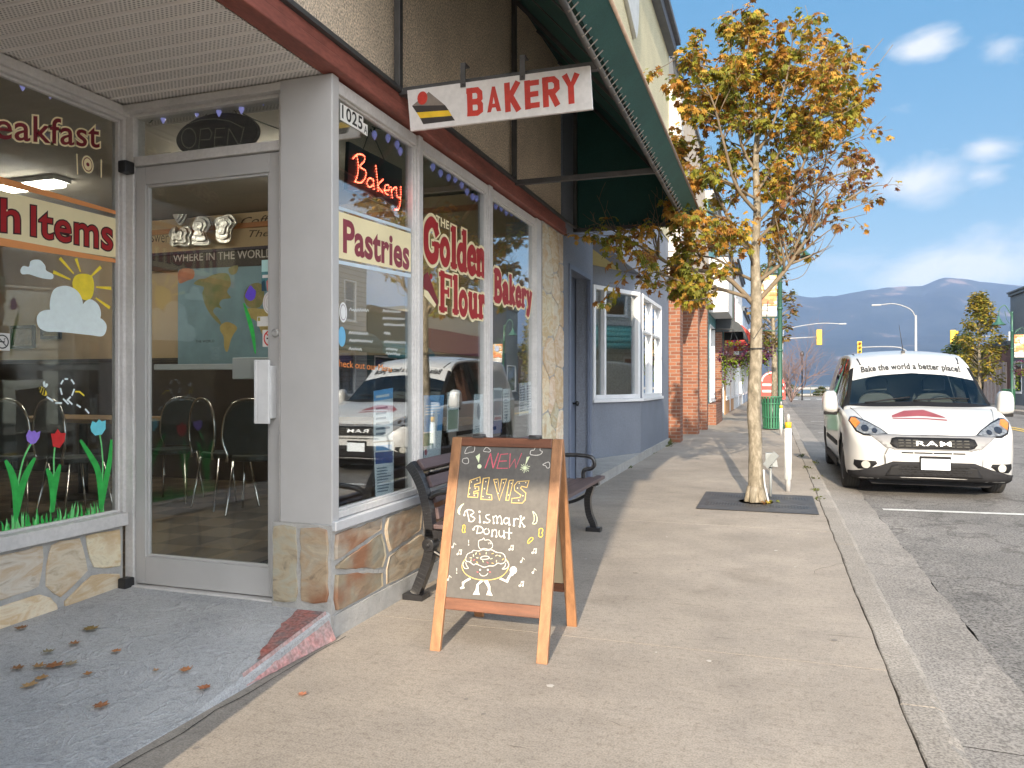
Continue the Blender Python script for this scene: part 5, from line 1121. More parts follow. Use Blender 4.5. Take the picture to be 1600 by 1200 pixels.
for i,(u,v,lb,cl,sz) in enumerate(fl_):
    p=PX(u,v,Z=.04)
    z=entz(p.x,p.y) if p.x<FX-.02 else .002
    p=PX(u,v,Z=z+.004); z=entz(p.x,p.y)+.012 if p.x<FX-.02 else .006
    mb=MB(); a=rg.uniform(0,6.3); cu=rg.uniform(.15,.5); ca,sa=math.cos(a),math.sin(a); vs=[]
    for (x,y) in [(0,0)]+LEAFP:
        zz=(x*x+y*y)*sz*cu*1.2+.1*sz*math.sin(7*x+3*y)*cu; x_,y_=x*sz,y*sz; vs.append((p.x+x_*ca-y_*sa,p.y+x_*sa+y_*ca,z+zz))
    n=len(LEAFP); mb.add(vs,[(0,1+k,1+(k+1)%n) for k in range(n)])
    mb.tube([vs[1],(vs[1][0]-(0-sa)*sz*-.4,vs[1][1]-ca*sz*.4,z+.006)],.0012,4)
    mb.build('fallen_leaf',mat('dry_leaf_%d'%i,hexc(*[int(.62*a_+.38*b_) for a_,b_ in zip(cl,(165,135,100))]),.8,var=.25,vs=60),label=lb,cat='leaf',group='fallen leaves on the entry slab')
# ------------------------------------------------------------------ inside the cafe
M_ch=mat('chrome_tube',(.75,.73,.70),.12,metal=1,var=.02); M_seat=mat('dark_vinyl',(.045,.055,.055),.45,var=.2); M_top=mat('table_laminate',(.36,.23,.12),.35,var=.15)
FZ_=.125
def chair(loc,rz,lb):
    t=thing('cafe_chair',lb,'chair',(0,0,0),'chrome chairs in the cafe')
    MB().prism([(.20*math.cos(2*math.pi*i/24)*(1 if abs(math.sin(2*math.pi*i/24))<.9 else .98),.20*math.sin(2*math.pi*i/24)) for i in range(24)],Plane((0,0,.44),(1,0,0),(0,1,0)),0,.045).build('seat',M_seat,t,bevel=.012)
    bk=MB(); bk.prism(spline([(-.17,.50),(-.205,.62),(-.19,.78),(-.12,.90),(0,.935),(.12,.90),(.19,.78),(.205,.62),(.17,.50)],4),PXZ(.20),-.018,.012); bk.build('backrest',M_seat,t,bevel=.008)
    MB().tube([(-.18,.215,.44)]+[(x,.215,z) for x,z in spline([(-.175,.50),(-.215,.62),(-.20,.79),(-.13,.915),(0,.952),(.13,.915),(.20,.79),(.215,.62),(.175,.50)],4)]+[(.18,.215,.44)],.011,7).build('back_frame',M_ch,t)
    for sx in (-1,1):
        for sy in (-1,1): MB().tube([(.15*sx,.14*sy,.44),(.19*sx,.21*sy,.01),(.195*sx,.215*sy,0)],.010,7).build('leg',M_ch,t)
    t.location=loc; t.rotation_euler=(0,0,rz); return t
ch1=chair(PX(352,792,Z=FZ_),R(158),'chrome framed cafe chair with an oval back right behind the glass door')
for (u,v,rz,lb) in ((272,782,20,'chrome cafe chair at the far side of the table behind the glass door'),(118,806,170,'chrome cafe chair seen low through the painted window'),(402,800,200,'chrome cafe chair at the right edge of the glass door'),(30,800,200,'chrome cafe chair at the outer edge of the painted window')):
    dup(ch1,PX(u,v,Z=FZ_),R(rz),lb)
def table(loc,lb,w_=1.2):
    t=thing('cafe_table',lb,'table',loc,'cafe tables'); x,y,z=loc
    MB().box(x-w_/2,y-.36,z+.725,x+w_/2,y+.36,z+.765).build('tabletop',M_top,t,bevel=.006)
    MB().lathe([(.045,.02),(.04,.72)],(x,y,z),12).build('pedestal',M_blk,t)
    MB().lathe([(.28,0),(.26,.02),(.05,.045)],(x,y,z),18).build('base',M_blk,t)
table((-3.9,6.0,FZ_),'wood topped table behind the glass door'); table((-6.2,5.6,FZ_),'wood topped table behind the painted window',1.4); table((-2.9,6.3,FZ_),'wood topped table near the back wall at the right',.9)
PW=PXZ(7.088)
wm=thing('world_map','large framed world map on the cafe back wall','map',PW.pt(*PW.px(350,568)))
mq_=PW.pxs([(280,421),(470,413),(470,569),(280,569)])
MB().prism(mq_,PW,-.0,.02).build('sheet',mat('map_sea',(.20,.33,.40),.6,var=.2,vs=3),wm)
mb=MB(); cmx=lambda Ls:[(190+x*.2416,270+y*.2416) for x,y in Ls]
LND=[mat('map_land_brown',(.36,.28,.13),.7,col2=(.18,.22,.08),vs=9),mat('map_land_red',(.46,.17,.10),.7,var=.2,vs=8),mat('map_land_gold',(.52,.40,.15),.7,var=.2,vs=9)]
for k,cl in ((1,[(380,630),(470,625),(475,680),(430,700),(380,715)]),(0,[(475,720),(510,690),(550,685),(600,660),(660,650),(700,660),(715,720),(690,770),(715,810),(660,820),(640,850),(655,880),(620,870),(600,900),(640,950),(650,985),(600,940),(560,880),(540,830),(530,780),(540,740)]),(2,[(650,985),(690,965),(740,985),(755,1010),(735,1040),(715,1080),(705,1120),(690,1160),(672,1130),(668,1060),(645,1020)]),(0,[(700,620),(760,600),(750,650),(715,660)]),(0,[(810,760),(850,720),(910,720),(930,800),(900,870),(830,870),(800,820)]),(2,[(820,880),(900,880),(990,900),(1000,1000),(930,1060),(880,960),(820,930)])): mb.flat(PW.pxs(cmx(spline(cl,3,True))),PW,.0206,k)
mb.text('THE WORLD',PW,0,0,1,1,.0206,3,quad=PW.pxs(cmx([(488,1100),(608,1096),(608,1080),(488,1084)])))
mb.build('printing',LND+[MK],wm)
sgn=thing('wall_sign','dark wall board with pale lettering above the world map','wall sign',PW.pt(*PW.px(340,410)))
MB().prism(PW.pxs([(238,400),(470,386),(470,412),(238,424)]),PW,.0,.02).build('board',mat('board_dark',(.035,.025,.022),.6),sgn)
mb=MB(); mb.text('WHERE IN THE WORLD A',PW,0,0,1,1,.0206,0,off=.01,quad=PW.pxs(cmx([(342,578),(1045,544),(1045,488),(342,530)])),sp=1.0); mb.build('lettering',[paint('board_letter',(200,190,180),.6)],sgn)
mb=MB(); PWb=PXZ(7.129); qf=lambda L: PWb.pxs(cmx(L))
mb.text('Coffee',PWb,0,0,1,1,.002,0,shear=.35,quad=qf([(772,345),(1040,318),(1040,262),(772,292)])); mb.text('The S',PWb,0,0,1,1,.002,0,shear=.35,quad=qf([(825,418),(1035,405),(1035,362),(825,372)])); mb.text('swer',PWb,0,0,1,1,.002,0,quad=qf([(192,448),(305,452),(305,405),(192,400)]))
mb.build('wall_lettering',[paint('wall_letter_dark',(60,45,35),.7)],bak)
sh=MB(); a=PW.px(225,398); b=PW.px(470,383); sh.prism([(a[0],a[1]-.03),(b[0],a[1]-.03),(b[0],a[1]),(a[0],a[1])],PXZ(7.04),-.08,.0); sh.build('wall_shelf',mat('shelf_dark',(.04,.03,.05),.6),label='narrow dark shelf above the wall board',cat='shelf')
M_pan=mat('aluminium_pan',(.62,.60,.56),.28,metal=.9,var=.1,vs=30,bump=.8,bs=22)
pz=a[1]
for k,(cl,lb) in enumerate((([(310,400),(330,360),(360,350),(372,380),(385,380),(400,350),(440,345),(460,385),(445,420),(450,465),(410,480),(375,470),(340,480),(315,460),(325,430)],'butterfly shaped baking tin standing on the cafe shelf'),([(470,330),(490,290),(530,280),(570,300),(580,340),(555,390),(575,465),(460,465),(480,390),(465,360)],'tall castle shaped baking tin on the cafe shelf'),([(600,320),(625,290),(660,280),(700,265),(735,290),(750,325),(720,370),(715,430),(690,455),(640,455),(615,420),(615,360)],'crown shaped baking tin on the cafe shelf'),([(330,245),(355,250),(380,240),(400,255),(428,240),(425,280),(405,320),(385,340),(365,325),(345,290)],'small heart shaped baking tin hung above the butterfly tin'))):
    Pp=PXZ(7.06); L=Pp.pxs(cmx(spline(cl,3,True))); cx=sum(p[0] for p in L)/len(L); cy=sum(p[1] for p in L)/len(L)
    mb=MB(); mb.prism(L,Pp,-.0,.02)
    for s,d in ((.78,.05),(.5,.065)): mb.prism([(cx+(x-cx)*s,cy+(y-cy)*s) for x,y in L],Pp,.02 if s>.6 else .05,d)
    mb.build('baking_tin',M_pan,label=lb,cat='baking tin',group='baking tins on the cafe wall',bevel=.006)
for u0,v0,u1,v1,lb in ((19,508,56,545,'dark framed print on the beige cafe wall'),(66,514,97,530,'small dark framed print half hidden by the painted cloud')):
    Pp=PXZ(7.128); a=Pp.px(u0,v1); b=Pp.px(u1,v0); t=thing('framed_print',lb,'picture',Pp.pt((a[0]+b[0])/2,a[1]))
    m=MB(); frame2d(m,Pp,a[0],a[1],b[0],b[1],.035,.0,.03); m.build('frame',M_blk,t); m=MB(); m.prism([(a[0]+.036,a[1]+.036),(b[0]-.036,a[1]+.036),(b[0]-.036,b[1]-.036),(a[0]+.036,b[1]-.036)],Pp,.0,.012); m.build('print',mat('print_sepia',(.30,.25,.17),.7,var=.4,vs=14),t)
MB().box(-2.9,3.45,FZ_,-2.35,4.4,FZ_+.012).build('door_mat',mat('black_rubber_mat',(.02,.02,.022),.8,bump=.8,bs=80),label='black rubber mat inside the glass door',cat='mat')
# ------------------------------------------------------------------ buildings along the street
M_blu=mat('blue_grey_stucco',(.185,.207,.25),.85,var=.10,vs=1.2,fine=.10,fs=60,bump=.3,bs=70)
M_blu2=mat('blue_grey_trim',(.135,.165,.23),.6,var=.08)
M_crmw=mat('cream_stucco',(.55,.50,.33),.9,var=.10,vs=1.5,fine=.18,fs=50,bump=.5,bs=50)
M_ylw=mat('yellow_soffit',(.50,.42,.16),.8,var=.06)
M_wfr=mat('white_window_frame',(.74,.75,.76),.4,var=.04)
M_brick,t_=newmat('orange_brick')
p=t_.n('ShaderNodeBsdfPrincipled'); p.inputs['Roughness'].default_value=.85; t_.l(p.outputs[0],t_.out.inputs[0])
tc=t_.n('ShaderNodeTexCoord'); sx=t_.n('ShaderNodeSeparateXYZ'); t_.l(tc.outputs['Object'],sx.inputs[0])
ad=t_.n('ShaderNodeMath',operation='ADD'); t_.l(sx.outputs['X'],ad.inputs[0]); t_.l(sx.outputs['Y'],ad.inputs[1]); cb=t_.n('ShaderNodeCombineXYZ'); t_.l(ad.outputs[0],cb.inputs['X']); t_.l(sx.outputs['Z'],cb.inputs['Y'])
br=t_.n('ShaderNodeTexBrick'); br.inputs['Scale'].default_value=1; br.inputs['Brick Width'].default_value=.23; br.inputs['Row Height'].default_value=.075; br.inputs['Mortar Size'].default_value=.009
br.inputs['Color1'].default_value=(.27,.105,.055,1); br.inputs['Color2'].default_value=(.17,.06,.035,1); br.inputs['Mortar'].default_value=(.25,.19,.15,1); t_.l(cb.outputs[0],br.inputs['Vector']); t_.l(br.outputs['Color'],p.inputs['Base Color'])
b_=t_.n('ShaderNodeBump'); b_.inputs['Strength'].default_value=.5; b_.inputs['Distance'].default_value=.01; t_.l(br.outputs['Fac'],b_.inputs['Height']); b_.invert=True; t_.l(b_.outputs[0],p.inputs['Normal'])
M_conc=mat('bare_concrete',(.38,.37,.35),.9,var=.15,vs=5,fine=.2,fs=80)
G_win=glassmat('street_glass',(.86,.90,.92),1.75,1.5)
M_int=mat('dim_interior',(.06,.06,.06),.9); M_int2=mat('shop_wall',(.22,.20,.18),.9,var=.3,vs=1.5)
def window(parent,P,x0,y0,x1,y1,bars=(),hbars=(),w_=.07,dep=.09,mf=None,gm=None,name='window'):
    m=MB(); frame2d(m,P,x0,y0,x1,y1,w_,-dep,.02)
    for b in bars: m.prism([(b-w_/2.4,y0+w_),(b+w_/2.4,y0+w_),(b+w_/2.4,y1-w_),(b-w_/2.4,y1-w_)],P,-dep*.8,.012)
    for h in hbars: m.prism([(x0+w_,h-w_/3),(x1-w_,h-w_/3),(x1-w_,h+w_/3),(x0+w_,h+w_/3)],P,-dep*.7,.008)
    m.prism([(x0-.03,y0-.05),(x1+.03,y0-.05),(x1+.03,y0-.002),(x0-.03,y0-.002)],P,-.03,.05)
    f=m.build(name,mf or M_wfr,parent,bevel=.004)
    g=MB(); g.prism([(x0+w_*.9,y0+w_*.9),(x1-w_*.9,y0+w_*.9),(x1-w_*.9,y1-w_*.9),(x0+w_*.9,y1-w_*.9)],P,-dep*.55,-dep*.5); g.build('pane',gm or G_win,f)
    return f
# --- blue shop with cream upper storey
b=thing('blue_shop','blue grey stucco shop with white framed windows and a cream upper storey','building',(-2.5,11.5,0))
yE=15.55; zS=2.92
m=MB(); P=PY(FX); wall(m,P,7.36,8.72,0,zS,[(7.62,.06,8.56,2.40)],.16); m.build('front_wall',M_blu,b)
m=MB(); m.box(-2.20,7.6,.03,-2.14,8.58,2.42); m.build('door',M_blu2,b,label='flat blue grey door set back in the wall')
h=MB(); h.lathe([(.012,0),(.012,.03),(.028,.04),(.03,.06),(.0,.075)],(-2.14,8.46,.98),12,axis='x'); h.build('door_knob',M_blk,b)
m=MB(); frame2d(m,PY(FX),7.60,.03,8.58,2.43,.05,-.02,.018); m.build('door_frame',M_blu2,b,bevel=.004)
A0=Vector((-2.93,9.70,0)); A1=Vector((-1.97,12.12,0)); PA=Plane(A0,(A1-A0),(0,0,1)); LA=(A1-A0).length
# plane normal must face the street
w0=PA.px(926,530)[0]; w1=PA.px(1000,530)[0]-.02
m=MB(); wall(m,PA,-.5,LA,0,zS,[(w0,.98,w1,2.64)],.15); m.build('angled_wall',M_blu,b)
window(b,PA,w0,.98,w1,2.64,bars=(PA.px(945,530)[0],),w_=.06)
P=PY(FX); m=MB(); ya=PX(1003,530,X=FX).y; yb=PX(1032.5,530,X=FX).y; wall(m,P,12.122,yE,0,zS,[(ya,.98,yb,2.64)],.15); m.build('front_wall',M_blu,b)
window(b,P,ya,.98,yb,2.64,bars=(PX(1018,530,X=FX).y,),hbars=(2.05,),w_=.06)
m=MB(); m.box(FX-.2,7.362,zS+.001,FX,yE,4.05); m.build('fascia_wall',M_blu,b)
m=MB(); m.add([(FX-.2,8.74,zS-.0),(FX-.2,12.1,zS),(-3.4,9.4,zS),(-3.4,8.74,zS)],[(0,1,2,3)]); m.build('recess_soffit',M_ylw,b)
m=MB(); m.box(-3.5,8.73,0,-2.14,8.75,zS); m.build('recess_wall',M_blu,b)
m=MB(); m.box(FX-.22,7.362,4.052,FX+.012,yE,7.75); m.box(-9.5,7.38,0,-9.3,yE,7.7); m.box(-9.3,yE-.2,.1,FX-.24,yE-.01,7.7); m.box(-9.3,7.38,7.55,FX-.23,yE-.21,7.7); m.box(-9.3,7.38,5.9,FX-.24,7.5,7.54); m.build('upper_wall',M_crmw,b)
m=MB(); m.box(FX-.3,7.37,7.752,FX+.16,yE+.02,7.95); m.box(FX-.3,7.37,7.952,FX+.24,yE+.04,8.06); m.build('cornice',mat('dark_cornice',(.10,.105,.12),.7),b,bevel=.01)
m=MB(); PU=PY(FX+.014); yy=PX(985,90,X=FX).y; m.prism([(yy-1.2,6.7)]+[(yy+.35*math.cos(a_)*1,7.0+.75*math.sin(a_)) for a_ in [(-1.2+k*.3) for k in range(9)]]+[(yy-1.2,7.6)],PU,0,.06); m.build('sign_panel',mat('pale_sign_panel',(.55,.55,.52),.5),b,bevel=.01)
m=MB(); m.add([(FX+.03,8.75,0),(FX+.03,15.5,0),(FX+.03,15.5,.12),(FX+.03,8.75,.12),(A0.x-.2,8.75,.12),(A1.x-.02,12.2,.12),(FX-.01,15.5,.12)],[(0,1,2,3),(3,2,6,5,4)]); m.build('plinth',M_conc,b)
m=MB(); m.box(-6,7.5,.0,-3.6,15.3,.02); m.box(-5.0,9,.03,-4.9,15,3); m.build('interior_wall',M_int2,b)
PH=PXZ(11.0)
# --- arcade building with brick piers and a battened mansard
b=thing('brick_arcade_building','arcaded building with orange brick piers under a grey battened mansard','building',(-2.6,18.8,0))
M_msd=mat('mansard_grey',(.40,.38,.35),.8,var=.12,vs=1); M_bat=mat('mansard_batten',(.20,.19,.18),.8)
m=MB(); m.box(-3.9,15.6,3.35,-1.62,23.0,3.62); m.box(-3.9,15.58,3.621,-1.70,23.0,3.85); m.build('fascia',mat('arcade_fascia',(.46,.44,.41),.7,var=.06),b)
m=MB(); m.add([(-1.72,15.95,3.851),(-1.72,23.0,3.851),(-1.95,23.0,7.9),(-1.95,15.95,7.9),(-4,15.95,7.9),(-4,23,7.9)],[(0,1,2,3),(3,2,5,4)]); m.add([(-1.72,15.95,3.85),(-1.95,15.95,7.9),(-4,15.95,7.9),(-4,15.95,3.85)],[(0,1,2,3)]); m.build('mansard',M_msd,b)
m=MB(); y=16.1
while y<23:
    m.bar((-1.705,y,3.86),(-1.935,y,7.88),.05,.05,up=(1,0,0)); y+=.30
m.bar((-1.93,15.95,7.92),(-1.93,23,7.92),.12,.1); m.build('batten',M_bat,b)
m=MB(); m.box(-2.25,15.56,3.86,-1.72,15.94,7.2); m.build('corner_pilaster',mat('pale_pilaster',(.56,.55,.53),.8,var=.12,vs=3),b)
def pier(x0,x1,y0,y1,z1): MB().box(x0,y0,0,x1,y1,z1).build('brick_pier',M_brick,b)
pier(-2.06,-1.79,16.0,16.5,3.349); pier(-2.05,-1.68,18.7,19.15,3.349); pier(-1.86,-1.62,20.6,21.0,3.349)
m=MB(); wall(m,PY(-3.4),15.6,23,0,3.35,[(16.2,.4,18.4,2.8),(19,.05,20,2.5),(20.4,.4,22.6,2.8)],.2); m.build('shop_wall',M_int2,b)
window(b,PY(-3.4),16.2,.4,18.4,2.8); window(b,PY(-3.4),20.4,.4,22.6,2.8)
m=MB(); m.box(-9,23,0,-4,23.1,7.8); m.box(-9,15.62,0,-4,15.7,7.8); m.box(-9,15.6,7.7,-4,23,7.8); m.box(-9.1,15.6,0,-9,23,7.8); m.build('wall',M_msd,b)
# --- further shopfronts
def shop(name,label,x,y0,y1,h,mw,side=1,wins=(),doors=(),awn=None,signs=(),depth=7,corn=None,mf=None,brickbase=None,group=None):
    P=PY(x) if side==1 else Plane((x,0,0),(0,-1,0),(0,0,1)); S=(lambda a,b:(a,b)) if side==1 else (lambda a,b:(-b,-a))
    t=thing(name,label,'building',(x-side*depth/2,(y0+y1)/2,0),group); a,b_=S(y0,y1)
    holes=[(*((lambda q:(q[0],w_[1],q[1],w_[3]))(S(w_[0],w_[2]))),) for w_ in wins]+[(*((lambda q:(q[0],d_[1],q[1],d_[3]))(S(d_[0],d_[2]))),) for d_ in doors]
    m=MB(); wall(m,P,a,b_,0,h,holes,.25)
    xb=x-side*depth; m.box(x-side*.26,y0,0,xb,y0+.2,h-.02); m.box(x-side*.26,y1-.2,0,xb,y1,h-.02); m.box(xb,y0,0,xb-side*.2,y1,h); m.box(x-side*.26,y0+.2,h-.3,xb,y1-.2,h-.1); m.build('wall',mw,t)
    MB().box(x-side*2.6,y0+.21,.02,x-side*2.7,y1-.21,h-.31).build('interior_wall',M_int2,t)
    for w_,hh in zip(wins,holes[:len(wins)]):
        n=max(1,int((hh[2]-hh[0])/1.3)); window(t,P,*hh,bars=[hh[0]+(hh[2]-hh[0])*k/n for k in range(1,n)],mf=mf,hbars=((hh[1]+hh[3])/2,) if hh[1]>3 else ())
    for hh in holes[len(wins):]:
        m=MB(); frame2d(m,P,*hh,.09,-.12,.0); d_=m.build('door',mf or M_wfr,t); g=MB(); g.prism([(hh[0]+.08,hh[1]+.08),(hh[2]-.08,hh[1]+.08),(hh[2]-.08,hh[3]-.08),(hh[0]+.08,hh[3]-.08)],P,-.08,-.07); g.build('pane',G_win,d_)
    if corn: m=MB(); m.box(x-side*.3,y0,h,x+side*.12,y1,h+.16); m.box(x-side*.3,y0,h+.161,x+side*.2,y1,h+.25); m.build('cornice',corn,t)
    if awn:
        ya,yb_,z0,z1,pr,ma=awn; m=MB(); n=5
        prof=[(x+side*.02,z1)]+[(x+side*pr*math.sin(math.pi/2*k/n),z0+(z1-z0)*math.cos(math.pi/2*k/n)*1.0) for k in range(1,n+1)]+[(x+side*pr,z0-.22)]
        for k in range(len(prof)-1): (xa,za),(xc,zc)=prof[k],prof[k+1]; m.add([(xa,ya,za),(xc,ya,zc),(xc,yb_,zc),(xa,yb_,za)],[(0,1,2,3)],0,True)
        for yy in (ya,yb_): m.add([(x+side*.02,yy,z0)]+[(q[0],yy,q[1]) for q in prof[:-1]],[tuple(range(len(prof)))])
        o=m.build('awning',ma,t); sm=o.modifiers.new('thick','SOLIDIFY'); sm.thickness=.012
    for (ya,yb_,z0,z1,pr,ms) in signs: MB().box(x+side*.01,ya,z0,x+side*(pr+.01),yb_,z1).build('signboard',ms,t,bevel=.01)
    return t
M_teal=mat('teal_paint',(.10,.27,.29),.6,var=.15,vs=2); M_wht=mat('white_stucco',(.60,.60,.60),.85,var=.08,vs=1); M_pbl=mat('pale_blue_siding',(.42,.50,.60),.75,var=.06); M_tan=mat('tan_siding',(.42,.36,.27),.8,var=.08); M_orn=mat('orange_stucco',(.50,.28,.14),.85,var=.08)
M_ol=mat('olive_sign',(.14,.16,.10),.5); M_pur=mat('purple_awning',(.06,.04,.14),.7); M_reda=mat('red_awning',(.52,.05,.035),.65,var=.08); M_pnk=mat('pink_sign',(.45,.17,.16),.6,var=.3,vs=3); M_dks=mat('dark_siding',(.11,.13,.15),.75,var=.1)
M_shade=mat('dark_awning_canvas',(.05,.055,.06),.8)
shop('teal_shop','teal shopfront with brick corner pier beyond the arcade','s' and -1.78,23.05,31,6.6,M_teal,1,wins=[(23.7,.7,25.6,3.0),(27.2,.7,29.6,2.7)],doors=[(30,.02,30.8,2.4)],awn=(26,31,2.9,3.4,.9,M_shade),signs=[(23.2,25.6,3.3,4.9,.55,M_wht),(25.9,28,3.35,4.7,.5,M_ol),(28.3,30.8,3.2,4.5,.4,M_pnk)],corn=M_msd)
MB().box(-1.85,26.0,0,-1.58,26.5,3.0).build('brick_pillar',M_brick,label='slim orange brick pillar on the teal shopfront',cat='pillar')
MB().box(-1.8,23.05,0,-1.55,25.9,.62).build('brick_planter',M_brick,label='low brick base wall under the teal shop window',cat='low wall')
rs=shop('red_awning_shop','orange stucco shop with a bright red awning','s' and -1.75,31.05,38,6.2,M_orn,1,wins=[(31.6,.6,34,2.5),(35.5,.6,37.6,2.5)],doors=[(34.4,.02,35.2,2.4)],awn=(31.8,37.6,2.75,3.7,1.05,M_reda),corn=M_dks)
ml=MB(); Pn=PXZ(31.795)
for k in range(3):
    x0=-1.45+.02*k; ml.stroke(spline([(-1.55,3.22-.17*k),(-1.4,3.28-.17*k),(-1.2,3.2-.17*k),(-1.02,3.26-.17*k)],4),.05,Pn,.003,0)
ml.build('awning_emblem',paint('emblem_white',(235,230,225),.6),rs)
shop('white_shop','white two storey shopfront past the red awning','s' and -1.72,38.05,48,7.0,M_wht,1,wins=[(38.8,.6,42,2.6),(43.5,.6,47,2.6),(39,3.9,40.4,5.6),(41.5,3.9,42.9,5.6),(44.5,3.9,46,5.6)],doors=[(42.3,.02,43.2,2.5)],awn=(43.2,47.6,2.8,3.3,.8,M_shade),signs=[(38.3,42,3.0,3.7,.5,M_wht)],corn=M_dks)
shop('pale_blue_shop','pale blue shop with a dark awning towards the lake','s' and -1.70,48.05,59,5.6,M_pbl,1,wins=[(48.8,.6,52,2.6),(54,.6,58,2.6)],doors=[(52.6,.02,53.5,2.5)],awn=(48.4,58.4,2.8,3.5,1.0,M_pur),corn=M_dks)
shop('grey_end_shop','grey low shop at the end of the left hand row','s' and -1.68,59.05,70,5.0,M_dks,1,wins=[(60,.6,64,2.6),(65,.6,69,2.6)],corn=M_msd)
# --- across the road (seen directly at the right edge and mirrored in the shop glass)
M_lap,t_=newmat('grey_lap_siding'); p=t_.n('ShaderNodeBsdfPrincipled'); p.inputs['Roughness'].default_value=.7; t_.l(p.outputs[0],t_.out.inputs[0])
tc=t_.n('ShaderNodeTexCoord'); sx=t_.n('ShaderNodeSeparateXYZ'); t_.l(tc.outputs['Object'],sx.inputs[0]); fr_=t_.n('ShaderNodeMath',operation='PINGPONG'); t_.l(sx.outputs['Z'],fr_.inputs[0]); fr_.inputs[1].default_value=.11
rp=t_.n('ShaderNodeValToRGB'); rp.color_ramp.elements[0].position=.0; rp.color_ramp.elements[0].color=(.20,.20,.20,1); rp.color_ramp.elements[1].position=.02; rp.color_ramp.elements[1].color=(.50,.50,.48,1); t_.l(fr_.outputs[0],rp.inputs[0]); t_.l(rp.outputs[0],p.inputs['Base Color'])
M_tla=mat('teal_awning',(.03,.17,.19),.7,var=.1); M_mrn=mat('maroon_sign',(.20,.05,.06),.6,var=.1)
shop('grey_siding_building','two storey grey lap sided building with teal awnings across the road','o' and 13.2,17,30.5,6.9,M_lap,-1,wins=[(18,.7,21.5,2.6),(25.5,.7,29.5,2.6),(18.5,3.9,19.7,5.7),(22,3.9,23.2,5.7),(26,3.9,27.2,5.7),(28.6,3.9,29.6,5.7)],doors=[(23,.02,24,2.3)],awn=(17.4,30,2.75,3.5,1.1,M_tla),corn=M_tla)
shop('dark_teal_shop','single storey dark teal shop across the road','o' and 13.2,30.6,36,4.5,mat('dark_teal_wall',(.03,.085,.095),.7,var=.1),-1,wins=[(31.2,.7,33.4,2.5)],doors=[(34,.02,35,2.3)],awn=(30.8,35.8,2.6,3.2,.9,M_tla),corn=M_dks)
shop('tan_shop','tan sided shop with a maroon signboard across the road','o' and 13.2,36.1,45,5.1,M_tan,-1,wins=[(37,.7,40,2.4),(42,.7,44.5,2.4)],doors=[(40.6,.02,41.5,2.3)],signs=[(36.6,44.6,2.9,4.1,.3,M_mrn)],corn=M_tan)
shop('dark_siding_shop','dark grey sided stepped front building across the road','o' and 13.2,45.1,52,6.3,M_dks,-1,wins=[(45.8,.7,48,2.5),(49.8,.7,51.5,2.5)],doors=[(48.5,.02,49.3,2.3)],corn=M_dks)
bb=shop('brown_striped_building','low brown and white striped building across the road behind the trees','o' and 13.2,52.1,72,3.5,mat('brown_boards',(.16,.075,.06),.75,var=.15,vs=2),-1,wins=[(62,.9,66,2.3)],signs=[(61,68,2.45,3.4,.25,mat('blue_sign',(.20,.30,.52),.5,var=.2,vs=1))],corn=M_dks)
m=MB(); y=52.6
while y<61: m.box(13.05,y,.0,13.19,y+.35,2.5); y+=.9
m.build('pale_strip',mat('pale_board',(.42,.36,.34),.7),bb)
# ------------------------------------------------------------------ trees
M_bark,t_=newmat('maple_bark'); p=t_.n('ShaderNodeBsdfPrincipled'); p.inputs['Roughness'].default_value=.9; t_.l(p.outputs[0],t_.out.inputs[0])
tc=t_.n('ShaderNodeTexCoord'); mp=t_.n('ShaderNodeMapping'); mp.inputs['Scale'].default_value=(10,10,5); t_.l(tc.outputs['Object'],mp.inputs[0])
nz=t_.n('ShaderNodeTexNoise'); nz.inputs['Scale'].default_value=2.2; nz.inputs['Detail'].default_value=8; nz.inputs['Roughness'].default_value=.65; t_.l(mp.outputs[0],nz.inputs['Vector'])
rp=t_.n('ShaderNodeValToRGB'); e=rp.color_ramp.elements; e[0].position=.3; e[0].color=(.10,.085,.06,1); e[1].position=.68; e[1].color=(.34,.30,.235,1); e2=e.new(.5); e2.color=(.21,.18,.13,1); t_.l(nz.outputs[0],rp.inputs[0]); t_.l(rp.outputs[0],p.inputs['Base Color'])
b_=t_.n('ShaderNodeBump'); b_.inputs['Strength'].default_value=.7; b_.inputs['Distance'].default_value=.01; t_.l(nz.outputs[0],b_.inputs['Height']); t_.l(b_.outputs[0],p.inputs['Normal'])
M_twig=mat('maple_twig',(.17,.13,.085),.9,var=.25,vs=8)
def leafmat(name): return mat(name,(.9,.9,.9),.55,var=.12,vs=30,attr='tint',transl=.45,spec=.35)
M_leaf=leafmat('autumn_leaf')
ML=[(0,0,0),(.05,.16,.02),(.26,.10,.03),(.20,.28,.0),(.48,.40,-.05),(.26,.50,.0),(.22,.74,-.04),(.06,.66,.03),(0,1.0,-.10),(-.06,.66,.03),(-.22,.74,-.04),(-.26,.50,.0),(-.48,.40,-.05),(-.20,.28,.0),(-.26,.10,.03),(-.05,.16,.02)]
MLF=[(0,1,2,3),(0,3,4,5),(0,5,6,7),(0,7,8,9),(0,9,10,11),(0,11,12,13),(0,13,14,15)]
def leaf(mb,p,tip,size,col,rg,simple=False):
    tip=tip.normalized(); side=tip.cross(Vector((rg.uniform(-.6,.6),rg.uniform(-.6,.6),1))); 
    if side.length<.05: side=Vector((1,0,0))
    side.normalize(); n=side.cross(tip)
    # droop side to side
    if simple:
        mb.add([p,p+(side*.42+tip*.45)*size,p+tip*size,p+(-side*.42+tip*.45)*size],[(0,1,2,3)],0,False,col); return
    cu=rg.uniform(.2,1.2)
    mb.add([p+(side*x+tip*y+n*(z*3*cu - .35*cu*x*x))*size for x,y,z in ML],MLF,0,False,col)
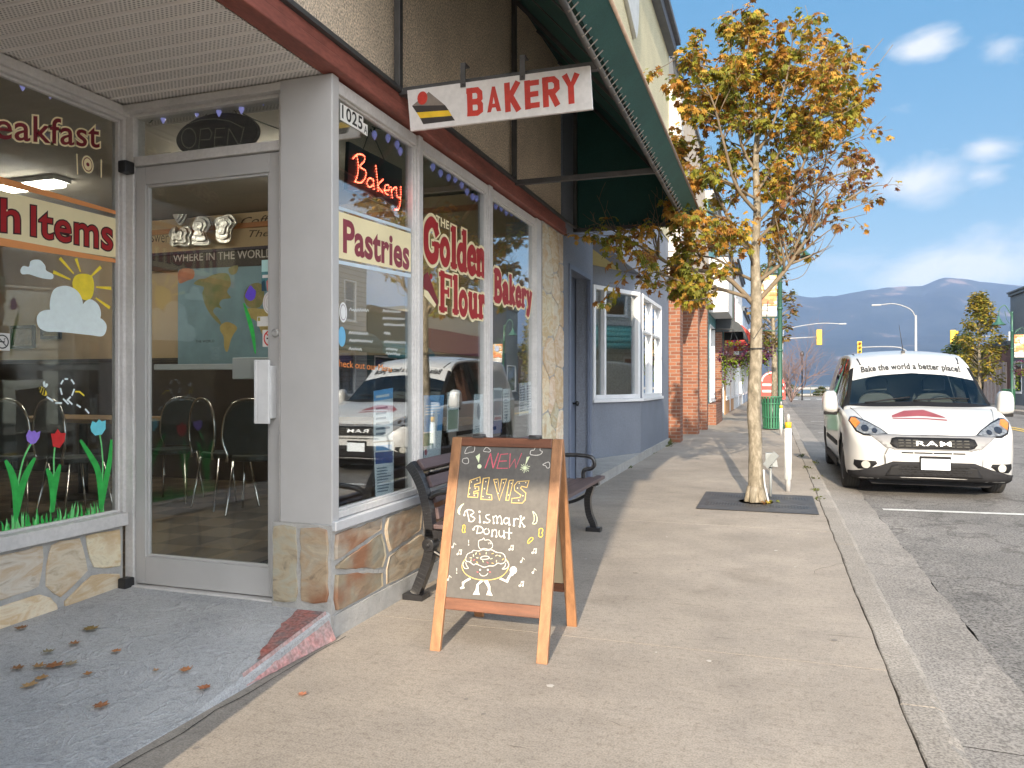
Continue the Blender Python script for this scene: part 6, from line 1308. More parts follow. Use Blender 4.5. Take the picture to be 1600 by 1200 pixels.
PAL=[((.50,.24,.035),5),((.56,.31,.05),5),((.44,.33,.045),4),((.33,.33,.04),5),((.36,.16,.035),3),((.22,.24,.04),2),((.62,.38,.07),3),((.26,.12,.04),1)]
PALX=[c for c,w_ in PAL for _ in range(w_)]
def grow(wood,leaves,p0,d0,ln,r0,rg,depth,ends):
    """a wandering twig; returns its points"""
    n=max(3,int(ln/.12)); pts=[p0.copy()]; d=d0.normalized()
    for i in range(n):
        d=(d+Vector((rg.gauss(0,.13),rg.gauss(0,.13),rg.gauss(0,.09)+.03))).normalized(); pts.append(pts[-1]+d*ln/n)
    wood.tube(pts,[max(.0022,r0*(1-.82*i/n)) for i in range(n+1)],6 if r0>.012 else 5)
    if depth>0:
        k=max(2,int(ln*(4.2 if depth==2 else 5.5)))
        for j in range(k):
            s=rg.uniform(.25,.98); i=min(n-1,int(s*n)); q=pts[i]+(pts[i+1]-pts[i])*rg.random(); dd=(pts[i+1]-pts[i]).normalized()
            o=dd.orthogonal().normalized(); a=rg.uniform(0,6.28); o=(o*math.cos(a)+dd.cross(o)*math.sin(a)); nd=dd*rg.uniform(.5,.9)+o*rg.uniform(.5,.95)+Vector((0,0,.12))
            grow(wood,leaves,q,nd,ln*rg.uniform(.26,.48),max(.003,r0*(1-.8*s)*.6),rg,depth-1,ends)
    ends.append((pts,depth)); return pts
T0=Vector((-.16,8.16,0)); tq=lambda u,v,dd=0: PX(u,v,D=7.78+dd)
tree=thing('street_maple','tall autumn maple with orange gold leaves growing from the iron grate','tree',T0)
rg=random.Random(11)
tk=MB(); tpath=[T0+Vector((0,0,-.02)),T0+Vector((.0,0,.12)),tq(1180,690),tq(1178,640),tq(1181,560),tq(1182,480),tq(1180,400,.03),tq(1183,330,.06),tq(1181,250,.05),tq(1186,170,.1),tq(1184,100,.1),tq(1190,30,.1)]
trd=[.100,.076,.064,.068,.060,.056,.044,.037,.030,.024,.016,.006]
sp_=spline(tpath,5); rr=[trd[min(len(trd)-1,i//5)]+(trd[min(len(trd)-1,i//5+1)]-trd[min(len(trd)-1,i//5)])*(i%5)/5 for i in range(len(sp_))]
tk.tube(sp_,rr,16)
o=len(tk.v)
for i,v in enumerate(tk.v):
    k=1+.06*noise.noise(v*9)+.05*noise.noise(v*3); c=sp_[min(len(sp_)-1,i//16)]; tk.v[i]=c+(v-c)*k
for a in (R(200),R(250),R(310),R(20),R(120)):  # root flare
    tk.tube([T0+Vector((.045*math.cos(a),.045*math.sin(a),.16)),T0+Vector((.085*math.cos(a),.085*math.sin(a),.04)),T0+Vector((.105*math.cos(a),.105*math.sin(a),-.02))],[.042,.032,.022],8)
tk.build('trunk',M_bark,tree)
wood=MB(); LV=MB(); ends=[]
prim=[((1180,478),(1130,430),(1060,418),(1000,385),(945,352),.040,-.25),((1178,468),(1120,450),(1065,440),(1010,418),(975,425),.028,-.45),((1185,470),(1225,425),(1260,375),(1310,322),(1372,285),.036,-.15),((1184,440),(1232,400),(1268,330),(1290,255),(1330,205),.030,.35),((1179,395),(1140,345),(1120,300),(1085,265),(1055,235),.032,.35),((1180,380),(1215,340),(1250,270),(1275,200),(1300,130),.030,-.3),((1181,330),(1150,290),(1130,220),(1110,150),(1070,95),.028,-.35),((1182,300),(1210,255),(1240,190),(1270,140),(1310,95),.026,.4),((1183,270),(1160,230),(1150,160),(1150,110),(1135,60),.024,.3),((1182,240),(1205,200),(1225,140),(1235,90),(1240,45),.022,-.25),((1184,200),(1175,160),(1165,110),(1170,60),(1165,30),.018,.05),((1180,420),(1160,380),(1110,372),(1070,340),(1045,322),.026,-.5),((1182,350),(1225,310),(1290,280),(1320,270),(1355,262),.022,.1),((1183,455),(1200,420),(1215,385),(1240,365),(1265,340),.022,.5),((1180,440),(1150,425),(1120,405),(1085,400),(1050,405),.024,.55),((1180,310),(1130,285),(1090,290),(1070,300),(1060,310),.02,.1),((1183,230),(1225,205),(1270,190),(1310,175),(1335,170),.02,.2),((1182,180),(1155,150),(1120,110),(1090,100),(1050,88),.02,-.2)]
for pr in prim:
    *pp,r0,dz=pr
    L=[tq(u,v,.03+dz*1.6*(i/4)) for i,(u,v) in enumerate(pp)]; L=spline(L,4); n=len(L)
    wood.tube(L,[.66*r0*(1-.85*i/(n-1))+.002 for i in range(n)],7); ends.append((L,2))
    tot=sum((L[i+1]-L[i]).length for i in range(n-1)); 
    for j in range(int(tot*11)):
        s=rg.uniform(.22,1); i=min(n-2,int(s*(n-1))); dd=(L[i+1]-L[i]).normalized(); o=dd.orthogonal().normalized(); a=rg.uniform(0,6.28); o=o*math.cos(a)+dd.cross(o)*math.sin(a)
        grow(wood,LV,L[i].copy(),dd*.6+o*.75+Vector((0,0,.15)),tot*rg.uniform(.16,.34)*(1.25-s*.5),max(.004,r0*(1-.8*s)*.55),rg,1,ends)
# a few bare whips on the right hand side
for (a,b,c) in (((1240,400),(1262,330),(1322,225)),((1235,395),(1270,300),(1300,215)),((1250,385),(1285,340),(1352,290)),((1225,425),(1280,400),(1318,345)),((1215,440),(1255,430),(1275,385)),((1340,140),(1365,110),(1395,70)),((1330,150),(1350,100),(1380,60)),((1320,130),(1330,95),(1332,60)),((1110,140),(1100,100),(1095,60))):
    wood.tube(spline([tq(*a),tq(*b,.1),tq(*c,.2)],5),.0035,4)
nl=0
for pts,dep in ends:
    n=len(pts)
    for i in range(1,n):
        if dep==2 and i<n*.72: continue
        if dep==1 and i<n*.35: continue
        p=pts[i]; u_=(p-Vector((0,0,CAMZ))); D=u_.dot(FW); uu=800+FL*u_.dot(RT)/D; vv=600-FL*u_.z/D
        keep=1.0
        if uu>1230 and vv>230: keep=.16 if uu<1300 else .34
        if uu>1300 and vv<=230: keep=.8
        if vv>395 and uu>1195: keep=.22
        if 1150<uu<1230 and vv>330: keep=min(keep,.38)
        if vv<30: keep*=.6
        # natural gaps between the clumps
        if noise.noise(p*2.6)<-.22: keep*=.3
        if uu<1045 and vv<345: keep=.04 if vv>130 else .35
        if uu<1045 and vv>=345: keep*=.46
        if rg.random()>keep: continue
        for q in range(rg.choice((3,4,5)) if i<n-1 else rg.choice((6,7,8))):
            dd=(pts[i]-pts[i-1]).normalized(); o=Vector((rg.gauss(0,1),rg.gauss(0,1),rg.gauss(0,.6))).normalized()
            tip=o*.75+dd*.35+Vector((0,0,-.75)); st=o*rg.uniform(.02,.07)+Vector((0,0,-.01)); pp_=p+st
            g=noise.noise(p*1.5+Vector((7,0,0))); col=rg.choice(PALX)
            if g<-.18 and rg.random()<.6: col=rg.choice(((.28,.27,.035),(.22,.24,.04),(.38,.33,.045)))
            if uu>1230 and vv>230 and rg.random()<.7: col=rg.choice(((.36,.16,.06),(.30,.13,.06),(.26,.15,.05)))
            k=rg.uniform(.66,1.12); leaf(LV,pp_,tip,rg.uniform(.062,.112),tuple(x*k for x in col),rg); nl+=1
print('LEAVES',nl)
wood.build('branches',M_twig,tree); LV.build('crown',M_leaf,tree)
st=MB(); st.tube([tq(1180,545)+Vector((.074*math.cos(a),.074*math.sin(a),0)) for a in [k*.3 for k in range(22)]],.006,5); st.tube([tq(1166,520)+Vector((0,-.02,0)),tq(1178,530)+Vector((0,-.085,0)),tq(1196,500)+Vector((.01,-.03,0)),tq(1200,470)],.004,4); st.build('tie_wire',M_blk,tree)
# iron grate in the pavement
gr=thing('tree_grate','square dark iron grate set in the pavement round the maple trunk','tree grate',(-.13,8.15,0))
g=MB(); x0,x1,y0,y1=-.70,.405,7.55,8.78; cx,cy=T0.x,T0.y
M_gr=mat('grate_iron',(.085,.083,.085),.6,metal=.3,var=.2,vs=6)
n=28
ring=[(cx+.17*math.cos(2*math.pi*k/n),cy+.17*math.sin(2*math.pi*k/n)) for k in range(n)]
def outer(k):
    a=2*math.pi*k/n; dx,dy=math.cos(a),math.sin(a); ts=[]
    if dx>1e-6: ts.append((x1-cx)/dx)
    if dx<-1e-6: ts.append((x0-cx)/dx)
    if dy>1e-6: ts.append((y1-cy)/dy)
    if dy<-1e-6: ts.append((y0-cy)/dy)
    t=min(ts); return (cx+dx*t,cy+dy*t)
ou=[outer(k) for k in range(n)]
g.add([(x,y,.007) for x,y in ring]+[(x,y,.007) for x,y in ou],[(k,(k+1)%n,n+(k+1)%n,n+k)[::-1] for k in range(n)])
for (cxn,cyn) in ((x0,y0),(x1,y0),(x1,y1),(x0,y1)):
    # fill the corners
    near=sorted(range(n),key=lambda k:(ou[k][0]-cxn)**2+(ou[k][1]-cyn)**2)[:2]; a_,b_2=near; g.add([(ou[a_][0],ou[a_][1],.0068),(ou[b_2][0],ou[b_2][1],.0068),(cxn,cyn,.0068)],[(0,1,2)] if ((ou[b_2][0]-ou[a_][0])*(cyn-ou[a_][1])-(ou[b_2][1]-ou[a_][1])*(cxn-ou[a_][0]))>0 else [(0,2,1)])
g.build('plate',M_gr,gr)
g=MB()
for yy in (7.83,7.93,8.42,8.52):
    x=x0+.07
    while x<x1-.08:
        if abs(x-cx)>.22 or abs(yy-cy)>.22: g.add([(x,yy,.0092),(x+.012,yy,.0092),(x+.012,yy+.07,.0092),(x,yy+.07,.0092)],[(0,1,2,3)])
        x+=.028
g.add([(x0,cy-.004,.009),(cx-.18,cy-.004,.009),(cx-.18,cy+.004,.009),(x0,cy+.004,.009)],[(0,1,2,3)]); g.add([(cx+.18,cy-.004,.009),(x1,cy-.004,.009),(x1,cy+.004,.009),(cx+.18,cy+.004,.009)],[(0,1,2,3)])
g.build('slots',M_blk,gr)
pit=MB(); pit.lathe([(.0,.0),(.168,.0)],(cx,cy,.012),20); pit.build('tree_pit_soil',mat('pit_soil',(.06,.042,.028),.95,bump=1,bs=60),kind='structure',loc=(cx,cy,0))
rg2=random.Random(5)
for i in range(9):
    a=rg2.uniform(-1.2,.6); r_=rg2.uniform(.12,.22); mb=MB(); leaf(mb,T0+Vector((r_*math.cos(a),-r_*abs(math.sin(a)),.02)),Vector((rg2.uniform(-1,1),rg2.uniform(-1,1),.25)),.06,rg2.choice(PALX),rg2)
    mb.build('fallen_leaf',M_leaf,label='small golden maple leaf lying against the trunk on the grate',cat='leaf',group='fallen leaves at the foot of the maple')
# conduit curve and electrical box beside the trunk
cb=MB(); cb.tube(spline([(-.035,8.10,.0),(-.05,8.10,.08),(-.075,8.11,.2),(-.085,8.12,.34)],4),.009,7); cb.build('conduit',mat('pale_conduit',(.5,.5,.5),.5),label='pale bent conduit rising at the foot of the maple',cat='conduit')
eb=thing('outlet_box','small grey weatherproof outlet box on a stub behind the maple trunk','outlet box',(-.07,8.55,0))
M_gp=mat('grey_pvc',(.24,.26,.265),.5)
MB().tube([(-.02,8.62,0),(-.02,8.62,.36)],.014,8).build('stub_post',M_gp,eb); m=MB(); m.box(-.075,8.56,.32,.02,8.64,.47); m.build('box',M_gp,eb,bevel=.008); m=MB(); m.bar((-.07,8.545,.33),(.04,8.50,.47),.012,.07,up=(0,0,1)); m.prism([(.0,.33),(.055,.33),(.03,.47),(.0,.47)],PXZ(8.55),.0,.02); m.build('flap_cover',M_gp,eb)
# background trees
def simple_tree(name,label,base,h,ct,rw,ncl,rgs,pal,nl=700,lsz=.28,group=None,taper=1.0,trunk_r=.09):
    rg=random.Random(rgs); t=thing(name,label,'tree',base,group); base=Vector(base); m=MB(); top=base+Vector((0,0,h*.93))
    m.tube([base,base+Vector((.02,0,h*.3)),base+Vector((-.03,0,h*.6)),top],[trunk_r*1.2,trunk_r,trunk_r*.6,.015],9)
    cl=[]
    for i in range(ncl):
        s=rg.random()**.9; z=ct+(h-ct)*s; prof=(math.sin(math.pi*min(1,(s*.86+.14)))**.7)*(1-taper*.55*s); a=rg.uniform(0,6.28); r_=rw*prof*math.sqrt(rg.uniform(.15,1)); c=base+Vector((r_*math.cos(a),r_*math.sin(a),z)); cl.append((c,rw*rg.uniform(.16,.30)))
        st_=base+Vector((0,0,max(ct*.8,z-r_*.9))); m.tube([st_,(st_+c)/2+Vector((0,0,.05)),c],[trunk_r*.3,trunk_r*.18,.012],5)
    m.build('trunk',M_bark,t); L=MB()
    for i in range(nl):
        c,r_=rg.choice(cl); d=Vector((rg.gauss(0,1),rg.gauss(0,1),rg.gauss(0,.8))); d.normalize(); p=c+d*r_*rg.uniform(.3,1.15); k=rg.uniform(.7,1.2); leaf(L,p,Vector((d.x,d.y,-.5+d.z*.4)),lsz*rg.uniform(.6,1.2),tuple(x*k for x in rg.choice(pal)),rg,True)
    L.build('crown',M_leaf,t); return t
PG_=[(.17,.18,.03),(.26,.24,.035),(.40,.31,.04),(.46,.32,.05),(.15,.16,.03)]
simple_tree('roadside_tree','slender yellowing tree on the far pavement beside the lamp post',(11.35,50.8,0),6.5,1.55,1.5,80,3,PG_,4200,.19,taper=1.2,trunk_r=.10)
simple_tree('roadside_tree','dark green round tree behind the yellowing one',(12.2,58.3,0),4.6,.9,1.9,50,8,[(.06,.10,.025),(.08,.12,.03),(.13,.15,.04)],2600,.26,taper=.6)
simple_tree('street_tree','small tree by the green lamp post further along the pavement',(.05,29.5,0),6.0,2.6,.85,40,12,[(.22,.19,.05),(.16,.17,.05),(.30,.20,.06),(.24,.12,.05)],1500,.15,taper=.3,trunk_r=.10)
bt=thing('bare_tree','leafless brown shrub tree at the corner before the traffic light','tree',(1.0,46,0)); w_=MB(); rg=random.Random(4); e_=[]
for k in range(9): a=rg.uniform(0,6.28); grow(w_,None,Vector((1.0,46,.2)),Vector((.55*math.cos(a),.55*math.sin(a),1)),rg.uniform(2.8,4.6),.04,rg,2,e_)
w_.build('branches',mat('bare_twig_mauve',(.20,.14,.13),.9),bt)
# weeds in the joints
wd=MB(); rg=random.Random(9)
for (x,y,s,nn) in ((-1.95,15.35,.16,60),(-1.9,14.9,.08,20),(.46,9.3,.05,14),(.50,10.5,.05,12),(.47,11.8,.05,14),(.46,8.6,.04,10),(-1.95,11.0,.05,10),(.62,12.5,.04,12),(.47,13.6,.06,16),(-1.95,13.4,.05,12)):
    for i in range(nn):
        p=Vector((x+rg.gauss(0,.035),y+rg.gauss(0,.10),.0)); h=s*rg.uniform(.4,1); d=Vector((rg.gauss(0,.5),rg.gauss(0,.5),1)).normalized(); sd_=d.cross(Vector((rg.random()+.1,rg.random(),0))).normalized()*.006
        k=rg.uniform(.7,1.3); wd.add([p-sd_,p+sd_,p+d*h*.6+sd_*.7+Vector((0,0,0)),p+d*h+Vector((rg.gauss(0,.02),rg.gauss(0,.02),-.01))],[(0,1,2,3)],0,False,(.13*k,.15*k,.04*k))
wd.build('weeds',M_leaf,kind='stuff',label='small weeds and grass tufts growing in the pavement joints',cat='weeds')
# ------------------------------------------------------------------ posts, can, lamps, signals
M_pw=mat('marker_white',(.66,.65,.62),.5,var=.1,vs=8); M_py=mat('marker_yellow',(.70,.44,.03),.5,var=.12,vs=12); M_pc=mat('marker_grey_cap',(.34,.34,.34),.6)
def marker(loc,lb,h=.86):
    t=thing('marker_post',lb,'marker post',loc,'white marker posts along the kerb'); x,y,z=loc
    MB().lathe([(.028,0),(.028,.13),(.026,.135)],(x,y,z),12).build('socket',M_pc,t)
    m=MB(); m.lathe([(.031,.13),(.031,h-.16)],(x,y,z),12)
    for a in range(8): m.tube([(x+.032*math.cos(a*.785),y+.032*math.sin(a*.785),z+.14),(x+.032*math.cos(a*.785),y+.032*math.sin(a*.785),z+h-.17)],.004,4)
    m.build('sleeve',M_pw,t)
    MB().lathe([(.035,h-.16),(.036,h-.10),(.030,h-.095)],(x,y,z),12).build('band',M_py,t)
    MB().lathe([(.022,h-.095),(.022,h-.03),(.015,h-.01),(.0,h)],(x,y,z),12).build('cap',M_pc,t)
marker((.165,9.1,0),'white post with a yellow band standing near the maple at the kerb',.87)
marker((.19,18.9,0),'white post with a yellow band standing in front of the green litter bin',.80)
M_grn=mat('green_powder_coat',(.035,.16,.085),.42,var=.08,vs=5,coat=.2); M_lamp=mat('dark_green_lamp',(.035,.105,.075),.4,metal=.2,var=.1)
M_lamp2=mat('dark_green_lamp_dull',(.05,.10,.085),.5)
def bin_(loc,lb,h=.86,r0=.21,r1=.275):
    t=thing('litter_bin',lb,'litter bin',loc,'green slatted litter bins'); x,y,z=loc
    m=MB(); n=20
    for k in range(n):
        a=2*math.pi*k/n; w_=2*math.pi*r0/n*.30
        def at(r,zz,s): return (x+r*math.cos(a)-s*math.sin(a),y+r*math.sin(a)+s*math.cos(a),z+zz)
        P_=[(r0,.03),(r0+.01,.2),(r1-.03,h*.82),(r1,h*.97),(r1+.03,h)]
        for (ra,za),(rb,zb) in zip(P_,P_[1:]): m.add([at(ra,za,-w_),at(ra,za,w_),at(rb,zb,w_*1.25),at(rb,zb,-w_*1.25)],[(0,1,2,3)])
    o=m.build('slats',M_grn,t); sm=o.modifiers.new('thick','SOLIDIFY'); sm.thickness=.008
    m=MB(); 
    for rr_,zz in ((r0+.004,.04),(r0+.022,.33),(r1-.015,h*.80),(r1+.03,h)): m.tube([(x+rr_*math.cos(2*math.pi*k/28),y+rr_*math.sin(2*math.pi*k/28),z+zz) for k in range(28)],.013,6,closed=True)
    m.build('hoop',M_grn,t); MB().lathe([(r0-.03,.02),(r1-.05,h-.04)],(x,y,z),18).build('liner',M_blk,t); return t
bin_((-.03,21.4,0),'green slatted litter bin beside the lamp post'); b2=bin_((10.78,42.7,0),'dark green litter bin across the road under the far lamp',.95,.24,.28)
def lamp(loc,lb,h,arm,side,mt,banner=True,grp=None):
    t=thing('street_lamp',lb,'street lamp',loc,grp); x,y,z=loc
    m=MB(); m.lathe([(.14,0),(.14,.08),(.10,.12),(.085,.5),(.075,.55),(.062,.6),(.055,h-.9),(.07,h-.88),(.07,h-.82),(.045,h-.8),(.045,h),(.055,h+.02),(.02,h+.08),(0,h+.1)],(x,y,z),14)
    for zz in (h*.40,h*.62): m.lathe([(.055,zz),(.08,zz+.02),(.08,zz+.06),(.055,zz+.08)],(x,y,z),14)
    m.build('post',mt,t)
    s=side; m=MB(); m.tube(spline([(x,y,z+h-.3),(x+s*.06,y,z+h-.05),(x+s*.22,y,z+h+.28),(x+s*arm*.6,y,z+h+.38),(x+s*arm*.93,y,z+h+.22),(x+s*arm,y,z+h-.12)],6),.024,8); m.tube(spline([(x,y,z+h-.55),(x+s*.2,y,z+h-.35),(x+s*.3,y,z+h+.1)],4),.012,6); m.build('gooseneck_arm',mt,t)
    m=MB(); m.lathe([(.03,-.12),(.05,-.16),(.06,-.24),(.10,-.28),(.13,-.36),(.20,-.45),(.30,-.53),(.31,-.55),(.29,-.545),(.12,-.38)],(x+s*arm,y,z+h),20); m.build('lamp_shade',mt,t)
    MB().sphere((x+s*arm,y,z+h-.47),.075,8).build('bulb_globe',mat('lamp_globe',(.7,.7,.68),.25),t)
    if banner:
        b_=-s if banner=='opp' else s
        m=MB()
        for zz in (h-1.0,h-2.15): m.tube([(x,y,z+zz),(x-b_*.62,y,z+zz)],.014,6)
        for k in range(3): m.tube(spline([(x-b_*.1,y,z+h-.98),(x-b_*(.2+.1*k),y,z+h-.78+.05*k),(x-b_*(.3+.1*k),y,z+h-.95)],5),.010,5)
        m.build('banner_arm',mt,t)
    return t
lamp((.19,21.9,0),'green street lamp with a bell shade rising behind the maple',5.15,.50,1,M_lamp,True,'green gooseneck street lamps')
lamp((10.72,41.95,0),'green street lamp across the road at the right edge',4.55,.55,-1,M_lamp,True,'green gooseneck street lamps')
M_b1,t_=newmat('banner_print'); p=t_.n('ShaderNodeBsdfPrincipled'); p.inputs['Roughness'].default_value=.8; t_.l(p.outputs[0],t_.out.inputs[0])
tc=t_.n('ShaderNodeTexCoord'); nz=t_.n('ShaderNodeTexNoise'); nz.inputs['Scale'].default_value=4.5; nz.inputs['Detail'].default_value=3; t_.l(tc.outputs['Object'],nz.inputs['Vector']); rp=t_.n('ShaderNodeValToRGB'); e=rp.color_ramp.elements; e[0].position=.33; e[0].color=(.45,.48,.55,1); e[1].position=.62; e[1].color=(.62,.30,.10,1)
for po,c_ in ((.42,(.62,.55,.45)),(.5,(.62,.40,.14)),(.56,(.60,.22,.12))): q_=e.new(po); q_.color=(*c_,1)
t_.l(nz.outputs[0],rp.inputs[0]); t_.l(rp.outputs[0],p.inputs['Base Color'])
def banner(P,x0,x1,z0,z1,lb):
    t=thing('street_banner',lb,'banner',P.pt((x0+x1)/2,z0),'lamp post banners'); n=8; m=MB()
    for i in range(n):
        a=z0+(z1-z0)*i/n; b_=z0+(z1-z0)*(i+1)/n; m.add([P.pt(x0,a,.02*math.sin(i*.8)),P.pt(x1,a,.02*math.sin(i*.8+.5)),P.pt(x1,b_,.02*math.sin(i*.8+1.3)),P.pt(x0,b_,.02*math.sin(i*.8+.8))],[(0,1,2,3)],0 if a>=z0+(z1-z0)*.24 else 1,True)
    m.disc((x0+x1)/2+.03,z1-.36*(z1-z0)*.7,.10,P,.03,2,18,.17); m.flat([(x0+.05,z0+.36),(x0+.2,z0+.5),(x1-.1,z0+.42),(x1-.05,z0+.34)],P,.032,3)
    o=m.build('cloth',[M_b1,mat('banner_white',(.62,.61,.58),.8),mat('banner_blue',(.32,.38,.52),.8),mat('banner_red',(.60,.20,.10),.8)],t); sm=o.modifiers.new('thick','SOLIDIFY'); sm.thickness=.006
banner(PXZ(21.86),-.42,.11,3.02,4.13,'orange and white printed banner hung from the nearer lamp post')
banner(PXZ(41.91),10.8,11.36,2.44,3.52,'orange and blue printed banner hung from the far lamp post')
# hanging flower baskets
M_fol=leafmat('basket_leaf')
def basket(c,lb,r,seed,trail,chain):
    rg=random.Random(seed); t=thing('flower_basket',lb,'flower basket',(c[0],c[1],c[2]-r),'hanging flower baskets'); c=Vector(c)
    MB().lathe([(.02,-.26*r/.4),(.6*r,-.18*r/.4),(.8*r,0),(.82*r,.02)],c,16).build('pot',mat('coir_pot',(.10,.07,.04),.9),t)
    L=MB()
    for i in range(620):
        d=Vector((rg.gauss(0,1),rg.gauss(0,1),rg.gauss(0,.9))).normalized(); rr_=r*rg.uniform(.75,1.08); p=c+Vector((d.x*rr_,d.y*rr_,.05+d.z*rr_*.85)); g=noise.noise(p*4.5+Vector((seed,0,0)))
        col=(.22,.32,.03) if g>.10 else ((.12,.03,.11) if g>-.14 else (.22,.05,.12)); k=rg.uniform(.7,1.3); leaf(L,p,d+Vector((0,0,-.4)),rg.uniform(.05,.085),tuple(x*k for x in col),rg,True)
    for i in range(trail):
        a=rg.uniform(0,6.28); q=c+Vector((.7*r*math.cos(a),.7*r*math.sin(a),-.1)); ln=rg.uniform(.3,.9)*r*2.2
        for j in range(int(ln/.03)):
            k=rg.uniform(.7,1.3); p=q+Vector((rg.gauss(0,.03),rg.gauss(0,.03),-j*.03)); col=(.26,.36,.03) if rg.random()<.8 else (.16,.04,.12); leaf(L,p,Vector((rg.gauss(0,1),rg.gauss(0,1),-.7)),rg.uniform(.05,.08),tuple(x*k for x in col),rg,True)
    L.build('flowers',M_fol,t); m=MB()
    for a in (0,2.1,4.2): m.tube([c+Vector((.8*r*math.cos(a),.8*r*math.sin(a),0)),c+Vector((0,0,chain))],.006,4)
    m.build('chain',M_blk,t)
basket((-.36,21.9,2.03),'purple and lime flower basket hanging beside the nearer lamp post',.38,2,9,.62)
basket((-1.05,22.4,1.98),'purple flower basket with trailing lime leaves hanging left of the maple trunk',.40,5,16,.75)
basket((11.15,41.95,1.88),'purple flower basket hanging on the far lamp post across the road',.45,7,8,.5)
m=MB(); m.tube([(.19,21.9,2.62),(-.36,21.9,2.66)],.014,6); m.tube([(-.36,21.9,2.66),(-.36,21.9,2.6)],.008,5); m.build('basket_bracket',M_lamp,label='thin green bracket carrying the basket beside the nearer lamp post',cat='bracket')
m=MB(); m.tube([(-1.62,22.4,2.74),(-1.05,22.4,2.74),(-1.05,22.4,2.70)],.014,6); m.build('basket_bracket',M_blk,label='black bracket on the arcade wall carrying the trailing basket',cat='bracket')
m=MB(); m.tube([(10.72,41.95,2.40),(11.15,41.95,2.40),(11.15,41.95,2.36)],.014,6); m.build('basket_bracket',M_lamp,label='green bracket carrying the basket on the far lamp post',cat='bracket')
# traffic signals
M_sig=mat('signal_yellow',(.62,.40,.03),.55,var=.06); M_galv=mat('galvanised_pole',(.27,.28,.29),.6,metal=.1)
def signal(c,lb,face,lenses=True):
    t=thing('traffic_signal',lb,'traffic light',(c[0],c[1],c[2]-.6),'yellow traffic lights'); x,y,z=c
    MB().box(x-.21,y-.10,z-.62,x+.21,y+.14,z+.62).build('housing',M_sig,t,bevel=.04)
    for k,cl in enumerate(((.22,.04,.02),(.22,.10,.02),(.03,.08,.06))):
        zz=z+.40-.40*k
        if face<0:
            m=MB(); m.lathe([(.14,0),(.14,-.20),(.125,-.20),(.125,-.02)],(x,y-.10,zz),16,axis='y'); m.build('visor',M_sig,t); MB().lathe([(.0,-.205),(.13,-.202)],(x,y-.10,zz),16,axis='y').build('lens',mat('lens_%d'%k,cl,.3),t)
        elif face==2:
            m=MB(); m.lathe([(.14,0),(.14,.20),(.125,.20),(.125,.02)],(x+.21,y,zz),16,axis='x'); m.build('visor',M_sig,t)
    return t
def P3(u,v,d): return PX(u,v,D=d)
a=P3(1280,527,62); signal(a,'yellow traffic light seen from behind on the left mast arm',1)
m=MB(); b_=Vector((a.x-3.4,a.y,0)); m.lathe([(.13,0),(.10,a.z-.3),(.0,a.z+.3)],(b_.x,b_.y,0),10); m.tube([(b_.x,b_.y,a.z-.35),(b_.x+1.2,b_.y,a.z-.05),(a.x,a.y+.2,a.z+.05)],[.07,.06,.045],8); m.build('mast_arm',M_galv,label='grey mast pole with an arm to the left traffic light',cat='signal mast')
a=P3(1343,543,78); signal(a,'yellow traffic light facing the street at the middle of the crossing',-1)
e_=P3(1431,560,78); m=MB(); m.lathe([(.15,0),(.11,8.2)],(e_.x,e_.y,0),10); m.tube(spline([(e_.x,e_.y,3.2),(e_.x-.9,e_.y,4.6),(e_.x-2.2,e_.y,5.02),(a.x,a.y+.2,a.z+.02)],5),.06,8); m.tube(spline([(e_.x,e_.y,7.9),(e_.x-.5,e_.y,8.8),(e_.x-1.9,e_.y,9.4),(e_.x-3.3,e_.y,9.35)],6),.055,8); m.build('mast_arm',M_galv,label='tall grey mast with a curved lamp arm and a traffic light arm',cat='signal mast')
hd=MB(); hd.box(e_.x-4.1,e_.y-.15,9.25,e_.x-3.2,e_.y+.15,9.42); hd.build('lamp_head',M_galv,label='flat grey lamp head at the tip of the curved mast arm',cat='street lamp',bevel=.04)
a=P3(1489,527,66); signal(a,'yellow traffic light beside the yellowing tree on the right',2)
m=MB(); m.tube([(a.x+.2,a.y,a.z+.05),(a.x+4.2,a.y,a.z+.02)],.05,8); m.lathe([(.12,0),(.09,a.z+.4)],(a.x+4.2,a.y,0),10); m.build('mast_arm',M_galv,label='thin dark arm holding the right hand traffic light',cat='signal mast')
a=P3(1312,506,95); m=MB(); m.tube(spline([(a.x,a.y,a.z),(a.x-2.5,a.y,a.z+.1),(a.x-6,a.y,a.z-.5),(a.x-6.6,a.y,a.z-1.5),(a.x-6.6,a.y,0)],5),.06,7); m.box(a.x-.1,a.y-.15,a.z-.08,a.x+.75,a.y+.15,a.z+.06); m.build('street_lamp',M_galv,label='distant grey cobra head street lamp over the crossing',cat='street lamp')
m=MB(); m.lathe([(.05,0),(.045,3.2),(.12,3.25),(.14,3.5),(.03,3.62)],(2.05,60,0),10); m.build('post_lamp',M_blk,label='small black post lamp by the crossing',cat='street lamp')
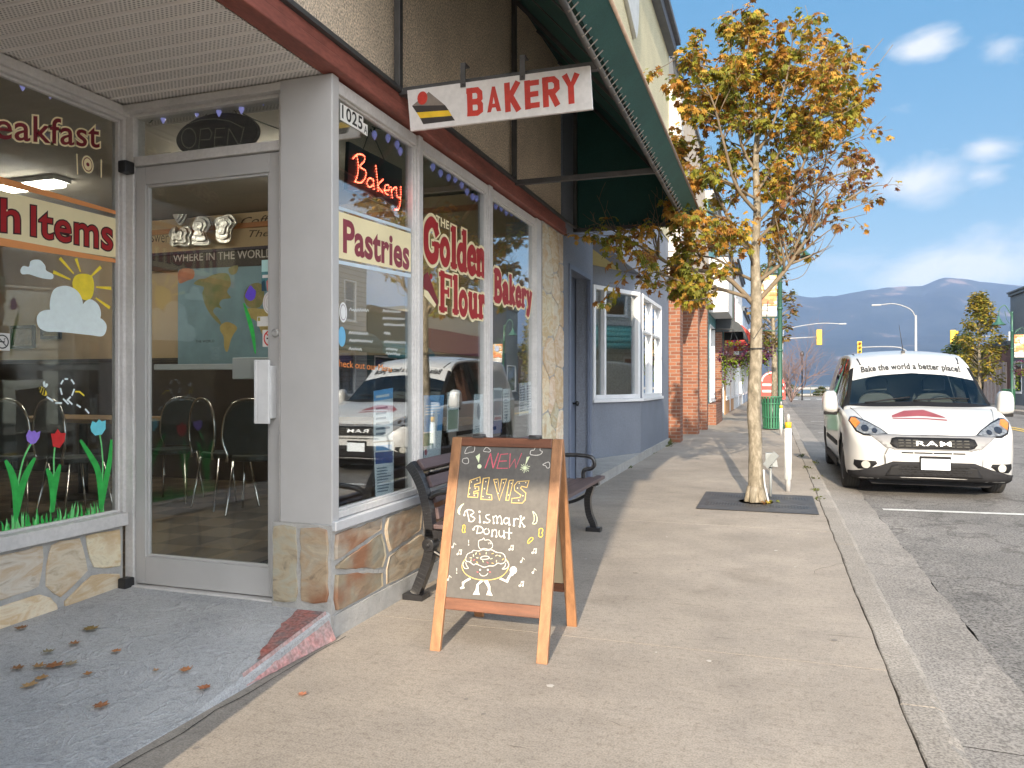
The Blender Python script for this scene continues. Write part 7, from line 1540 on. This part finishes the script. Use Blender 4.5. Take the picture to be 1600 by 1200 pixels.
# lakeside fence, red booth
fe=thing('lakeside_fence','low dark rail fence along the beach','fence',(0,96,-.2)); m=MB()
for k in range(34): x=-12+1.8*k; m.tube([(x,96,-.2),(x,96,.95)],.045,6)
for z in (.92,.5,.1): m.tube([(-12,96,z),(47.4,96,z)],.03,5)
m.build('rail',mat('fence_dark',(.10,.11,.10),.7),fe)
kb_=thing('ticket_booth','small red and white round topped booth at the end of the pavement','booth',(.1,64,0)); Pk=PXZ(63.4)
arc=[(-.85,0),(.95,0),(.95,1.5)]+[(.05+.9*math.cos(math.pi*k/10),1.5+.7*math.sin(math.pi*k/10)) for k in range(1,10)]+[(-.85,1.5)]
MB().prism(arc,Pk,-1.4,0).build('body',mat('booth_red',(.50,.06,.045),.6),kb_); m=MB()
m.stroke([(p_[0]*.92,p_[1]*.94+.03) for p_ in arc[2:]],.12,Pk,.01,0)
for z in (.55,1.05): m.rect(-.75,z,.85,z+.18,Pk,.012)
m.build('white_trim',M_wht,kb_)
for x,y,s,lb in ((-3.2,97.5,1.5,'rounded green shrub behind the lakeside fence to the left'),(5.5,99,.9,'small green shrub by the lakeside fence'),(2.1,97.3,1.1,'dark shrub beside the post lamp at the beach')):
    simple_tree('lakeside_shrub',lb,(x,y,-.3),s*1.3,.1,s*.9,26,int(x*7)+50,[(.07,.10,.03),(.10,.12,.04),(.16,.15,.06)],500,.3,taper=.3,trunk_r=.04)
# ------------------------------------------------------------------ white delivery van
VO=Vector((1.76,9.98,-.142))
van=thing('delivery_van','white delivery van parked at the kerb with a cake slice on its bonnet','van',VO)
M_vw=mat('van_white_paint',(.50,.50,.49),.32,var=.015,vs=2,coat=.7,spec=.5); M_vb=mat('van_black_trim',(.010,.010,.011),.6,spec=.2); M_vd=mat('van_dark_bumper',(.022,.022,.024),.8,spec=.15,var=.1); M_vs=mat('van_silver',(.20,.20,.205),.5)
G_ws=glassmat('van_glass',(.60,.68,.68),1.5,1.2); G_sd=glassmat('van_dark_glass',(.25,.28,.29),1.55,1.3)
def itp(tab,y):
    for i in range(len(tab)-1):
        if tab[i][0]<=y<=tab[i+1][0]:
            a,b=tab[i],tab[i+1]; s=(y-a[0])/(b[0]-a[0])
            p=tab[max(0,i-1)]; q=tab[min(len(tab)-1,i+2)]
            m0=(b[1]-p[1])/(b[0]-p[0]) if b[0]!=p[0] else 0; m1=(q[1]-a[1])/(q[0]-a[0]) if q[0]!=a[0] else 0; h=b[0]-a[0]
            return (2*s**3-3*s*s+1)*a[1]+(s**3-2*s*s+s)*h*m0+(-2*s**3+3*s*s)*b[1]+(s**3-s*s)*h*m1
    return tab[-1][1]
tw=[(0,.50),(.03,.66),(.08,.755),(.16,.825),(.30,.88),(.55,.91),(.9,.918),(2,.92),(4.2,.92),(4.55,.90),(4.72,.84)]
tzt=[(0,.655),(.03,.705),(.08,.745),(.2,.825),(.4,.915),(.6,.985),(.8,1.04),(.95,1.075),(1.2,1.275),(1.45,1.475),(1.68,1.655),(1.78,1.715),(2.0,1.775),(2.6,1.835),(3.4,1.85),(4.2,1.83),(4.55,1.79),(4.72,1.66)]
tzs=[(0,.575),(.05,.62),(.12,.69),(.22,.77),(.35,.85),(.6,.935),(.95,1.0),(1.7,1.045),(3,1.07),(4.72,1.08)]
tzb=[(0,.25),(.08,.22),(.3,.20),(.6,.21),(1.2,.22),(4.3,.22),(4.72,.32)]
tpo=[(0,.86),(.6,.86),(.95,.865),(1.05,.855),(1.7,.745),(2.0,.715),(4.2,.705),(4.72,.66)]   # pillar-outer half width
def section(y):
    w_=itp(tw,y); zt=itp(tzt,y); zs=itp(tzs,y); zb=itp(tzb,y)
    if y<.95:
        po=w_*.90; pi_=w_*.78; k=max(0,min(1,y/.25))
        return [(0,zb),(w_-.08,zb),(w_-.015,zb+.09),(w_,.50),(w_-.004,zs-.06),(w_-.03,zs),(po,zs+(zt-zs)*.45),(pi_,zs+(zt-zs)*.72),(w_*.42,zt-.012),(0,zt)]
    po=itp(tpo,y); e=.10 if y<1.7 else .10-.045*min(1,(y-1.7)/.4)
    s=min(1,(y-.95)/.12); 
    z6=zt-e-.045; z6=max(z6,zs+.045); z7=max(zt-e,zs+.06)
    return [(0,zb),(w_-.08,zb),(w_-.015,zb+.09),(w_,.50),(w_-.004,zs-.06),(w_-.035,zs+.0),(po,z6),(po-.055,z7),((po-.055)*.55,zt-e*.30),(0,zt)]
ys=[0,.006,.018]+[.03+.03*k for k in range(31)]+[.96]+[.985+.0345*k for k in range(21)]+[1.70+.05*k for k in range(58)]+[4.63,4.68,4.72]
ys=sorted(set(round(y,4) for y in ys))
SUB=4
grid=[]
for y in ys:
    s=section(y); f=[]
    for i in range(len(s)-1):
        a,b=Vector(s[i]),Vector(s[i+1]); p=Vector(s[i-1]) if i>0 else a; q=Vector(s[i+2]) if i+2<len(s) else b
        for k in range(SUB):
            t=k/SUB; c=.5*((2*a)+(b-p)*t+(2*p-5*a+4*b-q)*t*t+(3*a-p-3*b+q)*t**3); c=c*.45+(a+(b-a)*t)*.55; f.append((c.x,c.y))
    f.append(s[-1]); grid.append(f)
K=len(grid[0]); fullK=2*K-1
def V(i,j):
    y=ys[i]
    x,z=grid[i][j] if j<K else grid[i][2*(K-1)-j]
    return Vector((x if j>=K or j==K-1 else -x, y, z))
def Vv(i,j):   # j 0..2K-2 : left bottom -> over the roof -> right bottom
    x,z=grid[i][j] if j<K else grid[i][2*(K-1)-j]
    return Vector((-x if j<K else x, ys[i], z))
faces={'strip':[],'body':[], 'windscreen':[], 'pillar':[], 'side':[]}
allf=[]
for i in range(len(ys)-1):
    yc=(ys[i]+ys[i+1])/2
    for j in range(2*(K-1)):
        jj=j if j<K-1 else 2*(K-1)-1-j   # half index
        idx=jj/SUB
        c=(Vv(i,j)+Vv(i+1,j)+Vv(i,j+1)+Vv(i+1,j+1))/4
        f=(i,j)
        allf.append(f)
        if any((c.y-wy)**2+(c.z-.315)**2<.385**2 for wy in (.88,4.0)) and idx<5: continue
        if idx>=7 and .985<=yc<=1.475: faces['windscreen'].append(f)
        elif idx>=7 and 1.475<yc<=1.675: faces['strip'].append(f)
        elif 6<=idx<7 and .96<=yc<=1.72: faces['pillar'].append(f)
        elif 5<=idx<6 and 1.30<=yc<=2.30: faces['side'].append(f)
        elif 5<=idx<6 and 2.48<=yc<=3.3: faces['side'].append(f)
        elif 5<=idx<6 and .96<=yc<1.30: faces['pillar'].append(f)
        elif 5<=idx<6 and 2.30<=yc<=2.48: faces['pillar'].append(f)
        else: faces['body'].append(f)
def sub(fl,off=0):
    m=MB(); ix={}; vs=[]; fs=[]
    def gi(i,j):
        if (i,j) not in ix: ix[(i,j)]=len(vs); vs.append(Vv(i,j)+VO)
        return ix[(i,j)]
    for i,j in fl: fs.append((gi(i,j),gi(i,j+1),gi(i+1,j+1),gi(i+1,j)))
    m.add(vs,fs,0,True); return m
m=sub(faces['body'])
o=len(m.v); m.add([Vv(0,j)+VO for j in range(2*K-1)],[tuple(range(2*K-1))]); m.add([Vv(len(ys)-1,j)+VO for j in range(2*K-1)],[tuple(reversed(range(2*K-1)))])
body=m.build('body',M_vw,van,merge=True)
sm=body.modifiers.new('t','SOLIDIFY'); sm.thickness=.004; sm.offset=-1
sub(faces['strip']).build('sun_strip',M_vw,van); wsn=sub(faces['windscreen']).build('windscreen',G_ws,van); sub(faces['pillar']).build('pillar',M_vb,van); [sub([f for f in faces['side'] if (f[1]<K-1)==lf and (ys[f[0]]<2.4)==fr_]).build('side_window',G_sd,van) for lf in (True,False) for fr_ in (True,False)]
bvh=BVHTree.FromPolygons([Vv(i,j) for i in range(len(ys)) for j in range(2*K-1)],[(i*(2*K-1)+j,i*(2*K-1)+j+1,(i+1)*(2*K-1)+j+1,(i+1)*(2*K-1)+j) for i,j in allf]+[tuple(range(2*K-1))])
def hit(x,z):
    h=bvh.ray_cast(Vector((x,-3,z)),Vector((0,1,0))); return h
def proj(polys,off,name,m_,parent=van,step=.04,top=False,thick=0,label=None):
    """lay 2-D outlines (x,z seen from the front, or x,y from above) onto the body surface"""
    bm=bmesh.new()
    for poly in polys:
        vv=[bm.verts.new((x,0,z)) for x,z in poly]; bm.faces.new(vv)
    for ax,lo,hi in ((0,-1,1),(2,-.2,2)):
        c=lo
        while c<hi:
            pl=[0,0,0]; pl[ax]=c; no=[0,0,0]; no[ax]=1; bmesh.ops.bisect_plane(bm,geom=bm.verts[:]+bm.edges[:]+bm.faces[:],plane_co=pl,plane_no=no); c+=step
    bmesh.ops.triangulate(bm,faces=bm.faces[:])
    for v in bm.verts:
        if top: h=bvh.ray_cast(Vector((v.co.x,v.co.z,4)),Vector((0,0,-1)))
        else: h=bvh.ray_cast(Vector((v.co.x,-3,v.co.z)),Vector((0,1,0)))
        if h[0] is None: h=bvh.find_nearest(Vector((v.co.x,.3,v.co.z)))
        n=h[1]; n=n if (n.z>0 if top else n.y<0) else -n
        v.co=h[0]+n*off
    mb=MB(); mb.add([v.co+VO for v in bm.verts],[tuple(l.vert.index for l in f.loops) for f in (bm.verts.index_update() or bm.faces)],0,True); bm.free()
    o=mb.build(name,m_,parent,label=label)
    # face outwards
    me=o.data; s=sum((p.normal.z if top else -p.normal.y)*p.area for p in me.polygons)
    if s<0: me.flip_normals()
    if thick: sm=o.modifiers.new('t','SOLIDIFY'); sm.thickness=thick; sm.offset=-1
    return o
mir=lambda L:[(-x,z) for x,z in L][::-1]
# lower bumper, grilles
lb_=[(-.86,.205),(-.60,.19),(.60,.19),(.86,.205),(.87,.285),(.76,.315),(.58,.37),(.42,.435),(-.42,.435),(-.58,.37),(-.76,.315),(-.87,.285)]
bumper=proj([lb_],.016,'bumper',M_vd,thick=.03)
gl_=[(-.50,.27),(.50,.27),(.44,.385),(.36,.405),(-.36,.405),(-.44,.385)]
lg=proj([gl_],.022,'lower_grille',M_vb,thick=.004)
bars=[]
for r_ in range(4):
    z=.29+r_*.028; k=0; x=-.36+(.03 if r_%2 else 0)
    while x<.34: bars.append([(x,z),(x+.05,z+.004),(x+.05,z+.012),(x,z+.010)]); x+=.066
proj(bars,.030,'grille_mesh',M_vd,bumper,thick=.006)
wing=[(-.66,.735),(-.47,.745),(-.2,.735),(.2,.735),(.47,.745),(.66,.735),(.60,.685),(.50,.60),(.40,.575),(-.40,.575),(-.50,.60),(-.60,.685)]
ug=proj([wing],.007,'grille_surround',M_vs,thick=.006)
slot=[(-.45,.64),(-.43,.695),(-.38,.71),(.38,.71),(.43,.695),(.45,.64),(.42,.605),(.36,.59),(-.36,.59),(-.42,.605)]
g2=proj([slot],.012,'upper_grille',M_vb,thick=.004)
proj([[(x,.612+.03*k),(x+.055,.612+.03*k),(x+.055,.624+.03*k),(x,.624+.03*k)] for k in range(3) for x in [-.36+.075*q for q in range(10)] if abs(x+.027)>.17],.017,'grille_bar',mat('grille_grey',(.06,.058,.05),.5,spec=.3),g2,thick=.006)
T=text2d('RAM',.008,0,1.16); B_=text2d('RAM',0,0,1.12)[2]
mb=MB(); pts=[]
for x,y in T[0]:
    X=-.175+.35*(x-B_[0])/(B_[2]-B_[0]); Z=.625+.052*(y-B_[1])/(B_[3]-B_[1]); h=hit(X,Z); pts.append(h[0]+Vector((0,-.022,0))+VO)
mb.add(pts,[f for f in T[1]]); em=mb.build('badge',mat('badge_chrome',(.78,.78,.77),.25,metal=.3),van); sm=em.modifiers.new('t','SOLIDIFY'); sm.thickness=.002; sm.offset=0
proj([[(x0,.532),(x1,.532),(x1,.548),(x0,.548)] for x0,x1 in ((-.33,-.205),(-.195,-.005),(.005,.195),(.205,.33))],.004,'air_slot',M_vb)
# lights
hl=[(-.865,.885),(-.84,.93),(-.78,.935),(-.66,.885),(-.52,.80),(-.445,.735),(-.56,.715),(-.72,.725),(-.80,.765)]
M_lens=glassmat('lamp_lens',(.92,.93,.94),1.40,.55); M_refl=mat('lamp_reflector',(.30,.31,.32),.35,metal=.5,var=.6,vs=26,bump=1,bs=38); M_amb=mat('lamp_amber',(.65,.22,.03),.3,var=.2,vs=30)
for L,am in ((hl,[(-.85,.88),(-.83,.915),(-.78,.915),(-.74,.86),(-.80,.80)]),(mir(hl),mir([(-.85,.88),(-.83,.915),(-.78,.915),(-.74,.86),(-.80,.80)]))):
    s=-1 if L is hl else 1
    h_=proj([L],.004,'headlight',M_vb,thick=.004)
    cx=sum(p_[0] for p_ in L)/len(L); cz=sum(p_[1] for p_ in L)/len(L); ins=[(cx+(x-cx)*.86,cz+(z-cz)*.80) for x,z in L]
    proj([ins],.0075,'reflector',M_refl,h_,step=.02); proj([am],.011,'indicator',M_amb,h_)
    for x,z,r_ in ((.70,.80,.042),(.60,.775,.03)): proj([[(s*x+r_*math.cos(a_*.4),z+r_*.9*math.sin(a_*.4)) for a_ in range(15)]],.013,'lamp_bowl',mat('lamp_bowl_dark',(.12,.12,.13),.15,metal=.8),h_,step=.02)
    proj([L],.017,'lens',M_lens,h_,step=.05)
fg=[(-.82,.43),(-.60,.43),(-.585,.40),(-.66,.335),(-.78,.325),(-.825,.37)]
for L,s in ((fg,-1),(mir(fg),1)):
    f_=proj([L],.006,'fog_light',M_vb,thick=.004); proj([[(s*.70+.045*math.cos(a_*.393),.385+.045*math.sin(a_*.393)) for a_ in range(16)]],.013,'lens',mat('fog_lens',(.75,.74,.68),.15,metal=.5),f_,step=.03)
# plate
y_=hit(.02,.43)[0].y; m=MB(); m.box(VO.x-.14,VO.y-.035,VO.z+.345,VO.x+.18,VO.y+.02,VO.z+.505); pl=m.build('plate_holder',M_vb,van,bevel=.006); m=MB(); m.box(VO.x-.13,VO.y-.043,VO.z+.35,VO.x+.17,VO.y-.036,VO.z+.478); m.build('number_plate',paint('plate_pale',(215,222,228),.45,var=.08,vs=6),pl,bevel=.003)
# bonnet decal, roof slogan
proj([[(-.37,.47),(-.36,.535),(-.20,.70),(.02,.72),(.20,.50),(.22,.455),(-.08,.50)]],.0022,'bonnet_decal',mat('decal_maroon',(.24,.055,.06),.45),van,top=True)
proj([[(-.37,.43),(-.36,.455),(.22,.415),(.22,.38)]],.0024,'bonnet_decal',mat('decal_maroon',(.24,.055,.06)),van,top=True)
T=text2d('Bake the world a better place!',.034,0,1.06); B_=text2d('Bake the world a better place!',0,0,1.06)[2]; pts=[]
for x,y in T[0]:
    s=(x-B_[0])/(B_[2]-B_[0]); X=-.60+1.20*s; zz=1.515+.105*(y-B_[1])/(B_[3]-B_[1])-.042*(2*s-1)**2; h=hit(X,zz); pts.append(h[0]+Vector((0,-.004,.003))+VO)
MB().add(pts,T[1]).build('slogan',mat('decal_black',(.03,.03,.03),.5),van)
# seams
def seam(L,name='panel_seam',r_=.004,top=True):
    pts=[]
    for x,y in L:
        h=bvh.ray_cast(Vector((x,y,4)),Vector((0,0,-1))); pts.append(h[0]+Vector((0,0,.0005))+VO)
    MB().tube(pts,r_,5).build(name,M_vb,van)
for s in (-1,1):
    seam([(s*.40,.085),(s*.52,.11),(s*.62,.2),(s*.70,.4),(s*.745,.6),(s*.78,.80),(s*.80,.93)]); seam([(s*.60,1.72),(s*.62,1.9),(s*.625,2.4),(s*.63,3.4),(s*.62,4.4)],'roof_ditch',.011)
seam([(x,.078+.02*(x/.4)**2) for x in (-.40,-.3,-.2,-.1,0,.1,.2,.3,.40)])
# wipers, cowl, antenna
cw=MB(); 
for k in range(24):
    x0=-.80+1.6*k/24; x1=x0+1.6/24; f=lambda x: .955+.05*(x/.8)**2
    def q_(x,y): h=bvh.ray_cast(Vector((x,y,4)),Vector((0,0,-1))); return h[0]+Vector((0,0,.004))+VO
    cw.add([q_(x0,f(x0)-.045),q_(x1,f(x1)-.045),q_(x1,f(x1)+.06),q_(x0,f(x0)+.06)],[(0,1,2,3)],0,True)
cw.build('cowl',M_vb,van)
for a,b_ in (((-.62,1.01),(-.08,1.06)),((-.05,1.0),(.60,1.10))):
    L=[q_(a[0]+(b_[0]-a[0])*k/6,a[1]+(b_[1]-a[1])*k/6)+Vector((0,0,.02)) for k in range(7)]; MB().tube(L,.010,6).build('wiper',M_vb,van)
an=bvh.ray_cast(Vector((-.02,2.02,4)),Vector((0,0,-1)))[0]+VO; m=MB(); m.box(an.x-.02,an.y-.04,an.z-.01,an.x+.02,an.y+.04,an.z+.03); m.tube([an+Vector((0,0,.02)),an+Vector((-.055,-.02,.40))],[.006,.0025],6); m.build('antenna',M_blk,van)
# mirrors
for s in (-1,1):
    c=VO+Vector((s*1.02,1.22,1.10)); m=MB(); o_=[(-.085,-.13),(.075,-.13),(.10,-.04),(.085,.11),(.02,.15),(-.07,.12)]; Pm=Plane(c,(s,0,0),(0,0,1)) if s==1 else Plane(c,(1,0,0),(0,0,1))
    L=o_ if s==1 else [(-x,z) for x,z in o_]
    vs=[]; n=len(L); Ls=spline(L,3,True); n=len(Ls); Z=.16
    for sc,dy in ((.55,-.10),(.85,-.075),(1,-.03),(1,.05),(.92,.06)): vs+=[c+Vector((x*sc,dy,z*sc)) for x,z in Ls]
    fs=[(r_*n+k,r_*n+(k+1)%n,(r_+1)*n+(k+1)%n,(r_+1)*n+k) for r_ in range(4) for k in range(n)]+[tuple(range(n)),tuple(4*n+k for k in reversed(range(n)))]
    m.add(vs,fs,0,True); mo=m.build('mirror',M_vw,van,recalc=True)
    m=MB(); m.bar(c+Vector((-s*.20,.03,-.12)),c+Vector((-s*.02,.0,-.12)),.06,.05); m.box(c.x-.085,c.y-.06,c.z-.17,c.x+.085,c.y+.04,c.z-.125); m.build('mirror_base',M_vb,mo,bevel=.012)
# wheels
M_tyre=mat('tyre_rubber',(.028,.027,.026),.85,var=.2,vs=14,bump=.5,bs=60); M_rim=mat('wheel_rim',(.30,.30,.31),.4,metal=.7)
for wy in (.88,4.0):
    for s in (-1,1):
        cx=VO.x+s*.80; w_=thing('wheel',None,None,(0,0,0)) if False else None
        m=MB(); m.lathe([(.20,-.085),(.285,-.10),(.312,-.085),(.318,-.05),(.318,.05),(.312,.085),(.285,.10),(.20,.085)],(cx,VO.y+wy,VO.z+.318),36,axis='x')
        for k in (-.045,-.015,.015,.045): pass
        wh=m.build('wheel',M_tyre,van)
        m=MB(); 
        for k in range(4): m.lathe([(.3185,-.058+.03*k),(.3195,-.055+.03*k),(.3195,-.041+.03*k),(.3185,-.038+.03*k)],(cx,VO.y+wy,VO.z+.318),36,axis='x')
        m.build('tread',mat('tyre_tread',(.045,.043,.04),.9),wh)
        m=MB(); m.lathe([(.0,.03),(.05,.05),(.10,.03),(.18,.055),(.205,.09),(.21,.07)] if s>0 else [(.0,-.03),(.05,-.05),(.10,-.03),(.18,-.055),(.205,-.09),(.21,-.07)],(cx,VO.y+wy,VO.z+.318),24,axis='x'); m.build('rim',M_rim,wh)
ar=MB()
for wy in (.88,4.0):
    ar.box(VO.x-.74,VO.y+wy-.40,VO.z+.20,VO.x+.74,VO.y+wy+.40,VO.z+.66)
ar.build('wheel_well',M_vb,van)
ub=MB(); ub.box(VO.x-.6,VO.y+.25,VO.z+.165,VO.x+.6,VO.y+4.5,VO.z+.215); ub.prism([(-.62,.14),(.62,.14),(.68,.20),(-.68,.20)],Plane(VO+Vector((0,.22,0)),(1,0,0),(0,0,1)),-.1,0); ub.build('underbody',M_vd,van)
sk=MB()
for s in (-1,1): sk.box(VO.x+s*.915,VO.y+1.38,VO.z+.225,VO.x+s*.93,VO.y+3.5,VO.z+.33); sk.box(VO.x+s*.915,VO.y+1.5,VO.z+.50,VO.x+s*.932,VO.y+3.4,VO.z+.565)
sk.build('side_moulding',M_vb,van,bevel=.004)
# cabin
M_cab=mat('cabin_grey',(.075,.078,.08),.8); M_sea=mat('seat_fabric',(.12,.117,.112),.85,var=.1)
cb=MB(); cb.box(VO.x-.80,VO.y+1.0,VO.z+.3,VO.x+.80,VO.y+1.35,VO.z+1.0); cb.box(VO.x-.84,VO.y+1.0,VO.z+.25,VO.x+.84,VO.y+4.5,VO.z+.32); cb.box(VO.x-.82,VO.y+1.4,VO.z+.32,VO.x-.78,VO.y+4.4,VO.z+1.0); cb.box(VO.x+.78,VO.y+1.4,VO.z+.32,VO.x+.82,VO.y+4.4,VO.z+1.0); cb.build('dashboard',M_cab,van,bevel=.02)
for s in (-1,1):
    m=MB(); x=VO.x+s*.36
    m.prism(spline([(-.25,.5),(-.26,.95),(-.20,1.17),(0,1.22),(.20,1.17),(.26,.95),(.25,.5)],3),Plane(Vector((x,VO.y+1.98,VO.z)),(1,0,0),(0,0,1)),-.14,.0); m.box(x-.24,VO.y+1.5,VO.z+.5,x+.24,VO.y+2.0,VO.z+.72); m.build('seat',M_sea,van,bevel=.03)
    m=MB(); m.prism(spline([(-.13,1.25),(-.14,1.38),(-.08,1.44),(.08,1.44),(.14,1.38),(.13,1.25)],3),Plane(Vector((x,VO.y+1.98,VO.z)),(1,0,0),(0,0,1)),-.10,.0); m.build('headrest',M_sea,van,bevel=.02)
sw_=MB(); c=VO+Vector((.36,1.42,1.02)); u1=Vector((1,0,0)); u2=Vector((0,.45,.9)).normalized(); sw_.tube([c+(u1*math.cos(k*.2618)+u2*math.sin(k*.2618))*.185 for k in range(24)],.014,6,closed=True); sw_.tube([c-u1*.18,c+u1*.18],.014,6); sw_.build('steering_wheel',M_blk,van)
m=MB(); c=VO+Vector((-.02,1.62,1.50)); m.box(c.x-.12,c.y-.01,c.z-.035,c.x+.12,c.y+.02,c.z+.035); m.tube([c,c+Vector((0,.03,.12))],.01,5); m.build('rear_view_mirror',M_cab,van,bevel=.01)
m=MB(); c=VO+Vector((-.12,1.18,1.005)); m.box(c.x-.08,c.y-.03,c.z,c.x+.08,c.y+.03,c.z+.012); m.build('paper_slip',paint('slip',(235,235,230),.7),van)
scene.render.engine='CYCLES'
c=scene.cycles; c.max_bounces=10; c.transparent_max_bounces=24; c.diffuse_bounces=4; c.glossy_bounces=5; c.transmission_bounces=6; c.use_denoising=True
c.sample_clamp_indirect=6; c.volume_bounces=0
scene.view_settings.view_transform='Standard'; scene.view_settings.look='None'; scene.view_settings.gamma=1; scene.view_settings.exposure=EXPO
